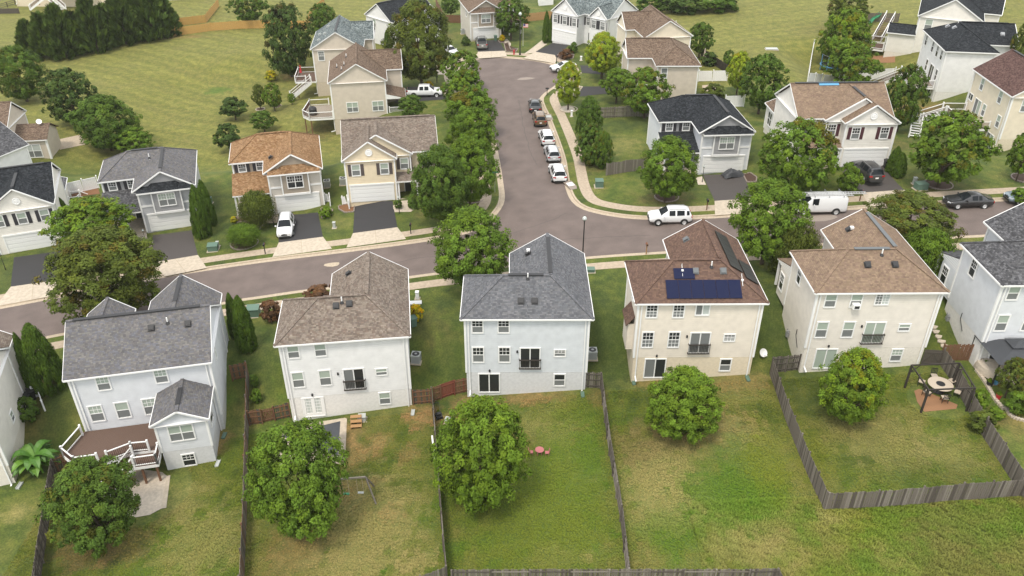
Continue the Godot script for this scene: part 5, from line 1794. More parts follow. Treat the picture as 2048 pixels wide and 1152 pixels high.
	stairs(dk, Vector3(-1.0, 2.1, -3.1), Vector3(-1.0, 0.6, -6.0), 1.8, "deck_brown")
	stairs(dk, Vector3(-0.2, 0.6, -6.6), Vector3(3.0, -1.6, -8.0), 1.6, "white")
	stairs(dk, Vector3(-1.8, 0.6, -6.6), Vector3(-5.0, -1.6, -8.0), 1.6, "white")
	s = {"roof": "roof_grey", "wall": "white", "W": 11.0, "D": 9.0, "deep": -4.0, "ridge_vents": false}
	o = home("house", "white house corner showing behind the cypress hedge at the top", -80.5, -213.0, 188.0, 3.0, 1.0, beyond)
	house_b(o, 1, s)
	window(o, Vector3(4.2, -1.2, eave_in - 0.01), PI, 1.0, 1.2, "hung", "glass_dark", "glass_dark")
	s = {"roof": "roof_grey", "wall": "white", "W": 3.6, "D": 2.6, "E": 2.3, "rise": 0.8, "deep": -0.6, "base": 0.05, "ridge_vents": false, "rear": 0.0}
	o = thing("garden_shed", "small white garden shed beyond the cul-de-sac houses", "shed", on(Vector2(7.28, -187.46), 0.15), 0.05)
	house_b(o, 1, s)
	s = {"roof": "roof_charcoal", "wall": "white", "W": 12.0, "D": 9.0, "deep": -3.0, "ridge_vents": false}
	o = home("house", "white house at the top right corner behind garden shrubs", 101.0, -182.0, 70.0, 9.8, 1.0, beyond)
	house_b(o, 1, s)


func side_porch(o: Node3D, side: float, wall: String, roof: String) -> void:
	# the stub of the front porch that shows past the side wall
	var w := MB.new()
	var x0 := 5.2
	var x1 := -1.0
	lean_to(o, x1, x0, 4.0, 6.7, 2.75, 10.4, roof, [x0 - 0.2, x1 + 0.4])
	w.siding([Vector3(x0 - 0.012, -0.3, 6.6), Vector3(x0 - 0.012, -0.3, 9.2), Vector3(x0 - 0.012, 3.0, 9.2), Vector3(x0 - 0.012, 3.9, 6.6)], Vector3(1, 0, 0))
	w.siding([Vector3(x1, -0.3, 9.2), Vector3(x0 - 0.012, -0.3, 9.2), Vector3(x0 - 0.012, 3.0, 9.2), Vector3(x1, 3.0, 9.2)], Vector3(0, 0, 1))
	part("porch_wall", w.mesh(), M["wall_" + wall], o)
	window(o, Vector3(x0, 1.4, 8.3), PI / 2, 0.9, 1.6, "hung", "glass_dark", "glass_dark", 1)


func meter(o: Node3D, p: Vector3) -> void:
	# gas meter and conduit on the side wall
	var m := MB.new()
	m.box(Vector3(0.16, -0.2, 0), Vector3(0.26, 0.36, 0.34))
	m.tube(Vector3(0.12, -0.2, 0.3), Vector3(0.12, 0.25, 0.3), 0.03, 0.03, 6)
	m.tube(Vector3(0.12, 0.1, -0.3), Vector3(0.12, 0.1, 0.3), 0.03, 0.03, 6)
	m.lathe([Vector2(0.0, 0.3), Vector2(0.12, 0.26), Vector2(0.14, 0.05), Vector2(0.0, 0.0)], 10, Vector3(0.15, 0, 0))
	part("gas_meter", m.mesh(), M.grey_metal, o, at(p))
	m = MB.new()
	m.tube(Vector3(0.05, 0.9, -1.6), Vector3(0.05, 0.1, -2.4), 0.03, 0.03, 6)
	m.tube(Vector3(0.05, 0.9, -1.6), Vector3(0.05, 1.5, -1.6), 0.03, 0.03, 6)
	part("conduit", m.mesh(), M.dark_metal, o, at(p))


func room_side(o: Node3D) -> void:
	# sunroom off the right-hand end of the sand house
	var holder := Node3D.new()
	holder.name = "sunroom"
	o.add_child(holder)
	var w := MB.new()
	var f := MB.new()
	var x0 := 5.2
	var x1 := 9.6
	var za := 1.6
	var zb := 6.4
	w.siding([Vector3(x0, -0.3, zb), Vector3(x1, -0.3, zb), Vector3(x1, 3.2, zb), Vector3(x0, 3.2, zb)], Vector3(0, 0, 1))
	w.siding([Vector3(x1, -0.3, za), Vector3(x1, -0.3, zb), Vector3(x1, 3.2, zb), Vector3(x1, 4.6, (za + zb) / 2), Vector3(x1, 3.2, za)], Vector3(1, 0, 0))
	w.siding([Vector3(x0, -0.3, za), Vector3(x1, -0.3, za), Vector3(x1, 3.2, za), Vector3(x0, 3.2, za)], Vector3(0, 0, -1))
	f.box(Vector3((x0 + x1) / 2, -2.2, (za + zb) / 2), Vector3(x1 - x0 - 0.02, 3.8, zb - za - 0.02))
	part("wall", w.mesh(), M.wall_sand, holder)
	part("foundation", f.mesh(), M.found_sand, holder)
	var r := MB.new()
	var zm := (za + zb) / 2
	slab(r, [Vector3(x0, 3.2, zb + 0.3), Vector3(x1 + 0.3, 3.2, zb + 0.3), Vector3(x1 + 0.3, 4.75, zm), Vector3(x0, 4.75, zm)], 0.1)
	slab(r, [Vector3(x0, 3.2, za - 0.3), Vector3(x1 + 0.3, 3.2, za - 0.3), Vector3(x1 + 0.3, 4.75, zm), Vector3(x0, 4.75, zm)], 0.1)
	part("roof", r.mesh(), M.roof_brown, holder)
	var t := MB.new()
	gutter(t, Vector3(x0, 3.15, zb + 0.3), Vector3(x1 + 0.3, 3.15, zb + 0.3))
	t.box(Vector3(x1, 1.4, zb), Vector3(0.26, 3.4, 0.26))
	part("trim", t.mesh(), M.white, holder)
	var q := frame_mesh(2.2, 1.9, "twin")
	var win := part("window", q, M.white, o, at(Vector3(7.4, 1.4, zb + 0.01)))
	for px in [-0.55, 0.55]:
		part("pane", boxmesh(Vector3(1.1, 0.95, 0.02)), M.glass_pale, win, at(Vector3(px, 0.475, 0.012)))
		part("pane", boxmesh(Vector3(1.1, 0.95, 0.02)), M.glass_screen, win, at(Vector3(px, -0.475, 0.012)))
	dish("white satellite dish on the brown sunroom roof", o.position + Basis(Vector3.UP, o.rotation.y) * Vector3(8.6, 4.5, 4.4), 0.6)


func dish(label: String, p: Vector3, yaw: float) -> void:
	var d := thing("satellite_dish", label, "satellite dish", p, yaw)
	d.scale = Vector3.ONE * 0.82
	var m := MB.new()
	m.lathe([Vector2(0.0, 0.0), Vector2(0.25, 0.035), Vector2(0.46, 0.12), Vector2(0.48, 0.11), Vector2(0.25, 0.0), Vector2(0.0, -0.03)], 16)
	part("reflector", m.mesh(), M.white, d, Transform3D(Basis(Vector3.RIGHT, 0.9), Vector3(0, 0.75, 0.05)))
	m = MB.new()
	m.tube(Vector3(0, -0.1, -0.2), Vector3(0, 0.7, 0), 0.03, 0.03, 6)
	m.beam(Vector3(0, 0.5, 0.25), Vector3(0, 0.75, 0.62), 0.035, 0.035)
	part("mast", m.mesh(), M.grey_metal, d)
	part("receiver", boxmesh(Vector3(0.14, 0.09, 0.12)), M.white, d, at(Vector3(0, 0.78, 0.64)))


func solar(o: Node3D) -> void:
	# panels on the garden slope and the black ones on the side slope
	var sl := atan(2.16 / 3.5)
	var b := Basis(Vector3.RIGHT, -sl)
	var key := MB.new()
	key.box(Vector3(0, 0.09, 0), Vector3(1.02, 0.04, 1.72))
	var mesh := key.mesh()
	var rail := MB.new()
	var x := 2.1
	var list := []
	for i in 6:
		list.append([2.38 - i * 1.05, 1.08])
	for q in list:
		part("solar_panel", mesh, M.solar, o, Transform3D(b, Vector3(q[0], WALL_H + q[1] * 0.617 + 0.02, q[1])))
	part("solar_panel", boxmesh(Vector3(1.75, 0.04, 1.0), Vector3(0, 0.09, 0)), M.solar, o, Transform3D(b, Vector3(1.25, WALL_H + 2.33 * 0.617 + 0.02, 2.33)))
	for p in [Vector3(1.35, 0, 3.0), Vector3(-3.6, 0, 2.2)]:
		rail.tube(p + Vector3(0, WALL_H + p.z * 0.617, 0), p + Vector3(0, WALL_H + p.z * 0.617 + 0.22, 0), 0.022, 0.022, 6)
		rail.tube(p + Vector3(0, WALL_H + p.z * 0.617 + 0.1, 0), p + Vector3(0.05, WALL_H + p.z * 0.617 - 0.45, -0.95), 0.022, 0.022, 6)
		rail.box(p + Vector3(0.02, WALL_H + p.z * 0.617 - 0.15, -0.5), Vector3(0.18, 0.14, 0.14))
	part("conduit", rail.mesh(), M.white, o)
	# side slope (garage side is local -x)
	var c := Basis(Vector3.UP, PI / 2) * Basis(Vector3.RIGHT, -sl)
	for q in [[3.7, 1.15], [4.75, 1.15], [5.8, 1.15], [6.85, 1.15], [7.9, 1.15], [8.95, 1.15], [3.0, 2.55], [4.05, 2.55], [5.1, 2.55]]:
		var dx: float = 3.5 - q[1]
		var xx := -(11.1 / 2 - dx * 1.0)
		if q[1] > 2.0:
			dx = 0.85
			xx = -(11.1 / 2 - dx)
		else:
			dx = 2.15
			xx = -(11.1 / 2 - dx)
		part("solar_panel", boxmesh(Vector3(1.03, 0.04, 1.35), Vector3(0, 0.09, 0)), M.solar_black, o, Transform3D(Basis(Vector3.UP, PI / 2) * Basis(Vector3.RIGHT, -sl), Vector3(xx, WALL_H + dx * 0.617 + 0.02, q[0])))


func umbrella(label: String, p: Vector3, mat: String, h: float) -> void:
	var u := thing("patio_umbrella", label, "umbrella", p)
	var m := MB.new()
	m.tube(Vector3(0, 0, 0), Vector3(0, h, 0), 0.025, 0.025, 6)
	part("pole", m.mesh(), M.grey_metal, u)
	m = MB.new()
	m.lathe([Vector2(0.0, h), Vector2(0.07, h - 0.1), Vector2(0.16, h * 0.62), Vector2(0.24, h * 0.42), Vector2(0.14, h * 0.40), Vector2(0.03, h * 0.42)], 9)
	part("canopy", m.mesh(), M[mat], u)
	m = MB.new()
	m.lathe([Vector2(0.0, 0.1), Vector2(0.1, 0.1), Vector2(0.25, 0.05), Vector2(0.26, 0.0)], 12)
	part("foot", m.mesh(), M.dark, u)


# ==================================================================== fences
# pts: the line of the top rail on the ground; rail_side +1 puts the rails left of the walking direction
func fence(label: String, pts: Array, h: float, mats: Array, rail_side := 1.0, singly := true, group := "", span := 2.4, called := "fence") -> Node3D:
	var o := thing(called, label, called.replace("_", " "), on(pts[0]), 0.0, group)
	var origin := o.position
	var joined := MB.new()
	var bw := 0.14
	var pitch := 0.155
	var kinds := [boxmesh(Vector3(bw, h, 0.022), Vector3(0, h / 2, 0)), boxmesh(Vector3(bw, h + 0.04, 0.022), Vector3(0, h / 2 + 0.02, 0)), boxmesh(Vector3(bw - 0.012, h - 0.03, 0.022), Vector3(0, h / 2 - 0.015, 0))]
	for i in pts.size() - 1:
		var a: Vector2 = pts[i]
		var b: Vector2 = pts[i + 1]
		var len := a.distance_to(b)
		var d := (b - a) / len
		var yaw := atan2(-d.y, d.x)
		var nn := Vector2(d.y, -d.x) * rail_side
		var spans := maxi(1, roundi(len / span))
		for k in spans + 1:
			if k == spans and i < pts.size() - 2:
				continue
			var p := a + d * (len * k / spans)
			var q := on(p + nn * 0.075) - origin
			part("post", boxmesh(Vector3(0.1, h + 0.18, 0.1), Vector3(0, h / 2 + 0.02, 0)), M[mats[k % mats.size()]], o, at(q, yaw))
		for k in spans:
			var p := a + d * (len * k / spans)
			var q := a + d * (len * (k + 1) / spans)
			for y in [0.28, h * 0.55, h - 0.18]:
				var r := MB.new()
				r.beam(on(p + nn * 0.04, y) - origin, on(q + nn * 0.04, y) - origin, 0.045, 0.09)
				part("rail", r.mesh(), M[mats[(k + 1) % mats.size()]], o)
		var n := int(len / pitch)
		for k in n:
			var p := a + d * (len * (k + 0.5) / n)
			var t := Transform3D(Basis(Vector3.UP, yaw) * Basis(Vector3.BACK, R.randf_range(-0.012, 0.012)), on(p, 0.03 + R.randf_range(-0.015, 0.02)) - origin)
			if singly:
				part("board", kinds[R.randi() % 3], M[mats[R.randi() % mats.size()]], o, t)
			else:
				joined.box(t * Vector3(0, h / 2, 0), Vector3(bw, h, 0.022), t.basis)
	if not singly:
		var j := part("boards", joined.mesh(), M[mats[0]], o)
		j.set_meta("kind", "stuff")
	return o


func vinyl(label: String, pts: Array, h: float, group := "") -> void:
	var o := thing("vinyl_fence", label, "fence", on(pts[0]), 0.0, group)
	for i in pts.size() - 1:
		var a: Vector2 = pts[i]
		var b: Vector2 = pts[i + 1]
		var len := a.distance_to(b)
		var d := (b - a) / len
		var yaw := atan2(-d.y, d.x)
		var k := maxi(1, roundi(len / 2.4))
		for j in k + 1:
			var p := a + d * (len * j / k)
			if j == k and i < pts.size() - 2:
				continue
			var m := MB.new()
			m.box(Vector3(0, h / 2, 0), Vector3(0.13, h + 0.2, 0.13))
			m.lathe([Vector2(0.0, h + 0.24), Vector2(0.1, h + 0.12), Vector2(0.1, h + 0.1)], 4)
			part("post", m.mesh(), M.vinyl, o, at(on(p) - o.position, yaw))
		for j in k:
			var p := on(a + d * (len * j / k)) - o.position
			var q := on(a + d * (len * (j + 1) / k)) - o.position
			var m := MB.new()
			var w := len / k - 0.14
			var mid := (p + q) * 0.5
			var sl := atan2(q.y - p.y, len / k)
			for s in 8:
				m.box(Vector3(-w / 2 + w * (s + 0.5) / 8, h / 2, 0), Vector3(w / 8 - 0.008, h - 0.3, 0.03))
			m.box(Vector3(0, h - 0.1, 0), Vector3(w, 0.14, 0.06))
			m.box(Vector3(0, 0.12, 0), Vector3(w, 0.14, 0.06))
			part("panel", m.mesh(), M.vinyl, o, Transform3D(Basis(Vector3.UP, yaw) * Basis(Vector3.BACK, sl), mid))


func gate(label: String, a: Vector2, b: Vector2, h: float, mat: String, brace := true) -> void:
	var o := thing("garden_gate", label, "gate", on(a))
	var len := a.distance_to(b)
	var d := (b - a) / len
	var yaw := atan2(-d.y, d.x)
	var n := int(len / 0.15)
	for k in n:
		var p := a + d * (len * (k + 0.5) / n)
		part("board", boxmesh(Vector3(0.145, h, 0.022), Vector3(0, h / 2, 0)), M[mat], o, at(on(p, 0.06) - o.position, yaw))
	var nn := Vector2(d.y, -d.x) * -0.04
	for y in [0.3, h - 0.2]:
		var m := MB.new()
		m.beam(on(a + nn, y) - o.position, on(b + nn, y) - o.position, 0.04, 0.09)
		part("rail", m.mesh(), M[mat], o)
	if brace:
		var m := MB.new()
		m.beam(on(a + nn * 1.3, 0.3) - o.position, on((a + b) * 0.5 + nn * 1.3, h - 0.2) - o.position, 0.04, 0.09)
		m.beam(on(b + nn * 1.3, 0.3) - o.position, on((a + b) * 0.5 + nn * 1.3, h - 0.2) - o.position, 0.04, 0.09)
		part("brace", m.mesh(), M[mat], o)


func fences() -> void:
	var grey := ["wood_grey", "wood_grey_b", "wood_grey_c", "wood_grey"]
	var brown := ["wood_brown", "wood_brown", "wood_grey_b"]
	var g := "weathered board fences between the near gardens"
	fence("grey board fence running along the bottom of the photo", [Vector2(-4.06, -36.77), Vector2(1.20, -36.47), Vector2(9.06, -35.97), Vector2(15.44, -35.57), Vector2(17.31, -35.49), Vector2(17.62, -32.05)], 1.7, grey, -1.0, true, g)
	fence("grey board fence along the bottom of the garden with the swing", [Vector2(-4.42, -37.04), Vector2(-6.14, -36.34), Vector2(-10.67, -35.19)], 1.7, grey, -1.0, true, g)
	fence("grey board fence across the bottom of the patio table garden", [Vector2(22.42, -41.70), Vector2(25.99, -41.65), Vector2(29.18, -41.80), Vector2(32.03, -41.97), Vector2(36.18, -42.10), Vector2(41.53, -42.27)], 1.7, grey, 1.0, true, g)
	fence("grey board fence on the left of the patio table garden", [Vector2(22.69, -57.55), Vector2(22.41, -51.93), Vector2(22.31, -45.85), Vector2(22.42, -41.70)], 1.7, grey, 1.0, true, g)
	fence("short grey fence beside the beige house's left corner", [Vector2(25.26, -57.82), Vector2(24.07, -57.71), Vector2(22.79, -57.62)], 1.7, grey, 1.0, true, g)
	fence("grey board fence behind the pergola on the right", [Vector2(37.19, -57.26), Vector2(37.30, -54.43), Vector2(36.80, -48.69), Vector2(36.60, -42.91), Vector2(36.55, -38.85)], 1.7, grey, 1.0, true, g)
	gate("weathered gate with crossed braces at the beige house's right corner", Vector2(35.70, -57.50), Vector2(37.06, -57.08), 1.6, "wood_grey_b")
	fence("reddish brown fence between the two right-hand houses", [Vector2(37.42, -57.70), Vector2(39.96, -57.26)], 1.7, ["wood_brown", "wood_brown"], 1.0, true, g)
	fence("grey board fence between the blue-grey and the cream house", [Vector2(7.84, -56.88), Vector2(7.79, -52.30), Vector2(7.77, -48.42), Vector2(7.90, -41.65), Vector2(7.77, -36.09)], 1.7, grey, -1.0, true, g)
	fence("short grey fence at the blue-grey house's right corner", [Vector2(6.47, -57.09), Vector2(7.80, -56.89)], 1.7, grey, -1.0, true, g)
	fence("grey board fence between the white and the blue-grey house", [Vector2(-6.99, -56.35), Vector2(-6.24, -50.69), Vector2(-5.38, -44.13), Vector2(-4.81, -39.81), Vector2(-4.42, -37.04)], 1.7, grey, -1.0, true, g)
	fence("brown board fence at the white house's right corner", [Vector2(-8.69, -56.24), Vector2(-7.07, -56.29)], 1.6, brown, -1.0, true, g)
	gate("rust red wooden gate left of the blue-grey house", Vector2(-6.32, -56.75), Vector2(-5.16, -57.26), 1.6, "wood_red", false)
	fence("brown fence beside the rust red gate", [Vector2(-5.12, -57.25), Vector2(-3.89, -57.54)], 1.6, ["wood_red", "wood_brown"], -1.0, true, g)
	fence("brown stub of fence between the plank fence and the rust red gate", [Vector2(-6.92, -56.47), Vector2(-6.32, -56.75)], 1.6, brown, -1.0, true, g)
	fence("brown fence panels at the white house's left corner", [Vector2(-20.81, -55.18), Vector2(-19.53, -55.53)], 1.6, brown, -1.0, true, g)
	gate("brown gate with a V brace left of the white house", Vector2(-21.83, -54.98), Vector2(-20.84, -55.23), 1.4, "wood_brown")
	fence("brown fence panel beside the V-braced gate", [Vector2(-22.94, -54.76), Vector2(-21.83, -54.87)], 1.6, brown, -1.0, true, g)
	fence("grey-brown board fence between the sunroom house and the white house", [Vector2(-24.10, -59.71), Vector2(-23.50, -56.53), Vector2(-22.25, -51.56), Vector2(-20.33, -44.22), Vector2(-18.60, -37.18), Vector2(-17.64, -33.33)], 1.7, ["wood_grey", "wood_brown", "wood_grey_b", "wood_grey_c"], -1.0, true, g)
	fence("short brown fence at the sunroom house's right corner", [Vector2(-25.52, -59.34), Vector2(-24.13, -59.62)], 1.7, brown, -1.0, true, g)
	fence("grey fence at the lower left beside the dark tree", [Vector2(-37.82, -49.70), Vector2(-36.72, -46.58), Vector2(-35.53, -43.44), Vector2(-34.48, -40.55), Vector2(-33.04, -36.83)], 1.7, grey, 1.0, true, g)
	fence("dark brown fence behind the banana plant", [Vector2(-37.88, -49.82), Vector2(-36.64, -50.68), Vector2(-35.46, -51.62)], 1.7, ["wood_grey_b", "wood_brown"], -1.0, true, g)
	# farther off
	var far := "fences across the short street"
	fence("grey fence behind the conifers in the corner garden", [Vector2(12.50, -115.41), Vector2(17.25, -115.24), Vector2(19.91, -114.69)], 1.6, ["wood_grey_c", "wood_grey"], -1.0, true, far)
	fence("grey fence beside the round street tree in the corner garden", [Vector2(11.87, -95.46), Vector2(16.75, -96.56)], 1.6, ["wood_grey_c", "wood_grey"], 1.0, true, far)
	fence("golden new wooden fence edging the meadow", [Vector2(-72.79, -178.53), Vector2(-65.52, -182.09), Vector2(-59.16, -182.80), Vector2(-51.83, -182.36), Vector2(-44.12, -179.98), Vector2(-45.25, -190.65), Vector2(-44.31, -200.94)], 1.7, ["wood_gold"], 1.0, false, far)
	fence("golden wooden fence climbing beside the cypress hedge", [Vector2(-72.68, -178.52), Vector2(-73.90, -187.43), Vector2(-68.94, -189.43), Vector2(-70.69, -204.88)], 1.7, ["wood_gold"], 1.0, false, far)
	fence("brown fence beside the small tree at the head of the cul-de-sac", [Vector2(-17.37, -193.64), Vector2(-14.30, -177.43), Vector2(-10.42, -175.81)], 1.6, ["wood_brown"], 1.0, false, far)
	fence("tan fence between the cul-de-sac houses", [Vector2(0.61, -172.67), Vector2(8.61, -173.34)], 1.6, ["wood_new"], 1.0, false, far)
	fence("grey fence beside the green slide", [Vector2(66.65, -157.70), Vector2(71.96, -156.61)], 1.6, ["wood_grey"], 1.0, false, far)
	fence("dark garden fence beside the patio umbrella", [Vector2(32.47, -141.53), Vector2(34.69, -131.50)], 1.4, ["trellis"], 1.0, false, far)
	fence("grey fence at the far top left corner", [Vector2(-128.88, -201.35), Vector2(-117.47, -201.43)], 1.2, ["wood_grey_b"], 1.0, false, far)
	rail_fence("grey three-rail fence along the far edge of the meadow", [Vector2(25.36, -173.51), Vector2(31.67, -172.97)])
	rail_fence("dark rail fence at the top left corner", [Vector2(-125.09, -203.17), Vector2(-121.96, -212.22)])
	var vg := "white vinyl fences"
	vinyl("white vinyl fence behind the grey house's left side", [Vector2(-59.03, -99.92), Vector2(-55.83, -101.67)], 1.7, vg)
	vinyl("white vinyl fence beside the sand hip-roofed house", [Vector2(29.60, -128.48), Vector2(33.92, -127.84)], 1.7, vg)
	vinyl("short white vinyl fence behind the black-roofed house", [Vector2(31.13, -116.44), Vector2(33.80, -116.15)], 1.7, vg)
	vinyl("white vinyl fence around the trampoline garden", [Vector2(52.76, -144.77), Vector2(45.88, -125.53), Vector2(49.44, -129.26), Vector2(54.93, -132.24), Vector2(62.44, -132.59)], 1.7, vg)
	vinyl("pair of white vinyl panels beside the drive with the white car", [Vector2(-23.37, -93.27), Vector2(-22.76, -93.05), Vector2(-22.51, -92.02)], 1.1, vg)
	vinyl("pair of white vinyl panels at the yellow-cream house's left corner", [Vector2(-20.88, -91.69), Vector2(-20.26, -91.72), Vector2(-19.87, -90.49)], 1.1, vg)


func rail_fence(label: String, pts: Array) -> void:
	var o := thing("rail_fence", label, "fence", on(pts[0]))
	var a: Vector2 = pts[0]
	var b: Vector2 = pts[1]
	var k := maxi(2, roundi(a.distance_to(b) / 2.6))
	for j in k + 1:
		part("post", boxmesh(Vector3(0.14, 1.4, 0.14), Vector3(0, 0.65, 0)), M.wood_grey_b, o, at(on(a.lerp(b, float(j) / k)) - o.position))
	for j in k:
		for y in [0.35, 0.78, 1.2]:
			var m := MB.new()
			m.beam(on(a.lerp(b, float(j) / k), y) - o.position, on(a.lerp(b, float(j + 1) / k), y) - o.position, 0.06, 0.13)
			part("rail", m.mesh(), M.wood_grey, o)


# ==================================================================== trees
# a crown of unit half-width and half-height made of leaf-sized faces gathered in clumps
func crown(kind: String, seed_: int, clumps: int, leaves: int, size: float, accent := "") -> Mesh:
	var key := "crown_%s_%d_%d" % [kind, seed_, leaves]
	if cache.has(key):
		return cache[key]
	var rr := RandomNumberGenerator.new()
	rr.seed = seed_ * 977 + 5
	var nz := FastNoiseLite.new()
	nz.seed = seed_
	nz.frequency = 0.9
	var v := PackedVector3Array()
	var n := PackedVector3Array()
	var c := PackedColorArray()
	var lobes := []
	if kind == "broad" or kind == "shrub":
		for i in 9:
			lobes.append(Vector3(rr.randf_range(-1, 1), rr.randf_range(-0.8, 0.9), rr.randf_range(-1, 1)).normalized())
	for k in clumps:
		var t := rr.randf_range(-1.0, 1.0)
		var az := rr.randf() * TAU
		var prof := 1.0
		match kind:
			"broad", "shrub":
				var tt := (t + 0.12) / (1.12 if t > -0.12 else 0.88)
				prof = pow(maxf(1.0 - tt * tt, 0.0), 0.5)
			"pear":
				var tt := (t + 0.35) / (1.35 if t > -0.35 else 0.65)
				prof = pow(maxf(1.0 - absf(tt) ** 1.9, 0.0), 0.6)
			"column":
				prof = pow(maxf(1.0 - ((t + 1.0) / 2.0) ** 1.9, 0.0), 0.62) * sm(-1.25, -0.8, t)
			"cypress":
				prof = pow((1.0 - t) / 2.0, 0.85) * 1.12 * sm(-1.3, -0.75, t)
			"weep":
				var tt := (t + 0.05)
				prof = pow(maxf(1.0 - (maxf(tt, 0.0) ** 2.0), 0.0), 0.5) * (1.0 if t > 0.0 else 0.9)
		var dir := Vector3(cos(az), 0, sin(az))
		var wob := 1.0 + (0.5 if kind == "broad" else 0.32) * nz.get_noise_3d(dir.x * 1.3, t * 1.3, dir.z * 1.3) + 0.24 * nz.get_noise_3d(dir.x * 4.0, t * 4.0, dir.z * 4.0)
		if kind == "column" or kind == "cypress":
			wob = 1.0 + 0.12 * nz.get_noise_3d(dir.x * 2.0, t * 3.0, dir.z * 2.0)
		wob = minf(wob, 1.22)
		var depth := pow(rr.randf(), 0.42)
		if kind == "column":
			depth = pow(rr.randf(), 0.2)
		var at_ := dir * prof * wob * lerpf(0.25, 1.0, depth) + Vector3(0, t * (1.0 if depth > 0.4 else 0.85), 0)
		var cr := rr.randf_range(0.075, 0.155)
		match kind:
			"column":
				cr = 0.16
			"cypress":
				cr = rr.randf_range(0.10, 0.18)
			"shrub":
				cr = 0.22
		var outward := (at_ * Vector3(1, 0.7, 1)).normalized()
		var tone := rr.randf_range(0.50, 0.97)
		if kind == "cypress":
			tone = rr.randf_range(0.30, 1.0)
		var warm := rr.randf_range(-0.5, 1.0)
		var hue := Color(tone * (0.92 + 0.10 * maxf(warm, 0.0)), tone, tone * (0.95 - 0.25 * maxf(warm, 0.0)))
		if accent == "red" and nz.get_noise_3d(at_.x * 0.9 + 7.0, at_.y * 0.9, at_.z * 0.9) + 0.25 * at_.y > 0.32:
			hue = Color(minf(tone * 1.2, 1.0), tone * 0.68, tone * 0.65)
		elif accent == "gold" and rr.randf() < 0.22 + 0.3 * at_.y:
			hue = Color(1.0, minf(tone * 1.2, 1.0), tone * 0.7)
		elif accent == "rust" and rr.randf() < 0.10:
			hue = Color(tone * 1.05, tone * 0.72, tone * 0.6)
		# leaves sit on the upper and outer side of a clump
		var per := int(leaves / clumps)
		for i in per:
			var off := Vector3(rr.randfn(), rr.randfn(), rr.randfn()).normalized() * cr * pow(rr.randf(), 0.4)
			if off.dot(outward + Vector3.UP * 0.6) < 0.0 and rr.randf() < 0.6:
				off = -off
			if kind == "cypress":
				# sprays sweep out and up
				off = (dir * rr.randf_range(0.0, 1.0) + Vector3(0, rr.randf_range(0.0, 0.55), 0) + Vector3(rr.randfn(), rr.randfn() * 0.4, rr.randfn()) * 0.2) * cr * 1.5
			elif kind == "weep":
				off = Vector3(rr.randfn() * 0.10, -absf(rr.randfn()) * 0.32, rr.randfn() * 0.10) + dir * 0.03
			var p := at_ + off
			var nn := (off.normalized() * 0.55 + outward * 0.5 + Vector3.UP * 0.35 + Vector3(rr.randfn(), rr.randfn(), rr.randfn()) * 0.36).normalized()
			var e := nn.cross(Vector3(rr.randfn(), rr.randfn(), rr.randfn())).normalized()
			if kind == "weep" or kind == "column":
				e = (Vector3.UP if kind == "column" else Vector3.DOWN) + Vector3(rr.randfn(), 0, rr.randfn()) * 0.25
				e = (e - nn * e.dot(nn)).normalized()
			elif kind == "cypress":
				e = (dir * 0.8 + Vector3.UP * 0.7 + Vector3(rr.randfn(), rr.randfn(), rr.randfn()) * 0.25).normalized()
				nn = e.cross(Vector3(rr.randfn(), rr.randfn(), rr.randfn())).normalized()
				if nn.dot(outward + Vector3.UP * 0.5) < 0:
					nn = -nn
			var f := nn.cross(e)
			var s := size * rr.randf_range(0.7, 1.35)
			var wd := s * 0.52
			if kind == "weep" or kind == "cypress":
				wd = s * 0.26
			elif kind == "column":
				wd = s * 0.4
			var q0 := p - e * s
			var q1 := p + f * wd - nn * s * 0.12
			var q2 := p + e * s
			var q3 := p - f * wd - nn * s * 0.12
			v.append_array([q0, q1, q2, q0, q2, q3])
			n.append_array([nn, nn, nn, nn, nn, nn])
			var kx := rr.randf_range(0.86, 1.1)
			var col := Color(minf(hue.r * kx, 1.0), minf(hue.g * kx, 1.0), minf(hue.b * kx, 1.0))
			c.append_array([col, col, col, col, col, col])
	var arr := []
	arr.resize(Mesh.ARRAY_MAX)
	arr[Mesh.ARRAY_VERTEX] = v
	arr[Mesh.ARRAY_NORMAL] = n
	arr[Mesh.ARRAY_COLOR] = c
	var m := ArrayMesh.new()
	m.add_surface_from_arrays(Mesh.PRIMITIVE_TRIANGLES, arr)
	m.set_meta("open", kind == "broad" or kind == "pear" or kind == "shrub")
	cache[key] = m
	return m


func leaf(name_: String, r: float, g: float, b: float) -> void:
	var m := StandardMaterial3D.new()
	m.albedo_color = lin(r, g, b)
	m.vertex_color_use_as_albedo = true
	m.roughness = 0.7
	m.metallic_specular = 0.18
	m.backlight_enabled = true
	m.backlight = Color(r * 0.5, g * 0.5, b * 0.4)
	M["leaf_" + name_] = m


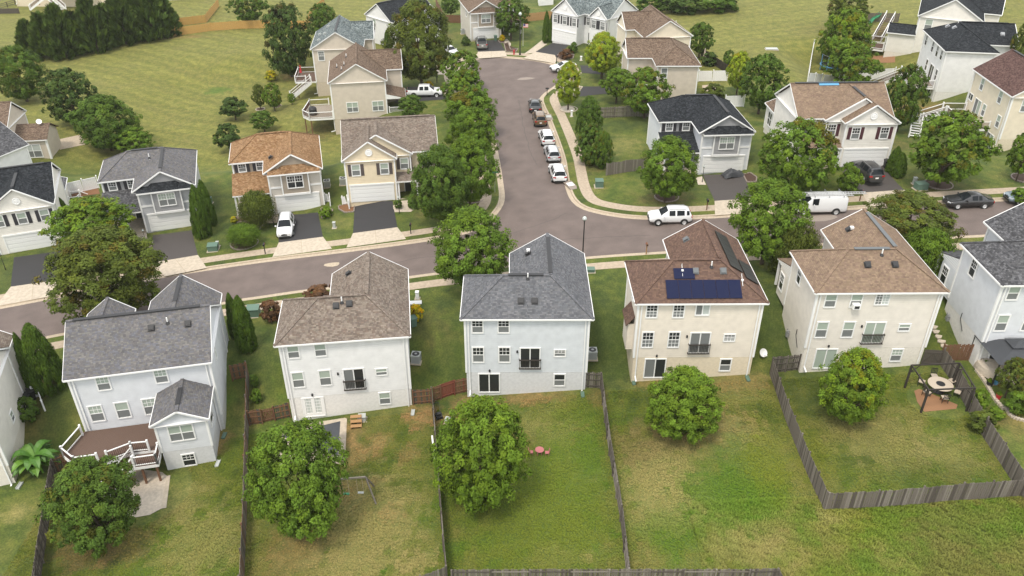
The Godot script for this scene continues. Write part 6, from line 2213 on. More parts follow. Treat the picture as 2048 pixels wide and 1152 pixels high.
# at: ground point, r: half width, ry: half height, clear: stem below the crown
func tree(called: String, label: String, cat: String, spec: Array, crown_mesh: Mesh, mat: String, group := "", limbs := 6) -> Node3D:
	var g: Vector2 = spec[0]
	var r: float = spec[1]
	var ry: float = spec[2]
	var clear: float = spec[3]
	var o := thing(called, label, cat, on(g), R.randf() * TAU, group)
	var cm := part("crown" if clear > 0.3 else "foliage", crown_mesh, M["leaf_" + mat], o, Transform3D(Basis.from_scale(Vector3(r, ry * 0.98, r * R.randf_range(0.94, 1.04)) * (1.03 if crown_mesh.get_meta("open", false) else 1.0)), Vector3(0, clear + ry, 0)))
	var m := MB.new()
	var tr := clampf(r * 0.055, 0.05, 0.24)
	var top := Vector3(R.randf_range(-0.1, 0.1) * r, clear + ry * 1.1, R.randf_range(-0.1, 0.1) * r)
	m.tube(Vector3(0, -0.3, 0), Vector3(0, clear * 0.7, 0), tr * 1.25, tr, 8, false)
	m.tube(Vector3(0, clear * 0.7, 0), top, tr, tr * 0.3, 7, false)
	for i in limbs:
		var az := TAU * (i + R.randf() * 0.6) / limbs
		var y0 := lerpf(clear * 0.8, clear + ry * 0.6, float(i) / limbs)
		m.tube(Vector3(0, y0, 0), Vector3(cos(az) * r * 0.55, y0 + ry * R.randf_range(0.35, 0.6), sin(az) * r * 0.55), tr * 0.5, tr * 0.12, 5, false)
	part("trunk" if clear > 0.3 else "stem", m.mesh(), M.bark, o)
	return o


func ring(label: String, p: Vector2, r: float, mat := "mulch", edge := "stone") -> void:
	var o := thing("tree_ring", label, "planting ring", on(p), R.randf() * TAU, "mulch rings at the feet of street trees")
	var m := MB.new()
	m.lathe([Vector2(r, 0.0), Vector2(r * 0.98, 0.05), Vector2(r * 0.5, 0.10), Vector2(0.0, 0.13)], 18)
	part("mulch", m.mesh(), M[mat], o)
	var n := int(TAU * r / 0.3)
	for i in n:
		var a := TAU * i / n
		part("edging_stone", boxmesh(Vector3(0.27, 0.16, 0.13)), M[edge], o, at(Vector3(cos(a) * (r + 0.06), 0.05, sin(a) * (r + 0.06)), -a + PI / 2 + R.randf_range(-0.1, 0.1)))


func trees() -> void:
	leaf("bright", 0.152, 0.23, 0.025)
	leaf("mid", 0.13, 0.205, 0.026)
	leaf("deep", 0.10, 0.16, 0.028)
	leaf("dark", 0.075, 0.115, 0.03)
	leaf("olive", 0.115, 0.142, 0.028)
	leaf("bronze", 0.18, 0.15, 0.05)
	leaf("yellow", 0.4, 0.38, 0.03)
	leaf("lime", 0.26, 0.33, 0.03)
	leaf("cypress", 0.125, 0.185, 0.042)
	leaf("arbor", 0.085, 0.14, 0.02)
	leaf("plum", 0.17, 0.085, 0.05)
	leaf("gold_flower", 0.7, 0.55, 0.02)
	var a1 := crown("broad", 1, 520, 33800, 0.031)
	var a2 := crown("broad", 2, 500, 33500, 0.031)
	var a3 := crown("broad", 3, 540, 33480, 0.030, "rust")
	var ag := crown("broad", 4, 380, 17000, 0.042, "gold")
	var ar := crown("broad", 5, 380, 17000, 0.042, "red")
	var p1 := crown("pear", 6, 480, 31200, 0.031)
	var p2 := crown("pear", 7, 480, 31200, 0.031, "gold")
	var pr := crown("pear", 8, 360, 14400, 0.045, "rust")
	var b1 := crown("broad", 9, 320, 11500, 0.050)
	var b2 := crown("broad", 10, 320, 11500, 0.050, "rust")
	var col := crown("column", 11, 520, 15600, 0.06)
	var cyp := crown("cypress", 12, 300, 9900, 0.14)
	var cyp2 := crown("cypress", 13, 300, 9900, 0.14)
	var wp := crown("weep", 14, 300, 15000, 0.06)
	var sh := crown("shrub", 15, 70, 3000, 0.11)
	var shr := crown("shrub", 16, 70, 3000, 0.11, "rust")
	var shg := crown("shrub", 17, 70, 3000, 0.11, "gold")
	var back := "young trees standing in the near gardens"
	tree("garden_tree", "dark green round tree at the lower left in front of the deck stairs", "tree", [Vector2(-30.48, -42.32), 3.19, 3.27, 0.90], a3, "deep", back)
	tree("garden_tree", "large bright green tree hiding the white house's patio", "tree", [Vector2(-15.23, -42.41), 3.28, 4.29, 1.20], a1, "mid", back)
	tree("garden_tree", "bright green tree in front of the blue-grey house", "tree", [Vector2(-2.08, -43.87), 3.20, 4.47, 1.00], a2, "bright", back)
	tree("garden_tree", "bright green tree in the open garden of the solar panel house", "tree", [Vector2(13.57, -50.51), 2.89, 2.75, 0.80], p1, "bright", back)
	tree("garden_tree", "yellow-tipped green tree beside the pergola", "tree", [Vector2(27.09, -50.95), 2.60, 2.92, 0.90], p2, "bright", back)
	var strt := "trees along the main street"
	tree("street_tree", "bushy green street tree between the mottled and the slate roof", "tree", [Vector2(-3.87, -70.63), 3.77, 3.64, 1.40], a2, "mid", strt)
	tree("street_tree", "tall dark green street tree left of the white van", "tree", [Vector2(25.26, -71.97), 3.43, 3.73, 1.40], a1, "mid", strt)
	tree("street_tree", "feathery olive street tree below the white van", "tree", [Vector2(27.37, -69.57), 2.17, 2.33, 1.20], wp, "olive", strt)
	tree("street_tree", "rust-tinged open street tree behind the tan roof", "tree", [Vector2(39.49, -72.76), 4.26, 2.21, 1.60], a3, "olive", strt)
	tree("weeping_tree", "yellow-green weeping tree behind the tan roof", "tree", [Vector2(39.46, -68.17), 2.60, 1.96, 1.20], wp, "mid", strt)
	tree("street_tree", "huge olive green tree overlapping the main street at left", "tree", [Vector2(-40.20, -69.52), 5.29, 4.07, 1.20], a3, "olive", strt)
	tree("street_tree", "yellow-flecked green tree beside the black-shuttered house", "tree", [Vector2(-47.55, -82.69), 4.24, 2.71, 1.40], ag, "mid", strt)
	tree("street_tree", "dense green tree at the yellow-cream house's right", "tree", [Vector2(-8.14, -85.24), 3.16, 4.11, 1.30], a1, "deep", strt)
	tree("street_tree", "round green street tree with its ring in the corner garden", "tree", [Vector2(17.88, -87.14), 3.14, 3.28, 1.20], a2, "mid", strt)
	tree("street_tree", "red-tinged maple in front of the plum-shuttered house", "tree", [Vector2(32.64, -86.91), 4.01, 3.88, 1.20], ar, "mid", strt)
	tree("garden_shrub", "small leafy shrub by the black car's drive", "shrub", [Vector2(38.72, -86.77), 1.26, 1.46, 0.50], sh, "mid")
	tree("street_tree", "spreading green tree right of the black car's drive", "tree", [Vector2(49.22, -86.96), 3.93, 3.77, 1.30], b2, "mid", strt)
	tree("street_tree", "tree half cut off by the right edge above the parked blue car", "tree", [Vector2(58.50, -87.67), 1.71, 2.36, 1.20], b1, "mid", strt)
	tree("garden_shrub", "green shrub at the right edge beside the blue car", "shrub", [Vector2(56.07, -82.00), 1.21, 0.70, 0.30], sh, "mid")
	var lane := "close-set trees on the left of the short street"
	tree("lane_tree", "nearest tree of the short street's row, over its own mulch ring", "tree", [Vector2(-5.03, -89.10), 3.04, 3.60, 1.50], a2, "mid", lane)
	tree("lane_tree", "second tree from the near end of the short street's row", "tree", [Vector2(-5.11, -100.85), 3.10, 3.25, 1.50], a1, "mid", lane)
	tree("lane_tree", "rust-topped third tree of the short street's row", "tree", [Vector2(-5.87, -110.91), 3.22, 2.90, 1.50], ar, "mid", lane)
	tree("lane_tree", "fourth tree from the near end of the short street's row", "tree", [Vector2(-7.19, -120.44), 3.22, 2.80, 1.50], pr, "mid", lane)
	tree("lane_tree", "farthest tree of the short street's row, by the turning circle", "tree", [Vector2(-7.93, -131.95), 2.83, 2.56, 1.40], b2, "mid", lane)
	tree("street_tree", "narrow lime green tree beside the turning circle", "tree", [Vector2(8.45, -119.71), 2.00, 2.89, 1.40], p2, "lime", strt)
	tree("street_tree", "bright lime tree in front of the hip-roofed sand house", "tree", [Vector2(14.69, -132.96), 3.15, 2.97, 1.50], p2, "lime", strt)
	tree("garden_tree", "small layered tree by the dark drive", "tree", [Vector2(15.83, -121.20), 2.33, 1.91, 1.40], b1, "mid")
	tree("garden_tree", "rust-flecked tree against the sand house's near wall", "tree", [Vector2(19.13, -114.32), 3.27, 2.95, 1.20], b2, "mid")
	var con := "conifers in the corner garden"
	tree("conifer", "farther dark conifer in the corner garden by the short street", "tree", [Vector2(10.54, -107.93), 1.85, 2.84, 0.20], p1, "deep", con)
	tree("conifer", "middle dark conifer in the corner garden", "tree", [Vector2(10.21, -99.56), 1.99, 2.51, 0.20], pr, "deep", con)
	tree("conifer", "nearest small conifer in the corner garden beside the grey fence", "tree", [Vector2(11.53, -97.74), 1.27, 2.34, 0.20], p2, "deep", con)
	var mid := "trees around the meadow gardens"
	tree("garden_tree", "dark green tree left of the tan-roofed white house", "tree", [Vector2(35.15, -112.96), 3.07, 3.54, 1.20], b1, "deep", mid)
	tree("garden_tree", "yellow-green thin tree by the white vinyl fence", "tree", [Vector2(33.83, -120.83), 1.85, 2.58, 1.40], ag, "lime", mid)
	tree("garden_shrub", "dark green shrub at the edge of the right meadow", "shrub", [Vector2(35.47, -134.07), 0.90, 1.25, 0.30], sh, "deep", mid)
	tree("garden_tree", "dark green tree behind the buff gabled house", "tree", [Vector2(31.96, -140.59), 2.03, 2.39, 1.00], b1, "deep", mid)
	tree("garden_shrub", "low pale shrub behind the black hip roof", "shrub", [Vector2(30.35, -120.65), 1.65, 0.87, 0.20], sh, "olive", mid)
	tree("garden_tree", "yellowing tree above the trampoline", "tree", [Vector2(55.64, -139.08), 4.09, 4.18, 1.20], ag, "mid", mid)
	tree("garden_tree", "green tree in front of the trampoline garden's white fence", "tree", [Vector2(53.04, -127.34), 3.66, 3.23, 1.20], b2, "mid", mid)
	tree("garden_tree", "grey-green sparse tree at the top beside the right meadow", "tree", [Vector2(61.54, -154.37), 3.64, 2.47, 1.20], pr, "olive", mid)
	tree("garden_tree", "tall dark tree between the tarp roof and the white decks", "tree", [Vector2(54.24, -110.19), 2.62, 3.98, 1.20], b2, "deep", mid)
	tree("garden_tree", "tree cut by the top right corner", "tree", [Vector2(75.90, -122.20), 1.85, 4.19, 1.20], b2, "olive", mid)
	tree("garden_tree", "dark bronze tree at the left edge by the meadow", "tree", [Vector2(-84.23, -138.62), 3.92, 4.11, 1.00], a3, "deep", mid)
	tree("garden_tree", "dark green double tree left of the meadow", "tree", [Vector2(-70.57, -127.60), 3.98, 3.89, 1.00], b1, "dark", mid)
	tree("garden_tree", "green tree above the grey house's roof at left", "tree", [Vector2(-62.00, -119.58), 4.48, 3.69, 1.00], a2, "deep", mid)
	tree("garden_tree", "small green tree touching the grey roof at left", "tree", [Vector2(-57.73, -118.35), 2.82, 1.81, 0.80], b1, "mid", mid)
	tree("garden_tree", "large bronze-topped tree by the golden fence", "tree", [Vector2(-41.57, -153.26), 4.24, 6.01, 1.20], ar, "dark", mid)
	tree("garden_tree", "green tree between the golden fence and the slate roof", "tree", [Vector2(-37.76, -167.89), 3.00, 3.21, 1.20], b1, "deep", mid)
	tree("garden_tree", "green tree beyond the golden fence at the top", "tree", [Vector2(-57.77, -185.40), 3.82, 3.01, 1.40], b2, "deep", mid)
	tree("garden_tree", "great olive brown tree in front of the cul-de-sac's left house", "tree", [Vector2(-15.21, -135.82), 5.23, 5.76, 2.20], a3, "olive", mid)
	tree("garden_tree", "green tree standing before the house at the head of the cul-de-sac", "tree", [Vector2(-0.19, -160.27), 3.13, 2.93, 1.80], b2, "deep", mid)
	tree("garden_tree", "small green tree in the brown fenced corner at the top", "tree", [Vector2(-13.06, -180.24), 1.91, 1.69, 1.20], b1, "deep", mid)
	tree("garden_tree", "small green tree beside the white pickup truck", "tree", [Vector2(-15.09, -119.97), 1.89, 1.54, 0.90], b1, "deep", mid)
	var orch := "small fruit trees on the meadow's edge"
	tree("fruit_tree", "round dark shrub tree higher on the meadow's near edge", "tree", [Vector2(-46.52, -132.78), 2.09, 1.31, 1.00], sh, "dark", orch)
	tree("fruit_tree", "round dark shrub tree just above the golden tan roof", "tree", [Vector2(-43.36, -118.74), 1.98, 1.62, 0.90], sh, "dark", orch)
	tree("fruit_tree", "loose green fruit tree below the meadow's middle", "tree", [Vector2(-39.79, -125.85), 1.92, 1.36, 0.70], b1, "deep", orch)
	tree("fruit_tree", "thin pale fruit tree, left of the ringed pair", "tree", [Vector2(-43.32, -136.89), 1.11, 1.77, 0.90], b1, "olive", orch)
	tree("fruit_tree", "thin fruit tree with a small stone ring by the deck", "tree", [Vector2(-40.35, -134.94), 1.52, 1.89, 0.90], b2, "mid", orch)
	tree("fruit_tree", "tiny sapling beside a white box near the deck", "tree", [Vector2(-37.87, -137.30), 0.69, 0.78, 0.40], b1, "bright", orch)
	tree("garden_shrub", "yellow flowering shrub near the red umbrella deck", "shrub", [Vector2(-45.17, -151.77), 1.12, 0.81, 0.30], shg, "yellow", orch)
	# cypress hedge at the top left
	var hedge := "cypresses of the dark hedge by the meadow"
	var hd := [[Vector2(-96.23, -165.08), 2.63, 3.54, 0.00], [Vector2(-92.54, -164.49), 3.11, 4.22, 0.00], [Vector2(-89.38, -164.55), 3.35, 4.92, 0.00], [Vector2(-88.22, -168.36), 3.18, 3.88, 0.00], [Vector2(-84.67, -168.59), 3.42, 5.33, 0.00], [Vector2(-83.83, -172.98), 3.15, 3.97, 0.00], [Vector2(-80.92, -173.69), 3.61, 5.14, 0.00], [Vector2(-79.88, -178.17), 3.43, 4.60, 0.00], [Vector2(-76.09, -177.28), 3.93, 5.75, 0.00], [Vector2(-74.17, -179.18), 3.24, 4.19, 0.00]]
	var hl := ["leftmost cypress of the dark hedge", "second cypress from the hedge's left end", "third cypress from the hedge's left end", "fourth cypress from the hedge's left end", "fifth cypress from the hedge's left end", "sixth cypress of the hedge, a little lower than its neighbours", "seventh cypress of the hedge, below the far white stairs", "eighth cypress of the hedge", "tallest cypress near the hedge's right end", "rightmost cypress of the hedge, touching the golden fence"]
	for i in hd.size():
		tree("cypress_tree", hl[i], "tree", hd[i], cyp if i % 2 else cyp2, "cypress", hedge, 3)
	# columns
	var ab := "clipped looking arborvitae columns"
	tree("arborvitae", "tall arborvitae left of the sunroom house's gate, nearer of the pair", "tree", [Vector2(-24.90, -62.73), 0.97, 2.84, 0.00], col, "arbor", ab, 3)
	tree("arborvitae", "arborvitae behind the one beside the sunroom house", "tree", [Vector2(-26.50, -64.89), 0.66, 2.37, 0.00], col, "arbor", ab, 3)
	tree("arborvitae", "great arborvitae by the trash bins at the lower left", "tree", [Vector2(-41.69, -58.37), 1.46, 3.37, 0.00], col, "arbor", ab, 3)
	tree("arborvitae", "slimmer arborvitae behind the great one at the lower left", "tree", [Vector2(-42.86, -57.99), 0.66, 3.07, 0.00], col, "arbor", ab, 3)
	tree("arborvitae", "nearer arborvitae at the grey house's garage corner", "tree", [Vector2(-36.55, -86.07), 1.05, 3.23, 0.00], col, "arbor", ab, 3)
	tree("arborvitae", "farther arborvitae at the grey house's garage corner", "tree", [Vector2(-36.77, -88.98), 0.96, 2.90, 0.00], col, "arbor", ab, 3)
	tree("arborvitae", "left arborvitae beside the white cul-de-sac house", "tree", [Vector2(6.41, -155.47), 0.74, 2.78, 0.00], col, "arbor", ab, 3)
	tree("arborvitae", "right arborvitae beside the white cul-de-sac house", "tree", [Vector2(7.42, -155.23), 0.65, 2.49, 0.00], col, "arbor", ab, 3)
	tree("arborvitae", "arborvitae at the right corner of the white cul-de-sac house", "tree", [Vector2(17.50, -156.00), 1.21, 1.90, 0.00], col, "arbor", ab, 3)
	tree("arborvitae", "taller of the two clipped conifers right of the black car", "tree", [Vector2(45.44, -90.91), 0.83, 1.58, 0.00], col, "arbor", ab, 3)
	tree("arborvitae", "rounder of the two clipped conifers right of the black car", "tree", [Vector2(45.76, -90.07), 0.88, 1.43, 0.00], col, "arbor", ab, 3)
	tree("arborvitae", "row end arborvitae peeping over the black-shuttered house's right", "tree", [Vector2(-55.75, -91.51), 0.93, 1.89, 0.00], col, "arbor", ab, 3)
	tree("arborvitae", "pointed arborvitae between the shuttered house and its flecked tree", "tree", [Vector2(-56.43, -90.75), 0.80, 1.75, 0.00], col, "arbor", ab, 3)
	tree("arborvitae", "dark conifer at the corner of the slate-roofed cul-de-sac house", "tree", [Vector2(-24.18, -161.27), 0.78, 1.80, 0.00], col, "arbor", ab, 3)
	# small garden trees and shrubs
	tree("weeping_tree", "dark weeping tree before the golden roofed house's porch", "tree", [Vector2(-30.50, -88.34), 2.20, 1.74, 1.20], wp, "olive")
	tree("weeping_tree", "small weeping tree in a stone ring by the mailbox", "tree", [Vector2(-30.76, -83.23), 1.72, 0.91, 0.90], wp, "mid")
	tree("red_shrub", "large dark red shrub beside the mottled roof", "shrub", [Vector2(-23.65, -67.18), 1.08, 1.01, 0.20], shr, "plum")
	tree("red_shrub", "low red-brown shrub on the verge behind the mottled roof", "shrub", [Vector2(-19.55, -70.39), 1.37, 0.73, 0.10], shr, "plum")
	tree("flowering_shrub", "yellow flowering shrub at the white house's right wall", "shrub", [Vector2(-9.25, -65.66), 0.67, 0.81, 0.10], shg, "gold_flower")
	tree("garden_shrub", "leafy green shrub beside the trash bins at lower left", "shrub", [Vector2(-42.39, -55.21), 1.00, 1.08, 0.10], sh, "deep")
	tree("garden_shrub", "rose shrub with pale flowers behind the brown gate", "shrub", [Vector2(-22.88, -57.26), 0.49, 0.64, 0.10], sh, "mid")
	tree("garden_shrub", "second rose shrub farther along the brown board fence", "shrub", [Vector2(-23.37, -58.78), 0.41, 0.61, 0.10], sh, "deep")
	tree("garden_shrub", "yellow shrub beside the grey pickup's drive", "shrub", [Vector2(-1.92, -159.92), 0.53, 0.53, 0.10], shg, "gold_flower")
	tree("garden_shrub", "yellow shrub beside the white pickup", "shrub", [Vector2(-13.97, -134.86), 0.84, 0.55, 0.10], shg, "gold_flower")
	tree("garden_shrub", "blue-green round shrub left of the grey pickup", "shrub", [Vector2(-8.83, -159.19), 0.86, 0.71, 0.10], sh, "dark")
	tree("garden_shrub", "dark shrub bed beside the white cul-de-sac house's drive", "shrub", [Vector2(9.64, -145.47), 1.15, 0.76, 0.10], shr, "plum")
	tree("garden_shrub", "upright dark shrub near the white cul-de-sac house's door", "shrub", [Vector2(10.92, -147.86), 0.81, 0.90, 0.10], sh, "deep")
	tree("garden_shrub", "leafy bed at the golden roofed house's right garage corner", "shrub", [Vector2(-22.57, -89.40), 0.79, 0.63, 0.10], sh, "bright")
	tree("garden_shrub", "shrub in the bed left of the yellow-cream porch", "shrub", [Vector2(-13.76, -89.69), 0.48, 0.48, 0.10], sh, "deep")
	tree("garden_shrub", "shrub in the bed right of the yellow-cream porch", "shrub", [Vector2(-12.08, -89.79), 0.60, 0.45, 0.10], shr, "deep")
	tree("garden_shrub", "orange flowering plant by the weeping tree's bed", "shrub", [Vector2(-33.87, -89.50), 0.43, 0.35, 0.10], shg, "yellow")
	tree("garden_shrub", "wild green shrubs along the fence beside the pergola", "shrub", [Vector2(37.80, -51.57), 0.73, 0.86, 0.10], sh, "bright")
	tree("garden_shrub", "bushy green plant at the foot of the far right fence", "shrub", [Vector2(38.64, -50.41), 0.60, 0.45, 0.10], sh, "bright")
	tree("garden_tree", "flowering small tree among the patio clutter at right", "tree", [Vector2(40.48, -52.60), 1.13, 1.44, 1.00], pr, "olive")
	tree("garden_shrub", "green shrub in the white-edged bed at the right edge", "shrub", [Vector2(40.42, -50.88), 0.96, 0.82, 0.20], shr, "mid")
	tree("garden_shrub", "vine bush spilling over the grey fence beside the pergola", "shrub", [Vector2(36.78, -49.13), 0.98, 0.76, 0.20], shr, "olive")
	tree("garden_shrub", "round shrub behind the shuttered far white house at top right", "shrub", [Vector2(91.67, -159.83), 1.13, 1.23, 0.10], sh, "deep")
	tree("garden_shrub", "dark shrub row left end behind the meadow's rail fence", "shrub", [Vector2(28.33, -174.59), 3.08, 1.54, 0.10], sh, "deep")
	tree("garden_shrub", "dark shrub row middle behind the meadow's rail fence", "shrub", [Vector2(34.87, -171.54), 4.03, 2.02, 0.10], sh, "dark")
	tree("garden_shrub", "dark shrub row right end behind the meadow's rail fence", "shrub", [Vector2(41.69, -170.68), 4.01, 2.00, 0.10], sh, "deep")
	tree("garden_shrub", "dense shrubs by the patio umbrella at the far house", "shrub", [Vector2(32.90, -136.28), 1.41, 0.95, 0.10], shr, "dark")
	ring("stone ring under the nearest tree of the short street's row", Vector2(-4.79, -91.68), 1.35)
	ring("stone ring under the round tree in the corner garden", Vector2(18.29, -88.37), 1.35)
	ring("pale stone ring under the narrow lime tree", Vector2(8.55, -120.04), 1.25, "paver", "paver")
	ring("stone ring under the spreading tree at right", Vector2(49.61, -87.62), 1.45, "mulch")
	ring("stone ring at the right edge above the blue car", Vector2(59.65, -88.30), 1.2, "mulch")
	ring("stone ring under the small weeping tree", Vector2(-31.06, -83.82), 1.5, "mulch")
	ring("small stone ring under the thin fruit tree by the deck", Vector2(-40.59, -137.58), 0.7, "mulch")
	ring("small stone ring under the pale fruit tree", Vector2(-43.50, -137.20), 0.7, "mulch", "paver")
	# banana plant
	var bp := thing("banana_plant", "large leaved banana plant at the lower left beside the dark fence", "plant", on(Vector2(-39.41, -50.09)))
	for i in 32:
		var az := TAU * i * 0.382 + R.randf_range(-0.2, 0.2)
		var ln := R.randf_range(1.3, 2.2)
		var y0 := R.randf_range(0.7, 1.9)
		var rise := R.randf_range(0.25, 1.0)
		var m := MB.new()
		var side := Vector3(-sin(az), 0, cos(az))
		var d := Vector3(cos(az), 0, sin(az))
		var prev := []
		for k in 7:
			var t := k / 6.0
			var c := Vector3(0, y0, 0) + d * ln * t + Vector3.UP * (rise * sin(t * 2.2) * 1.1 - 0.55 * t * t)
			var w := 0.38 * sin(clampf(t * 0.93 + 0.07, 0.0, 1.0) * PI) ** 0.6
			var row := [c + side * w + Vector3.UP * 0.10, c, c - side * w + Vector3.UP * 0.10]
			if prev.size():
				for s in 2:
					m.poly([prev[s], prev[s + 1], row[s + 1]], Vector3.UP)
					m.poly([prev[s], row[s + 1], row[s]], Vector3.UP)
			prev = row
		part("leaf", m.mesh(), M.banana_a if i % 3 else M.banana_b, bp)
	var st := MB.new()
	for i in 4:
		var a := TAU * i / 4.0
		st.tube(Vector3(cos(a) * 0.3, -0.1, sin(a) * 0.3), Vector3(cos(a) * 0.15, 1.8, sin(a) * 0.15), 0.11, 0.06, 7)
	part("stem", st.mesh(), M.banana_b, bp)


# ==================================================================== vehicles
# stations from the nose to the tail: [z, bottom, belt, top, half width, half width of the roof]
const BODIES := {
	"suv": [[2.28, 0.42, 0.66, 0.70, 0.70, 0.55], [2.2, 0.30, 0.80, 0.86, 0.84, 0.66], [1.9, 0.28, 0.92, 0.98, 0.91, 0.72], [1.1, 0.26, 1.02, 1.10, 0.93, 0.74], [0.35, 0.26, 1.06, 1.62, 0.93, 0.60], [0.25, 0.26, 1.06, 1.65, 0.93, 0.60], [-0.45, 0.26, 1.07, 1.69, 0.93, 0.61], [-0.55, 0.26, 1.07, 1.69, 0.93, 0.61], [-1.45, 0.26, 1.10, 1.66, 0.92, 0.60], [-1.62, 0.27, 1.12, 1.64, 0.92, 0.59], [-1.95, 0.30, 1.12, 1.58, 0.90, 0.57], [-2.22, 0.36, 1.04, 1.10, 0.85, 0.70], [-2.28, 0.46, 0.90, 0.94, 0.80, 0.70]],
	"sedan": [[2.4, 0.40, 0.58, 0.62, 0.66, 0.5], [2.3, 0.26, 0.70, 0.75, 0.82, 0.62], [1.9, 0.24, 0.80, 0.86, 0.90, 0.70], [1.0, 0.22, 0.90, 0.97, 0.91, 0.72], [0.15, 0.22, 0.93, 1.38, 0.91, 0.56], [0.05, 0.22, 0.93, 1.40, 0.91, 0.56], [-0.55, 0.22, 0.94, 1.44, 0.91, 0.56], [-0.65, 0.22, 0.94, 1.44, 0.91, 0.56], [-1.0, 0.22, 0.96, 1.40, 0.91, 0.55], [-1.1, 0.23, 0.97, 1.38, 0.91, 0.54], [-1.15, 0.23, 0.97, 1.36, 0.90, 0.54], [-1.8, 0.26, 0.98, 1.03, 0.89, 0.70], [-2.3, 0.32, 0.92, 0.97, 0.84, 0.66], [-2.38, 0.42, 0.72, 0.76, 0.78, 0.66]],
	"van": [[2.8, 0.45, 0.80, 0.86, 0.78, 0.6], [2.65, 0.32, 0.98, 1.04, 0.94, 0.8], [2.0, 0.30, 1.12, 1.22, 1.0, 0.8], [1.35, 0.30, 1.2, 1.98, 1.0, 0.84], [1.2, 0.30, 1.2, 2.05, 1.0, 0.86], [0.45, 0.30, 1.2, 2.1, 1.0, 0.88], [0.35, 0.30, 1.2, 2.1, 1.0, 0.88], [-2.5, 0.30, 1.2, 2.1, 1.0, 0.88], [-2.6, 0.32, 1.2, 2.07, 0.99, 0.86], [-2.75, 0.36, 1.2, 2.0, 0.97, 0.84]],
	"pickup": [[2.9, 0.5, 0.86, 0.90, 0.78, 0.6], [2.78, 0.36, 1.0, 1.06, 0.94, 0.74], [2.4, 0.34, 1.1, 1.17, 1.0, 0.8], [1.55, 0.34, 1.16, 1.24, 1.0, 0.8], [0.85, 0.34, 1.2, 1.82, 1.0, 0.66], [0.75, 0.34, 1.2, 1.86, 1.0, 0.68], [0.0, 0.34, 1.2, 1.88, 1.0, 0.68], [-0.1, 0.34, 1.2, 1.88, 1.0, 0.68], [-0.8, 0.34, 1.2, 1.85, 1.0, 0.67], [-0.92, 0.34, 1.2, 1.80, 1.0, 0.66], [-1.0, 0.34, 1.14, 1.2, 1.0, 0.86], [-2.8, 0.36, 1.14, 1.2, 0.98, 0.86], [-2.88, 0.5, 1.05, 1.1, 0.95, 0.84]],
}
# which stretches between stations are glass: windscreen, rear window, side windows
const GLASS := {"suv": [[3], [10], [5, 7, 9]], "sedan": [[3], [10], [5, 7]], "van": [[2], [], [4]], "pickup": [[3], [9], [5, 7]]}


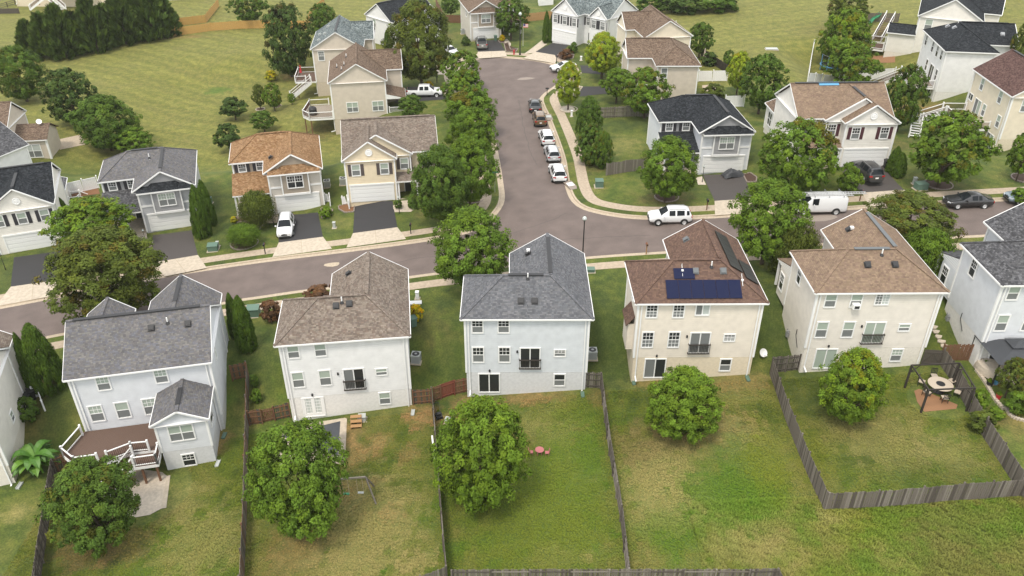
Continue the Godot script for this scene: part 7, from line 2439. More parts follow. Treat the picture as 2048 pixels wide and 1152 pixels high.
func car(called: String, label: String, kind: String, paint: Color, at_: Vector3, turn: float, group := "", scale_ := 1.0) -> Node3D:
	var o := thing(called, label, {"suv": "car", "sedan": "car", "van": "van", "pickup": "pickup truck"}[kind], at_, turn, group)
	o.scale = Vector3.ONE * scale_
	var st: Array = BODIES[kind]
	var gl: Array = GLASS[kind]
	var grid := []
	for s in st:
		var row := []
		var w: float = s[4]
		var half := [Vector2(0, s[1]), Vector2(w * 0.86, s[1]), Vector2(w * 0.98, s[1] + 0.16), Vector2(w, lerpf(s[1], s[2], 0.62)), Vector2(w * 0.955, s[2]), Vector2(s[5] + 0.03, s[3] - 0.05), Vector2(s[5] * 0.72, s[3]), Vector2(0, s[3] + 0.025)]
		for p in half:
			row.append(Vector3(p.x, p.y, s[0]))
		grid.append(row)
	var nr := []
	for i in grid.size():
		var row := []
		for j in 8:
			var a: Vector3 = grid[mini(i + 1, grid.size() - 1)][j] - grid[maxi(i - 1, 0)][j]
			var b: Vector3 = grid[i][mini(j + 1, 7)] - grid[i][maxi(j - 1, 0)]
			if j == 7:
				b = Vector3(-1, 0, 0)
			var q := a.cross(b).normalized()
			if q.dot(grid[i][j] - Vector3(0, 0.75, grid[i][j].z)) < 0:
				q = -q
			if i == 0:
				q = (q + Vector3(0, 0, 0.8)).normalized()
			elif i == grid.size() - 1:
				q = (q + Vector3(0, 0, -0.8)).normalized()
			row.append(q)
		nr.append(row)
	var body := MB.new()
	var wind := MB.new()
	var back := MB.new()
	var mats := {"paint": StandardMaterial3D.new()}
	var pm: StandardMaterial3D = mats.paint
	pm.albedo_color = paint
	pm.roughness = 0.35
	pm.clearcoat_enabled = true
	pm.clearcoat = 0.7
	pm.clearcoat_roughness = 0.1
	var sides := []
	for i in grid.size() - 1:
		for j in 7:
			var target := body
			var inset := false
			if j >= 5 and i in gl[0]:
				target = wind
			elif j >= 5 and i in gl[1]:
				target = back
			for sg in [1.0, -1.0]:
				var f := Vector3(sg, 1, 1)
				var a: Vector3 = grid[i][j] * f
				var b: Vector3 = grid[i + 1][j] * f
				var c: Vector3 = grid[i + 1][j + 1] * f
				var d: Vector3 = grid[i][j + 1] * f
				var na: Vector3 = nr[i][j] * f
				var nb: Vector3 = nr[i + 1][j] * f
				var nc: Vector3 = nr[i + 1][j + 1] * f
				var nd: Vector3 = nr[i][j + 1] * f
				if j == 4 and i in gl[2]:
					var sm_ := MB.new()
					var k := 0.10
					var ctr := (a + b + c + d) * 0.25
					var fl := (b - a).cross(d - a).normalized()
					if fl.x * sg < 0:
						fl = -fl
					var q := [a.lerp(ctr, k), b.lerp(ctr, k), c.lerp(ctr, k), d.lerp(ctr, k)]
					for e in q.size():
						q[e] += fl * 0.03
					sm_.poly(q, fl)
					sides.append(sm_)
				target.tri(a, b, c, na, nb, nc)
				target.tri(a, c, d, na, nc, nd)
	for e in [[0, 1.0], [grid.size() - 1, -1.0]]:
		var row: Array = grid[e[0]]
		var loop := []
		for p in row:
			loop.append(p)
		for k in range(7, -1, -1):
			loop.append(row[k] * Vector3(-1, 1, 1))
		for k in range(1, 15):
			body.tri(loop[0], loop[k], loop[k + 1], Vector3(0, 0, e[1]), Vector3(0, 0, e[1]), Vector3(0, 0, e[1]))
	part("body", body.mesh(), pm, o)
	part("windscreen", wind.mesh(), M.car_glass, o)
	if gl[1].size():
		part("rear_window", back.mesh(), M.car_glass, o)
	for s in sides:
		part("side_window", s.mesh(), M.car_glass, o)
	# wheels
	var first: Array = st[0]
	var last: Array = st[st.size() - 1]
	var wr := 0.35 if kind in ["suv", "sedan"] else 0.40
	var wx: float = st[4][4]
	var zf: float = first[0] - (0.92 if kind != "sedan" else 0.95)
	var zb: float = last[0] + (0.85 if kind == "suv" else (1.0 if kind == "sedan" else 1.15))
	if not cache.has("tyre%.2f" % wr):
		var t := MB.new()
		t.lathe([Vector2(wr * 0.62, -0.12), Vector2(wr * 0.93, -0.12), Vector2(wr, -0.08), Vector2(wr, 0.08), Vector2(wr * 0.93, 0.12), Vector2(wr * 0.62, 0.12)], 18)
		cache["tyre%.2f" % wr] = t.mesh()
		t = MB.new()
		t.lathe([Vector2(0, 0.10), Vector2(wr * 0.2, 0.10), Vector2(wr * 0.24, 0.07), Vector2(wr * 0.56, 0.08), Vector2(wr * 0.64, 0.11), Vector2(wr * 0.66, -0.1)], 18)
		cache["rim%.2f" % wr] = t.mesh()
		t = MB.new()
		t.lathe([Vector2(0, 0.0), Vector2(wr * 1.17, 0.0), Vector2(wr * 1.17, -0.1)], 20)
		cache["arch%.2f" % wr] = t.mesh()
	for z in [zf, zb]:
		for sg in [-1.0, 1.0]:
			var turn_ := Basis(Vector3.BACK, -sg * PI / 2)
			part("wheel_arch", cache["arch%.2f" % wr], M.rubber, o, Transform3D(turn_, Vector3(sg * (wx + 0.004), wr, z)))
			var w := part("wheel", cache["tyre%.2f" % wr], M.tyre, o, Transform3D(turn_, Vector3(sg * (wx - 0.06), wr, z)))
			part("rim", cache["rim%.2f" % wr], M.steel, w)
	# lamps, plates, bumpers, mirrors
	for sg in [-1.0, 1.0]:
		var hm := MB.new()
		hm.box(Vector3(0, 0, 0), Vector3(0.36, 0.13, 0.3), Basis(Vector3.UP, sg * 0.35))
		part("headlight", hm.mesh(), M.head, o, at(Vector3(sg * st[1][4] * 0.72, st[1][2] - 0.05, st[1][0] - 0.1)))
		var tm := MB.new()
		tm.box(Vector3(0, 0, 0), Vector3(0.34 if kind != "van" else 0.14, 0.17 if kind != "van" else 0.5, 0.22), Basis(Vector3.UP, -sg * 0.25))
		part("taillight", tm.mesh(), M.tail, o, at(Vector3(sg * last[4] * 0.85, last[2] + (0.02 if kind != "van" else -0.2), last[0] + 0.09)))
		var mm := MB.new()
		mm.box(Vector3(0, 0, 0), Vector3(0.2, 0.15, 0.1))
		part("mirror", mm.mesh(), pm, o, at(Vector3(sg * (wx + 0.1), st[3][2] + 0.06, st[3][0] - 0.35)))
	var low := MB.new()
	low.box(Vector3(0, 0.40, last[0] + 0.06), Vector3(last[4] * 1.7, 0.2, 0.16))
	low.box(Vector3(0, 0.40, first[0] - 0.07), Vector3(first[4] * 1.75, 0.18, 0.18))
	low.box(Vector3(0, 0.62, first[0] - 0.02), Vector3(first[4] * 1.0, 0.16, 0.08))
	part("bumper", low.mesh(), M.rubber, o)
	part("licence_plate", boxmesh(Vector3(0.34, 0.16, 0.02)), M.white, o, at(Vector3(0, last[2] - 0.17, last[0] - 0.012)))
	if kind == "suv":
		for sg in [-1.0, 1.0]:
			var rm := MB.new()
			rm.beam(Vector3(sg * 0.56, 1.70, 0.2), Vector3(sg * 0.56, 1.69, -1.6), 0.04, 0.04)
			part("roof_rail", rm.mesh(), M.grey_metal, o)
	if kind == "pickup":
		part("load_bed", boxmesh(Vector3(1.56, 0.03, 1.66)), M.rubber, o, at(Vector3(0, 1.245, -1.95)))
	return o


func vehicles() -> void:
	M.car_glass = plain(lin(0.012, 0.015, 0.018), 0.12)
	M.car_glass.metallic_specular = 0.3
	var kerb := "cars parked along the short street's kerb"
	var up := func(p: Vector2) -> Vector3: return on(p, -0.10)
	var white := lin(0.78, 0.79, 0.80)
	car("parked_car", "white car nearest the junction in the kerbside row of five", "suv", white, up.call(Vector2(5.79, -96.44)), PI + 0.09, kerb)
	car("parked_car", "silver hatchback, second in the kerbside row from the junction", "suv", lin(0.50, 0.51, 0.53), up.call(Vector2(5.35, -102.76)), PI + 0.09, kerb, 0.97)
	car("parked_car", "white car with dark roof glass, middle of the kerbside row", "suv", white, up.call(Vector2(4.82, -108.47)), PI + 0.09, kerb)
	car("parked_car", "bronze car with tan roof in the kerbside row", "suv", lin(0.15, 0.09, 0.04), up.call(Vector2(4.05, -115.96)), PI + 0.05, kerb, 0.98)
	car("parked_car", "black car farthest from the junction in the kerbside row", "sedan", lin(0.02, 0.022, 0.024), up.call(Vector2(3.53, -121.79)), PI + 0.0, kerb)
	car("white_car", "white sport utility car passing the corner on the main street", "suv", white, up.call(Vector2(17.64, -82.46)), -PI / 2 + 0.02, "", 1.04)
	car("white_car", "white car standing in the drive below the golden tan roof", "suv", white, on(Vector2(-26.78, -86.50), 0.04), 0.16, "")
	car("black_car", "black car at the far kerb before the right-hand lawn", "sedan", lin(0.018, 0.018, 0.02), up.call(Vector2(50.40, -82.34)), -PI / 2 + 0.02, "", 1.05)
	car("blue_car", "grey-blue car cut off by the right edge of the street", "sedan", lin(0.16, 0.21, 0.25), up.call(Vector2(57.15, -82.84)), -PI / 2 + 0.05, "")
	car("black_car", "black sport utility car in the plum-shuttered house's drive", "suv", lin(0.022, 0.022, 0.025), on(Vector2(41.94, -89.90), 0.04), PI + 0.10, "", 1.08)
	car("black_car", "black sport utility car half hidden by the brown roof near the olive tree", "suv", lin(0.02, 0.02, 0.022), on(Vector2(-18.91, -145.09), 0.04), PI / 2 + 0.05, "", 1.08)
	car("pickup_truck", "white pickup truck beside the brown-roofed porch", "pickup", white, on(Vector2(-14.28, -131.33), 0.04), PI / 2 + 0.02, "", 1.0)
	car("pickup_truck", "grey pickup truck with black bed cover at the head of the cul-de-sac", "pickup", lin(0.17, 0.175, 0.17), on(Vector2(-5.81, -157.49), 0.04), PI + 0.10, "", 0.98)
	car("white_car", "white car showing left of the nearest turning-circle trees", "sedan", white, up.call(Vector2(-11.56, -154.79)), 0.5, "", 0.95)
	car("white_car", "white car peeping out behind the narrow lime tree", "sedan", white, on(Vector2(8.73, -139.32), 0.04), -1.2, "", 0.95)
	# the van with ladders on its rack
	var v := car("white_van", "white work van with a roof rack at the far kerb", "van", white, up.call(Vector2(34.21, -82.67)), -PI / 2 + 0.02, "")
	var rk := MB.new()
	for z in [1.0, -0.6, -2.2]:
		rk.beam(Vector3(-0.9, 2.3, z), Vector3(0.9, 2.3, z), 0.05, 0.05)
		for sg in [-0.82, 0.82]:
			rk.beam(Vector3(sg, 2.06, z), Vector3(sg, 2.3, z), 0.05, 0.05)
	part("roof_rack", rk.mesh(), M.grey_metal, v)
	var ladders := [["long aluminium ladder on the van's rack, nearer one", 0.25, 7.2, 0.6], ["shorter aluminium ladder on the van's rack, farther one", 0.72, 5.6, 0.2]]
	for l in ladders:
		var len: float = l[2]
		var ld := thing("ladder", l[0], "ladder", v.position + v.basis * Vector3(l[1], 2.36, 0), v.rotation.y)
		for sg in [-0.2, 0.2]:
			part("stile", boxmesh(Vector3(0.05, 0.09, len)), M.steel, ld, at(Vector3(sg, 0, -len / 2 + 2.4)))
		var n := int(len / 0.3)
		for i in n:
			part("rung", boxmesh(Vector3(0.36, 0.035, 0.035)), M.steel, ld, at(Vector3(0, 0, 2.4 - len * (i + 0.5) / n)))


# ==================================================================== things in the gardens
func chair(called: String, label: String, p: Vector3, turn: float, mat: String, seat_mat: String, group: String, k := 1.0) -> void:
	var o := thing(called, label, "chair", p, turn, group)
	o.scale = Vector3.ONE * k
	part("seat", boxmesh(Vector3(0.48, 0.05, 0.46)), M[seat_mat], o, at(Vector3(0, 0.44, 0)))
	var bm := MB.new()
	for x in [-0.22, 0.22]:
		bm.beam(Vector3(x, 0.44, -0.22), Vector3(x, 0.98, -0.32), 0.04, 0.04)
	bm.beam(Vector3(-0.22, 0.96, -0.315), Vector3(0.22, 0.96, -0.315), 0.04, 0.05)
	bm.beam(Vector3(-0.22, 0.56, -0.245), Vector3(0.22, 0.56, -0.245), 0.04, 0.04)
	for x in [-0.11, 0.0, 0.11]:
		bm.beam(Vector3(x, 0.56, -0.245), Vector3(x, 0.96, -0.315), 0.05, 0.02)
	part("backrest", bm.mesh(), M[mat], o)
	for x in [-0.22, 0.22]:
		for z in [-0.2, 0.2]:
			part("leg", boxmesh(Vector3(0.035, 0.44, 0.035)), M[mat], o, at(Vector3(x, 0.22, z)))


func ac_unit(label: String, p: Vector3, turn: float) -> void:
	var o := thing("air_conditioner", label, "air conditioner", p, turn, "air conditioners beside the houses")
	var m := MB.new()
	m.box(Vector3(0, 0.04, 0), Vector3(1.0, 0.1, 1.0))
	part("pad", m.mesh(), M.concrete, o)
	m = MB.new()
	m.box(Vector3(0, 0.5, 0), Vector3(0.8, 0.8, 0.8))
	m.box(Vector3(0, 0.92, 0), Vector3(0.84, 0.06, 0.84))
	part("housing", m.mesh(), M.box_grey, o)
	m = MB.new()
	for s in [[0, 1], [0, -1], [1, 0], [-1, 0]]:
		for i in 7:
			m.box(Vector3(s[0] * 0.405, 0.2 + i * 0.1, s[1] * 0.405), Vector3(0.7 if s[0] == 0 else 0.02, 0.05, 0.7 if s[1] == 0 else 0.02))
	part("louvres", m.mesh(), M.grey_metal, o)
	m = MB.new()
	m.lathe([Vector2(0.34, 0.952), Vector2(0.34, 0.965), Vector2(0.0, 0.965)], 18)
	part("fan_grille", m.mesh(), M.dark, o)
	m = MB.new()
	m.lathe([Vector2(0.12, 0.966), Vector2(0.12, 0.985), Vector2(0.0, 0.985)], 10)
	part("fan_hub", m.mesh(), M.grey_metal, o)


func bin(label: String, p: Vector3, turn: float, mat: String) -> void:
	var o := thing("trash_bin", label, "trash bin", p, turn, "wheeled trash bins")
	var m := MB.new()
	var q := [[0.22, 0.04, 0.24], [0.30, 0.98, 0.34]]
	for s in [-1.0, 1.0]:
		m.poly([Vector3(s * 0.22, 0.04, -0.24), Vector3(s * 0.22, 0.04, 0.24), Vector3(s * 0.3, 0.98, 0.34), Vector3(s * 0.3, 0.98, -0.34)], Vector3(s, 0, 0))
		m.poly([Vector3(-0.22, 0.04, s * 0.24), Vector3(0.22, 0.04, s * 0.24), Vector3(0.3, 0.98, s * 0.34), Vector3(-0.3, 0.98, s * 0.34)], Vector3(0, 0, s))
	part("body", m.mesh(), M[mat], o)
	m = MB.new()
	m.box(Vector3(0, 1.02, 0.03), Vector3(0.66, 0.07, 0.78), Basis(Vector3.RIGHT, 0.06))
	part("lid", m.mesh(), M[mat], o)
	for s in [-1.0, 1.0]:
		m = MB.new()
		m.tube(Vector3(s * 0.25, 0.12, -0.3), Vector3(s * 0.31, 0.12, -0.3), 0.12, 0.12, 12)
		part("wheel", m.mesh(), M.rubber, o)


func utility_box(label: String, p: Vector3, s: Vector3, mat: String, turn := 0.0) -> void:
	var o := thing("utility_box", label, "utility box", p, turn)
	var m := MB.new()
	m.box(Vector3(0, s.y / 2, 0), s)
	part("cabinet", m.mesh(), M[mat], o)
	m = MB.new()
	m.box(Vector3(0, s.y + 0.02, 0.02), Vector3(s.x + 0.06, 0.05, s.z + 0.08), Basis(Vector3.RIGHT, 0.05))
	part("lid", m.mesh(), M[mat], o)
	m = MB.new()
	m.box(Vector3(0, -0.02, 0), Vector3(s.x + 0.25, 0.12, s.z + 0.25))
	part("pad", m.mesh(), M.concrete, o)


func yard_things() -> void:
	# pergola frame and the set table under it
	var pc := [Vector2(33.61, -55.90), Vector2(36.90, -55.74), Vector2(36.57, -51.25), Vector2(33.06, -51.20)]
	pc = [Vector2(33.26, -54.65), Vector2(37.06, -54.46), Vector2(36.91, -51.42), Vector2(33.28, -51.44)]
	var o := thing("pergola", "bare dark pergola frame standing over the round table", "pergola", on(pc[0]))
	for p in pc:
		part("post", boxmesh(Vector3(0.14, 2.5, 0.14), Vector3(0, 1.2, 0)), M.trellis, o, at(on(p) - o.position))
	for i in 4:
		var m := MB.new()
		var a: Vector3 = on(pc[i], 2.42) - o.position
		var b: Vector3 = on(pc[(i + 1) % 4], 2.42) - o.position
		m.beam(a, b, 0.08, 0.12)
		part("beam", m.mesh(), M.trellis, o)
		for e in [[a, b], [b, a]]:
			var br := MB.new()
			br.beam(e[0] - Vector3.UP * 0.75, (e[0] as Vector3).move_toward(e[1], 0.75), 0.05, 0.06)
			part("brace", br.mesh(), M.trellis, o)
	var tc := Vector2(35.78, -54.02)
	var tb := thing("round_table", "round pale tabletop with dark centre under the pergola", "table", on(tc, 0.04))
	var m := MB.new()
	m.lathe([Vector2(0.98, 0.70), Vector2(1.0, 0.73), Vector2(0.97, 0.75), Vector2(0.36, 0.75)], 26)
	part("tabletop", m.mesh(), M.cloth_tan, tb)
	m = MB.new()
	m.lathe([Vector2(0.36, 0.755), Vector2(0.2, 0.762), Vector2(0.0, 0.762)], 20)
	part("centre_grille", m.mesh(), M.dark_metal, tb)
	m = MB.new()
	m.lathe([Vector2(0.5, 0.0), Vector2(0.45, 0.06), Vector2(0.3, 0.3), Vector2(0.34, 0.7)], 14)
	part("pedestal", m.mesh(), M.dark_metal, tb)
	var cl := ["patio chair at the far side of the round table", "patio chair on the right of the round table by the fence", "patio chair at the lower right of the round table", "patio chair at the near side of the round table", "patio chair at the lower left of the round table", "patio chair on the left of the round table"]
	for i in 6:
		var a := -PI / 2 + TAU * (i + 0.1) / 6
		var p := tc + Vector2(cos(a), sin(a)) * 1.38
		chair("patio_chair", cl[i], on(p, 0.03), atan2(-cos(a), -sin(a)), "dark_metal", "cloth_tan", "chairs round the pergola table", 1.05)
	# small pink table and chairs
	var pt := Vector2(2.21, -49.10)
	var kt := thing("play_table", "small round pink table on the lawn", "table", on(pt))
	m = MB.new()
	m.lathe([Vector2(0.34, 0.46), Vector2(0.36, 0.49), Vector2(0.34, 0.51), Vector2(0.0, 0.51)], 20)
	part("tabletop", m.mesh(), M.pink, kt)
	for i in 4:
		var a := TAU * (i + 0.5) / 4
		part("leg", boxmesh(Vector3(0.05, 0.46, 0.05)), M.pink, kt, at(Vector3(cos(a) * 0.22, 0.23, sin(a) * 0.22)))
	chair("play_chair", "small pink chair at the left of the pink table", on(Vector2(1.53, -49.10)), PI / 2, "pink", "pink", "small pink chairs on the lawn", 0.66)
	chair("play_chair", "small pink chair at the right of the pink table", on(Vector2(2.81, -48.94)), -PI / 2, "pink", "pink", "small pink chairs on the lawn", 0.66)
	# swing frame
	var sa := on(Vector2(-13.00, -45.45)) + Vector3.UP * 2.1
	var sb := on(Vector2(-11.16, -45.52)) + Vector3.UP * 2.1
	var sw := thing("swing_set", "weathered wooden swing frame with two swings beside the big tree", "swing set", on(Vector2(sa.x, sa.z)))
	var org := sw.position
	m = MB.new()
	m.beam(sa - org - (sb - sa) * 0.35, sb - org, 0.1, 0.14)
	part("beam", m.mesh(), M.deck_grey, sw)
	for e in [[sb, Vector2(-10.43, -44.71)], [sb, Vector2(-10.86, -46.62)], [sa - (sb - sa) * 0.35, Vector2(-13.73, -44.14)], [sa - (sb - sa) * 0.35, Vector2(-14.59, -46.20)]]:
		m = MB.new()
		m.beam(e[0] - org, on(e[1]) - org, 0.1, 0.1)
		part("leg", m.mesh(), M.wood_grey_c, sw)
	for t in [0.12, 0.72]:
		var c := sa.lerp(sb, t) - org
		var d := (sb - sa).normalized() * 0.22
		var s := MB.new()
		s.box(c + Vector3.DOWN * 1.6, Vector3(0.46, 0.05, 0.2))
		var seat := part("swing_seat", s.mesh(), M.green_plastic if t < 0.5 else M.box_grey, sw)
		for sg in [-1.0, 1.0]:
			s = MB.new()
			s.beam(c + d * sg, c + d * sg + Vector3.DOWN * 1.6, 0.02, 0.02)
			part("rope", s.mesh(), M.cloth_tan, seat)
	var ball := thing("toy_disc", "pink round toy lying by the swing frame", "toy", on(Vector2(-13.59, -45.30)))
	m = MB.new()
	m.lathe([Vector2(0.24, 0.0), Vector2(0.26, 0.06), Vector2(0.2, 0.11), Vector2(0.08, 0.09), Vector2(0.0, 0.09)], 16)
	part("disc", m.mesh(), M.pink, ball)
	# shade sail over the white house's patio
	var sail := MB.new()
	var s0 := on(Vector2(-15.98, -52.06), 2.0)
	var s1 := on(Vector2(-14.30, -52.29), 2.0)
	var s2 := on(Vector2(-13.78, -48.21), 1.9)
	var s3 := on(Vector2(-18.92, -50.51), 2.3)
	var n := 8
	for i in n:
		for j in n:
			var pts := []
			for q in [[0, 0], [1, 0], [1, 1], [0, 1]]:
				var a: float = (i + q[0]) / float(n)
				var b: float = (j + q[1]) / float(n)
				pts.append(s3.lerp(s1, a).lerp(s3.lerp(s2, a), b) - Vector3.UP * 0.25 * sin(a * PI) * sin(b * PI))
			sail.poly([pts[0], pts[1], pts[2]], Vector3.UP)
			sail.poly([pts[0], pts[2], pts[3]], Vector3.UP)
	solo("shade_sail", sail.mesh(), M.tarp, "dark shade sail stretched over the white house's patio", "shade sail")
	var bx := thing("wooden_steps", "small set of pale wooden steps against the white house", "steps", on(Vector2(-13.42, -53.97)), 0.12)
	for i in 3:
		part("tread", boxmesh(Vector3(0.95, 0.05, 0.36)), M.wood_new, bx, at(Vector3(0, 0.22 * (3 - i), -0.36 * (1 - i))))
	for s in [-0.44, 0.44]:
		m = MB.new()
		m.box(Vector3(s, 0.3, -0.36), Vector3(0.05, 0.62, 0.36))
		m.box(Vector3(s, 0.2, 0.0), Vector3(0.05, 0.4, 0.36))
		m.box(Vector3(s, 0.1, 0.36), Vector3(0.05, 0.2, 0.36))
		part("side_board", m.mesh(), M.wood_new, bx)
	utility_box("small grey planter box beside the wooden steps", on(Vector2(-13.00, -54.57)), Vector3(0.6, 0.5, 0.5), "box_grey", 0.12)
	# mower and box by the plank fence
	var mw := thing("lawn_mower", "black push mower parked beside the plank fence", "mower", on(Vector2(-6.30, -54.30)), 0.3)
	part("deck", boxmesh(Vector3(0.5, 0.22, 0.66), Vector3(0, 0.2, 0)), M.dark, mw)
	part("engine", boxmesh(Vector3(0.3, 0.22, 0.3), Vector3(0, 0.42, 0.04)), M.dark_metal, mw)
	m = MB.new()
	for s in [-0.2, 0.2]:
		m.beam(Vector3(s, 0.3, -0.3), Vector3(s, 0.95, -0.85), 0.03, 0.03)
	m.beam(Vector3(-0.2, 0.95, -0.85), Vector3(0.2, 0.95, -0.85), 0.03, 0.03)
	part("handle", m.mesh(), M.dark_metal, mw)
	for s in [[-0.28, 0.26], [0.28, 0.26], [-0.28, -0.26], [0.28, -0.26]]:
		m = MB.new()
		m.tube(Vector3(s[0] - 0.03, 0.11, s[1]), Vector3(s[0] + 0.03, 0.11, s[1]), 0.11, 0.11, 10)
		part("wheel", m.mesh(), M.rubber, mw)
	utility_box("grey lidded box beside the mower", on(Vector2(-5.38, -53.51)), Vector3(0.6, 0.45, 0.45), "box_grey", -0.2)
	m = MB.new()
	var pa := on(Vector2(-6.60, -51.12), 0.8)
	var pb := on(Vector2(-6.05, -47.83), 0.8)
	m.beam(Vector3.ZERO, pb - pa, 0.14, 0.14)
	solo("white_pipe", m.mesh(), M.white, "long white gutter pipe lying along the plank fence", "pipe", pa)
	# gazebo roof of the right-hand neighbour
	var gz := thing("gazebo", "black canopied gazebo behind the pale grey house at right", "gazebo", on(Vector2(42.21, -55.65)), 0.02)
	m = MB.new()
	var gr := [Vector3(-2.6, 2.3, -2.1), Vector3(2.6, 2.3, -2.1), Vector3(2.6, 2.3, 2.1), Vector3(-2.6, 2.3, 2.1)]
	for i in 4:
		m.poly([gr[i], gr[(i + 1) % 4], Vector3(0, 3.0, 0)], Vector3.UP)
	part("canopy", m.mesh(), M.tarp, gz)
	m = MB.new()
	for i in 4:
		m.poly([gr[i] * Vector3(0.34, 1, 0.34) + Vector3.UP * 0.62, gr[(i + 1) % 4] * Vector3(0.34, 1, 0.34) + Vector3.UP * 0.62, Vector3(0, 3.25, 0)], Vector3.UP)
	part("vent_canopy", m.mesh(), M.tarp, gz)
	for p in gr:
		part("post", boxmesh(Vector3(0.1, 2.3, 0.1), Vector3(0, 1.15, 0)), M.dark_metal, gz, at(Vector3(p.x * 0.95, 0, p.z * 0.95)))
	umbrella("folded cream umbrella beside the black gazebo", on(Vector2(40.75, -57.16)), "cloth_tan", 2.6)
	var cvr := thing("covered_furniture", "pale covered garden furniture in front of the black gazebo", "furniture cover", on(Vector2(40.89, -55.58)), 0.5)
	m = MB.new()
	m.lathe([Vector2(0.0, 0.85), Vector2(0.7, 0.8), Vector2(1.0, 0.62), Vector2(1.1, 0.3), Vector2(1.15, 0.0)], 11, Vector3.ZERO, Vector3(1.0, 1, 1.5))
	part("cover", m.mesh(), M.paver, cvr)
	var pots := [[Vector2(40.42, -56.09), 0.3, "steel", "metal planter tub in front of the covered furniture"], [Vector2(39.82, -54.03), 0.22, "dark", "dark flower pot on the patio's edge"], [Vector2(40.45, -54.19), 0.24, "blue", "blue pot among the patio clutter"], [Vector2(39.89, -52.50), 0.22, "red", "red pot of flowers at the patio's tip"]]
	for q in pots:
		var pz := thing("planter", q[3], "planter", on(q[0], 0.03))
		m = MB.new()
		m.lathe([Vector2(q[1] * 0.7, 0.0), Vector2(q[1], 0.42), Vector2(q[1] * 1.06, 0.46), Vector2(q[1] * 0.9, 0.46), Vector2(q[1] * 0.88, 0.36)], 14)
		part("pot", m.mesh(), M[q[2]], pz)
		m = MB.new()
		m.lathe([Vector2(q[1] * 0.88, 0.38), Vector2(0.0, 0.4)], 12)
		part("soil", m.mesh(), M.mulch, pz)
		part("plant", crown("shrub", 15, 70, 3000, 0.11), M.leaf_bright, pz, Transform3D(Basis.from_scale(Vector3.ONE * q[1] * 0.95), Vector3(0, 0.55, 0)))
	# edging of the right-hand beds
	var edges := [["white scalloped bed edging at the right edge", [Vector2(40.03, -51.34), Vector2(40.06, -50.43), Vector2(40.75, -49.92), Vector2(41.83, -49.61)]], ["stone edging along the right-hand patio", [Vector2(39.73, -55.92), Vector2(39.75, -54.04), Vector2(39.65, -52.41), Vector2(39.80, -51.36)]]]
	for e in edges:
		var ln := smooth_line(e[1], 0.36)
		var eo := thing("bed_edging", e[0], "edging", on(ln[0]))
		for i in ln.size():
			part("edging_block", boxmesh(Vector3(0.3, 0.24, 0.2)), M.paver, eo, at(on(ln[i], 0.06) - eo.position, R.randf_range(-0.3, 0.3)))
	var ss := [Vector2(38.22, -60.87), Vector2(38.28, -60.36), Vector2(38.37, -59.84), Vector2(38.46, -59.35), Vector2(38.19, -61.32)]
	var sl := ["stepping stone, fourth down the path beside the beige house", "stepping stone, third up from the reddish fence", "stepping stone, second up from the reddish fence", "stepping stone nearest the reddish fence", "topmost stepping stone of the path beside the beige house"]
	for i in ss.size():
		var sm_ := MB.new()
		sm_.lathe([Vector2(0.36, -0.05), Vector2(0.36, 0.04), Vector2(0.32, 0.06), Vector2(0.0, 0.06)], 6, Vector3.ZERO, Vector3(1.2, 1, 0.85))
		solo("stepping_stone", sm_.mesh(), M.paver, sl[i], "stepping stone", on(ss[i]), R.randf(), "stepping stones between the two right-hand houses")
	# trampoline
	var tr := thing("trampoline", "blue trampoline with safety net behind the tarp roof", "trampoline", on(Vector2(54.41, -138.50)))
	m = MB.new()
	for i in 24:
		var a := TAU * i / 24
		var b := TAU * (i + 1) / 24
		m.beam(Vector3(cos(a), 0, sin(a)) * 2.0 + Vector3.UP * 0.8, Vector3(cos(b), 0, sin(b)) * 2.0 + Vector3.UP * 0.8, 0.3, 0.06)
	part("pad", m.mesh(), M.blue, tr)
	m = MB.new()
	m.lathe([Vector2(1.86, 0.8), Vector2(0.9, 0.78), Vector2(0.0, 0.77)], 24)
	part("mat", m.mesh(), M.dark, tr)
	m = MB.new()
	for i in 24:
		var a := TAU * i / 24
		var b := TAU * (i + 1) / 24
		m.beam(Vector3(cos(a), 0, sin(a)) * 2.05 + Vector3.UP * 2.6, Vector3(cos(b), 0, sin(b)) * 2.05 + Vector3.UP * 2.6, 0.06, 0.06)
	part("top_ring", m.mesh(), M.grey_metal, tr)
	for i in 8:
		var a := TAU * i / 8
		part("net_pole", boxmesh(Vector3(0.07, 2.6, 0.07), Vector3(0, 1.3, 0)), M.blue, tr, at(Vector3(cos(a), 0, sin(a)) * 2.08))
	m = MB.new()
	m.lathe([Vector2(2.0, 0.8), Vector2(2.0, 2.6)], 24)
	part("net", m.mesh(), M.net, tr)
	var sd := thing("garden_slide", "green plastic slide at the top right", "slide", on(Vector2(67.57, -156.66)), -0.9)
	m = MB.new()
	var prev := Vector3(0, 1.6, -1.4)
	for i in 8:
		var t := (i + 1) / 8.0
		var p := Vector3(0, 1.6 * (1.0 - t) * (1.0 - 0.3 * sin(t * TAU)) + 0.12, -1.4 + 3.0 * t)
		m.beam(prev, p, 0.55, 0.05)
		m.beam(prev + Vector3(0.28, 0.1, 0), p + Vector3(0.28, 0.1, 0), 0.05, 0.2)
		m.beam(prev + Vector3(-0.28, 0.1, 0), p + Vector3(-0.28, 0.1, 0), 0.05, 0.2)
		prev = p
	part("chute", m.mesh(), M.green_plastic, sd)
	m = MB.new()
	for s in [-0.3, 0.3]:
		m.beam(Vector3(s, 0, -1.9), Vector3(s, 1.9, -1.5), 0.06, 0.06)
	for i in 5:
		m.beam(Vector3(-0.3, 0.3 + i * 0.32, -1.85 + i * 0.06), Vector3(0.3, 0.3 + i * 0.32, -1.85 + i * 0.06), 0.05, 0.05)
	part("ladder", m.mesh(), M.wood_brown, sd)
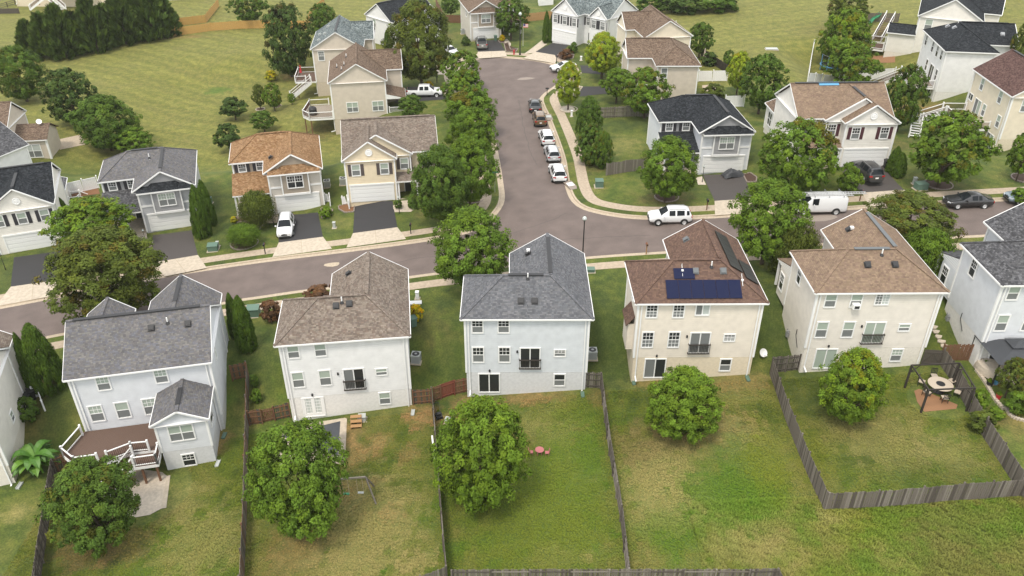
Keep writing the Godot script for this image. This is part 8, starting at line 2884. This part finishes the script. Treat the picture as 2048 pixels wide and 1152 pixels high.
	dish("white satellite dish on a pole right of the solar panel house", on(Vector2(22.50, -59.58)), 0.4)
	umbrella("folded cream umbrella on the terrace behind the sand hip-roofed house", on(Vector2(32.23, -137.67)), "cloth_tan", 2.5)
	var tc2 := thing("terrace_table", "white table on the terrace behind the sand hip-roofed house", "table", on(Vector2(32.92, -136.97), 0.02), 0.4)
	m = MB.new()
	m.lathe([Vector2(0.7, 0.68), Vector2(0.72, 0.72), Vector2(0.0, 0.74)], 14)
	part("tabletop", m.mesh(), M.white, tc2)
	for i in 4:
		var a := TAU * (i + 0.5) / 4
		part("leg", boxmesh(Vector3(0.06, 0.7, 0.06)), M.white, tc2, at(Vector3(cos(a) * 0.45, 0.35, sin(a) * 0.45)))
	# heap under a tarp by the garage
	var hp := thing("covered_heap", "black tarp thrown over a heap beside the white garage door", "tarp", on(Vector2(27.44, -94.08), 0.05), 0.2)
	m = MB.new()
	var hz := FastNoiseLite.new()
	hz.seed = 4
	hz.frequency = 1.2
	for i in 14:
		for j in 9:
			var q := []
			for e in [[0, 0], [1, 0], [1, 1], [0, 1]]:
				var x: float = -1.35 + 2.7 * (i + e[0]) / 14.0
				var z: float = -0.75 + 1.5 * (j + e[1]) / 9.0
				var k := maxf(0.0, 1.0 - (x / 1.36) ** 2.0) * maxf(0.0, 1.0 - (z / 0.76) ** 2.0)
				q.append(Vector3(x, pow(k, 0.5) * (0.85 + 0.45 * exp(-(x + 0.5) ** 2.0 * 6.0)) * (0.8 + 0.4 * hz.get_noise_2d(x, z)), z))
			m.poly([q[0], q[1], q[2]], Vector3.UP)
			m.poly([q[0], q[2], q[3]], Vector3.UP)
	part("tarp", m.mesh(), M.tarp, hp)
	# beds with an edge of stones
	var beds := [["stone-edged mulch bed right of the covered heap", [Vector2(28.68, -94.14), Vector2(29.58, -94.38), Vector2(30.01, -92.91), Vector2(29.65, -91.68), Vector2(28.61, -91.84)], "mulch"], ["red mulch bed left of the yellow-cream drive", [Vector2(-21.42, -91.55), Vector2(-20.50, -91.70), Vector2(-19.34, -91.13), Vector2(-19.19, -89.69), Vector2(-20.31, -89.77), Vector2(-21.23, -90.81)], "mulch_red"], ["stone-edged bed at the golden roofed house's garage corner", [Vector2(-23.66, -91.70), Vector2(-22.83, -91.68), Vector2(-21.99, -90.83), Vector2(-22.15, -89.61), Vector2(-23.07, -89.25)], "mulch"], ["long bed under the weeping tree by the golden roofed porch", [Vector2(-34.47, -90.86), Vector2(-32.14, -91.23), Vector2(-30.39, -90.48), Vector2(-30.08, -88.82), Vector2(-30.20, -87.20), Vector2(-31.23, -87.85), Vector2(-31.89, -89.83), Vector2(-33.68, -89.42)], "mulch"], ["bed with edging beside the grey house's walk", [Vector2(-43.99, -85.10), Vector2(-42.57, -85.44), Vector2(-42.10, -84.19), Vector2(-42.87, -84.03)], "mulch"], ["bed below the spreading tree's bright shrub", [Vector2(38.92, -88.66), Vector2(39.70, -87.98), Vector2(39.34, -87.39), Vector2(38.68, -87.88)], "mulch"], ["dark bed beside the white cul-de-sac house's drive", [Vector2(7.87, -146.95), Vector2(8.67, -148.66), Vector2(11.08, -146.94), Vector2(10.81, -145.32), Vector2(8.83, -144.72)], "mulch"], ["dark planted bed at the head of the cul-de-sac", [Vector2(-1.53, -157.96), Vector2(-0.76, -158.42), Vector2(-0.28, -153.65), Vector2(1.12, -153.91), Vector2(0.74, -152.09), Vector2(-1.11, -152.60)], "mulch"], ["flower bed beside the grey pickup's drive", [Vector2(-2.71, -160.35), Vector2(-1.94, -161.17), Vector2(-1.35, -159.96), Vector2(-1.53, -158.64), Vector2(-2.30, -158.86)], "mulch"]]
	for b in beds:
		var bo := thing("flower_bed", b[0], "flower bed", on(b[1][0]))
		var pl := PackedVector2Array()
		for p in b[1]:
			pl.append(p - Vector2(bo.position.x, bo.position.z))
		var bm := MB.new()
		for k in range(1, pl.size() - 1):
			bm.poly([Vector3(pl[0].x, on(b[1][0], 0.06).y - bo.position.y, pl[0].y), on(b[1][k], 0.06) - bo.position, on(b[1][k + 1], 0.06) - bo.position], Vector3.UP)
		part("mulch", bm.mesh(), M[b[2]], bo)
		for k in pl.size():
			var p0: Vector2 = b[1][k]
			var p1: Vector2 = b[1][(k + 1) % pl.size()]
			var c := maxi(1, int(p0.distance_to(p1) / 0.32))
			for j in c:
				part("edging_stone", boxmesh(Vector3(0.3, 0.18, 0.14)), M.stone, bo, at(on(p0.lerp(p1, (j + 0.5) / c), 0.05) - bo.position, atan2(-(p1 - p0).y, (p1 - p0).x)))
	# machines against the walls
	ac_unit("air conditioner at the white house's right wall", on(Vector2(-8.82, -60.81)), -0.12)
	ac_unit("air conditioner at the blue-grey house's right wall", on(Vector2(7.33, -60.53)), 0.0)
	ac_unit("air conditioner between the golden and the yellow-cream house", on(Vector2(-23.91, -97.44)), 0.2)
	ac_unit("air conditioner at the yellow-cream house's left wall", on(Vector2(-21.76, -97.29)), 0.1)
	ac_unit("air conditioner at the head house's left wall", on(Vector2(-9.84, -167.41)), 0.2)
	bin("green trash bin beside the white house's flowering shrub", on(Vector2(-9.42, -64.81)), 0.5, "box_green")
	bin("dark trash bin nearer the arborvitae at the lower left", on(Vector2(-42.80, -57.15)), 0.6, "dark")
	bin("dark trash bin beside the leafy shrub at the lower left", on(Vector2(-42.96, -56.76)), 0.4, "dark")
	bin("green trash bin beside the grey pickup", on(Vector2(-3.19, -160.49)), 0.1, "box_green")
	bin("dark trash bin at the plum-shuttered house's garage corner", on(Vector2(44.99, -91.79)), 0.0, "dark")
	vinyl("pair of white panels screening the bins at the lower left", [Vector2(-42.74, -57.30), Vector2(-42.30, -57.41), Vector2(-41.39, -56.11)], 1.1)
	# downspout splash blocks
	var sb_l := [[Vector2(-95.31, -213.86), ""]]
	var splash := [[Vector2(-8.64, -55.10), "white splash block at the white house's right corner", "box_grey"], [Vector2(6.17, -56.12), "green splash block at the blue-grey house's right corner", "box_green"], [Vector2(10.77, -57.40), "green splash block at the cream house's left corner", "box_green"], [Vector2(20.65, -56.96), "green splash block at the cream house's right corner", "box_green"], [Vector2(-24.84, -53.50), "green splash block at the sunroom house's right corner", "box_green"], [Vector2(-24.36, -50.08), "grey splash block at the sunroom's corner", "box_grey"], [Vector2(-40.36, -48.61), "grey splash block at the off-white house's corner", "box_grey"]]
	for q in splash:
		m = MB.new()
		m.box(Vector3(0, 0.05, 0), Vector3(0.3, 0.1, 0.75))
		m.box(Vector3(-0.13, 0.12, 0), Vector3(0.05, 0.06, 0.75))
		m.box(Vector3(0.13, 0.12, 0), Vector3(0.05, 0.06, 0.75))
		solo("splash_block", m.mesh(), M[q[2]], q[1], "splash block", on(q[0]), 0.0)


# ==================================================================== things along the streets
func mailbox(label: String, p: Vector2, turn: float, post := "dark_metal", box := "dark") -> void:
	var o := thing("mailbox", label, "mailbox", on(p), turn, "mailboxes along the street")
	part("post", boxmesh(Vector3(0.1, 1.15, 0.1), Vector3(0, 0.55, 0)), M[post], o)
	var m := MB.new()
	m.box(Vector3(0, 1.2, 0), Vector3(0.2, 0.14, 0.5))
	m.tube(Vector3(0, 1.27, -0.25), Vector3(0, 1.27, 0.25), 0.1, 0.1, 12)
	part("box", m.mesh(), M[box], o)
	part("flag", boxmesh(Vector3(0.02, 0.12, 0.05)), M.red, o, at(Vector3(0.12, 1.34, 0.0)))
	m = MB.new()
	m.beam(Vector3(0, 0.8, 0), Vector3(0, 1.1, 0.22), 0.05, 0.05)
	part("bracket", m.mesh(), M[post], o)


func lamp_post(label: String, p: Vector2, h: float, globe := 0.24, group := "") -> void:
	var o := thing("street_lamp", label, "street lamp", on(p), 0.0, group)
	var m := MB.new()
	m.tube(Vector3(0, 0, 0), Vector3(0, 0.5, 0), h * 0.028, h * 0.02, 10)
	m.tube(Vector3(0, 0.5, 0), Vector3(0, h, 0), h * 0.017, h * 0.012, 10)
	m.lathe([Vector2(h * 0.012, h - 0.1), Vector2(globe * 0.55, h - 0.02), Vector2(globe * 0.6, h + 0.03)], 10)
	part("post", m.mesh(), M.dark_metal, o)
	m = MB.new()
	m.lathe([Vector2(globe * 0.55, h + 0.03), Vector2(globe, h + globe * 0.9), Vector2(globe * 0.85, h + globe * 1.5), Vector2(globe * 0.3, h + globe * 2.1), Vector2(0.0, h + globe * 2.3)], 14)
	part("globe", m.mesh(), M.glass_pale, o)
	m = MB.new()
	m.tube(Vector3(0, h + globe * 2.2, 0), Vector3(0, h + globe * 2.7, 0), 0.04, 0.01, 6)
	part("finial", m.mesh(), M.dark_metal, o)


func street_things() -> void:
	lamp_post("tall black street lamp with pale globe behind the slate roof", Vector2(7.42, -75.12), 4.6)
	lamp_post("tall black street lamp by the hydrant at the cul-de-sac", Vector2(1.46, -150.01), 7.0, 0.3)
	var yl := "low black garden lamp posts"
	lamp_post("black garden lamp beside the white car's drive", Vector2(-28.68, -88.11), 2.0, 0.13, yl)
	lamp_post("black garden lamp left of the yellow-cream walk", Vector2(-13.51, -88.61), 2.0, 0.13, yl)
	lamp_post("black garden lamp on the grey house's walk", Vector2(-42.76, -84.38), 2.0, 0.13, yl)
	lamp_post("black garden lamp beside the covered heap's drive", Vector2(23.36, -92.75), 2.0, 0.13, yl)
	lamp_post("black garden lamp at the black-shuttered house's steps", Vector2(-57.63, -80.60), 2.0, 0.13, yl)
	mailbox("dark mailbox in front of the yellow-cream house", Vector2(-11.61, -83.53), 0.0)
	mailbox("dark mailbox in its own bed below the weeping tree", Vector2(-27.88, -81.00), 0.1)
	mailbox("black mailbox beside the white sport utility car", Vector2(22.19, -84.40), 0.0, "wood_brown")
	mailbox("dark blue mailbox right of the white van", Vector2(39.40, -84.42), 0.0, "wood_brown")
	mailbox("mailbox on a brown wooden post by the solar panel house's drive", Vector2(14.09, -75.27), PI, "wood_new", "wood_brown")
	mailbox("dark mailbox on the turning circle's right, above the parked cars", Vector2(5.54, -126.80), PI / 2)
	mailbox("dark mailbox at the big olive tree's drive", Vector2(-12.78, -137.60), 0.5)
	mailbox("dark mailbox at the white cul-de-sac house's bed", Vector2(7.81, -143.52), 0.8)
	# fire hydrant
	var hy := thing("fire_hydrant", "red fire hydrant at the head of the cul-de-sac", "hydrant", on(Vector2(0.37, -150.62)))
	var m := MB.new()
	m.lathe([Vector2(0.2, 0.0), Vector2(0.2, 0.08), Vector2(0.13, 0.1), Vector2(0.12, 0.62), Vector2(0.17, 0.64), Vector2(0.16, 0.72), Vector2(0.08, 0.85), Vector2(0.0, 0.9)], 12)
	part("barrel", m.mesh(), M.red, hy)
	for s in [[1, 0], [-1, 0], [0, 1]]:
		m = MB.new()
		m.tube(Vector3(0, 0.5, 0), Vector3(s[0] * 0.2, 0.5, s[1] * 0.2), 0.07, 0.08, 8)
		part("nozzle", m.mesh(), M.red, hy)
	# street name sign at the junction
	var sg := thing("street_sign", "green street name sign at the left corner of the junction", "street sign", on(Vector2(-2.11, -92.93)))
	m = MB.new()
	m.tube(Vector3.ZERO, Vector3(0, 2.9, 0), 0.03, 0.03, 8)
	part("post", m.mesh(), M.grey_metal, sg)
	part("blade", boxmesh(Vector3(0.95, 0.2, 0.025)), M.green_plastic, sg, at(Vector3(0, 2.72, 0), 0.15))
	part("blade", boxmesh(Vector3(0.95, 0.2, 0.025)), M.green_plastic, sg, at(Vector3(0, 2.95, 0), PI / 2 + 0.15))
	# flag on the lamp's garden pole
	var fl := thing("flag", "small striped flag on a pole beside the cul-de-sac lamp", "flag", on(Vector2(2.07, -155.61)))
	m = MB.new()
	m.tube(Vector3.ZERO, Vector3(0, 4.2, 0), 0.03, 0.02, 6)
	part("pole", m.mesh(), M.white, fl)
	for i in 7:
		part("stripe", boxmesh(Vector3(0.9, 0.1, 0.012)), M.red if i % 2 == 0 else M.white, fl, at(Vector3(0.48, 4.05 - i * 0.1, 0)))
	part("canton", boxmesh(Vector3(0.38, 0.38, 0.02)), plain(lin(0.03, 0.05, 0.18)), fl, at(Vector3(0.23, 3.9, 0)))
	# utility boxes
	utility_box("green transformer box on the corner lawn", on(Vector2(10.70, -92.50)), Vector3(0.95, 0.85, 0.9), "box_green")
	utility_box("green transformer box on the right-hand lawn", on(Vector2(47.10, -86.68)), Vector3(1.3, 0.75, 0.9), "box_green", 0.2)
	utility_box("grey pedestal beside the right-hand transformer", on(Vector2(46.97, -88.05)), Vector3(0.35, 0.8, 0.35), "box_grey")
	utility_box("green-grey transformer on the lawn beside the stone ring", on(Vector2(-34.35, -82.67)), Vector3(1.1, 0.7, 0.9), "box_green", 0.15)
	utility_box("grey pedestal beside the stone ring transformer", on(Vector2(-34.07, -83.46)), Vector3(0.3, 0.6, 0.3), "box_grey")
	utility_box("white pedestal between the two left drives", on(Vector2(-20.99, -86.35)), Vector3(0.3, 0.75, 0.3), "box_grey")
	utility_box("low dark box behind the slate roof", on(Vector2(8.06, -72.59)), Vector3(0.8, 0.35, 0.6), "box_green")
	utility_box("large green transformer behind the arborvitae pair", on(Vector2(-25.84, -68.49)), Vector3(1.2, 0.9, 1.0), "box_green", 0.1)
	utility_box("white pedestal on the lawn right of the mottled roof", on(Vector2(-9.50, -69.64)), Vector3(0.32, 0.8, 0.32), "white")
	utility_box("flat white lid on the lawn right of the mottled roof", on(Vector2(-9.62, -68.74)), Vector3(1.2, 0.12, 0.5), "white", 0.1)
	utility_box("pale post box on the lawn by the pale stone ring", on(Vector2(8.82, -117.01)), Vector3(0.25, 0.9, 0.25), "white")
	utility_box("white pedestal by the lime tree's lawn", on(Vector2(12.12, -143.87)), Vector3(0.3, 0.7, 0.3), "white")
	utility_box("flat concrete cover in the right meadow", on(Vector2(45.02, -143.17)), Vector3(2.0, 0.15, 0.9), "box_grey")
	utility_box("small green box by the grey house's right side", on(Vector2(-38.76, -95.21)), Vector3(0.7, 0.8, 0.6), "box_green")
	# storm drains
	for q in [[Vector2(7.32, -93.36), 0.35, "storm drain inlet with white lid by the corner verge"], [Vector2(5.43, -117.32), 0.1, "storm drain inlet by the parked bronze car"]]:
		var sd := thing("storm_drain", q[2], "storm drain", on(q[0]), q[1], "storm drains in the short street's kerb")
		m = MB.new()
		m.box(Vector3(0, 0.0, 0), Vector3(1.1, 0.14, 2.4))
		part("slab", m.mesh(), M.stone, sd)
		part("lid", boxmesh(Vector3(0.8, 0.04, 0.9)), M.white if q[1] > 0.2 else M.box_grey, sd, at(Vector3(0, 0.09, -0.2)))
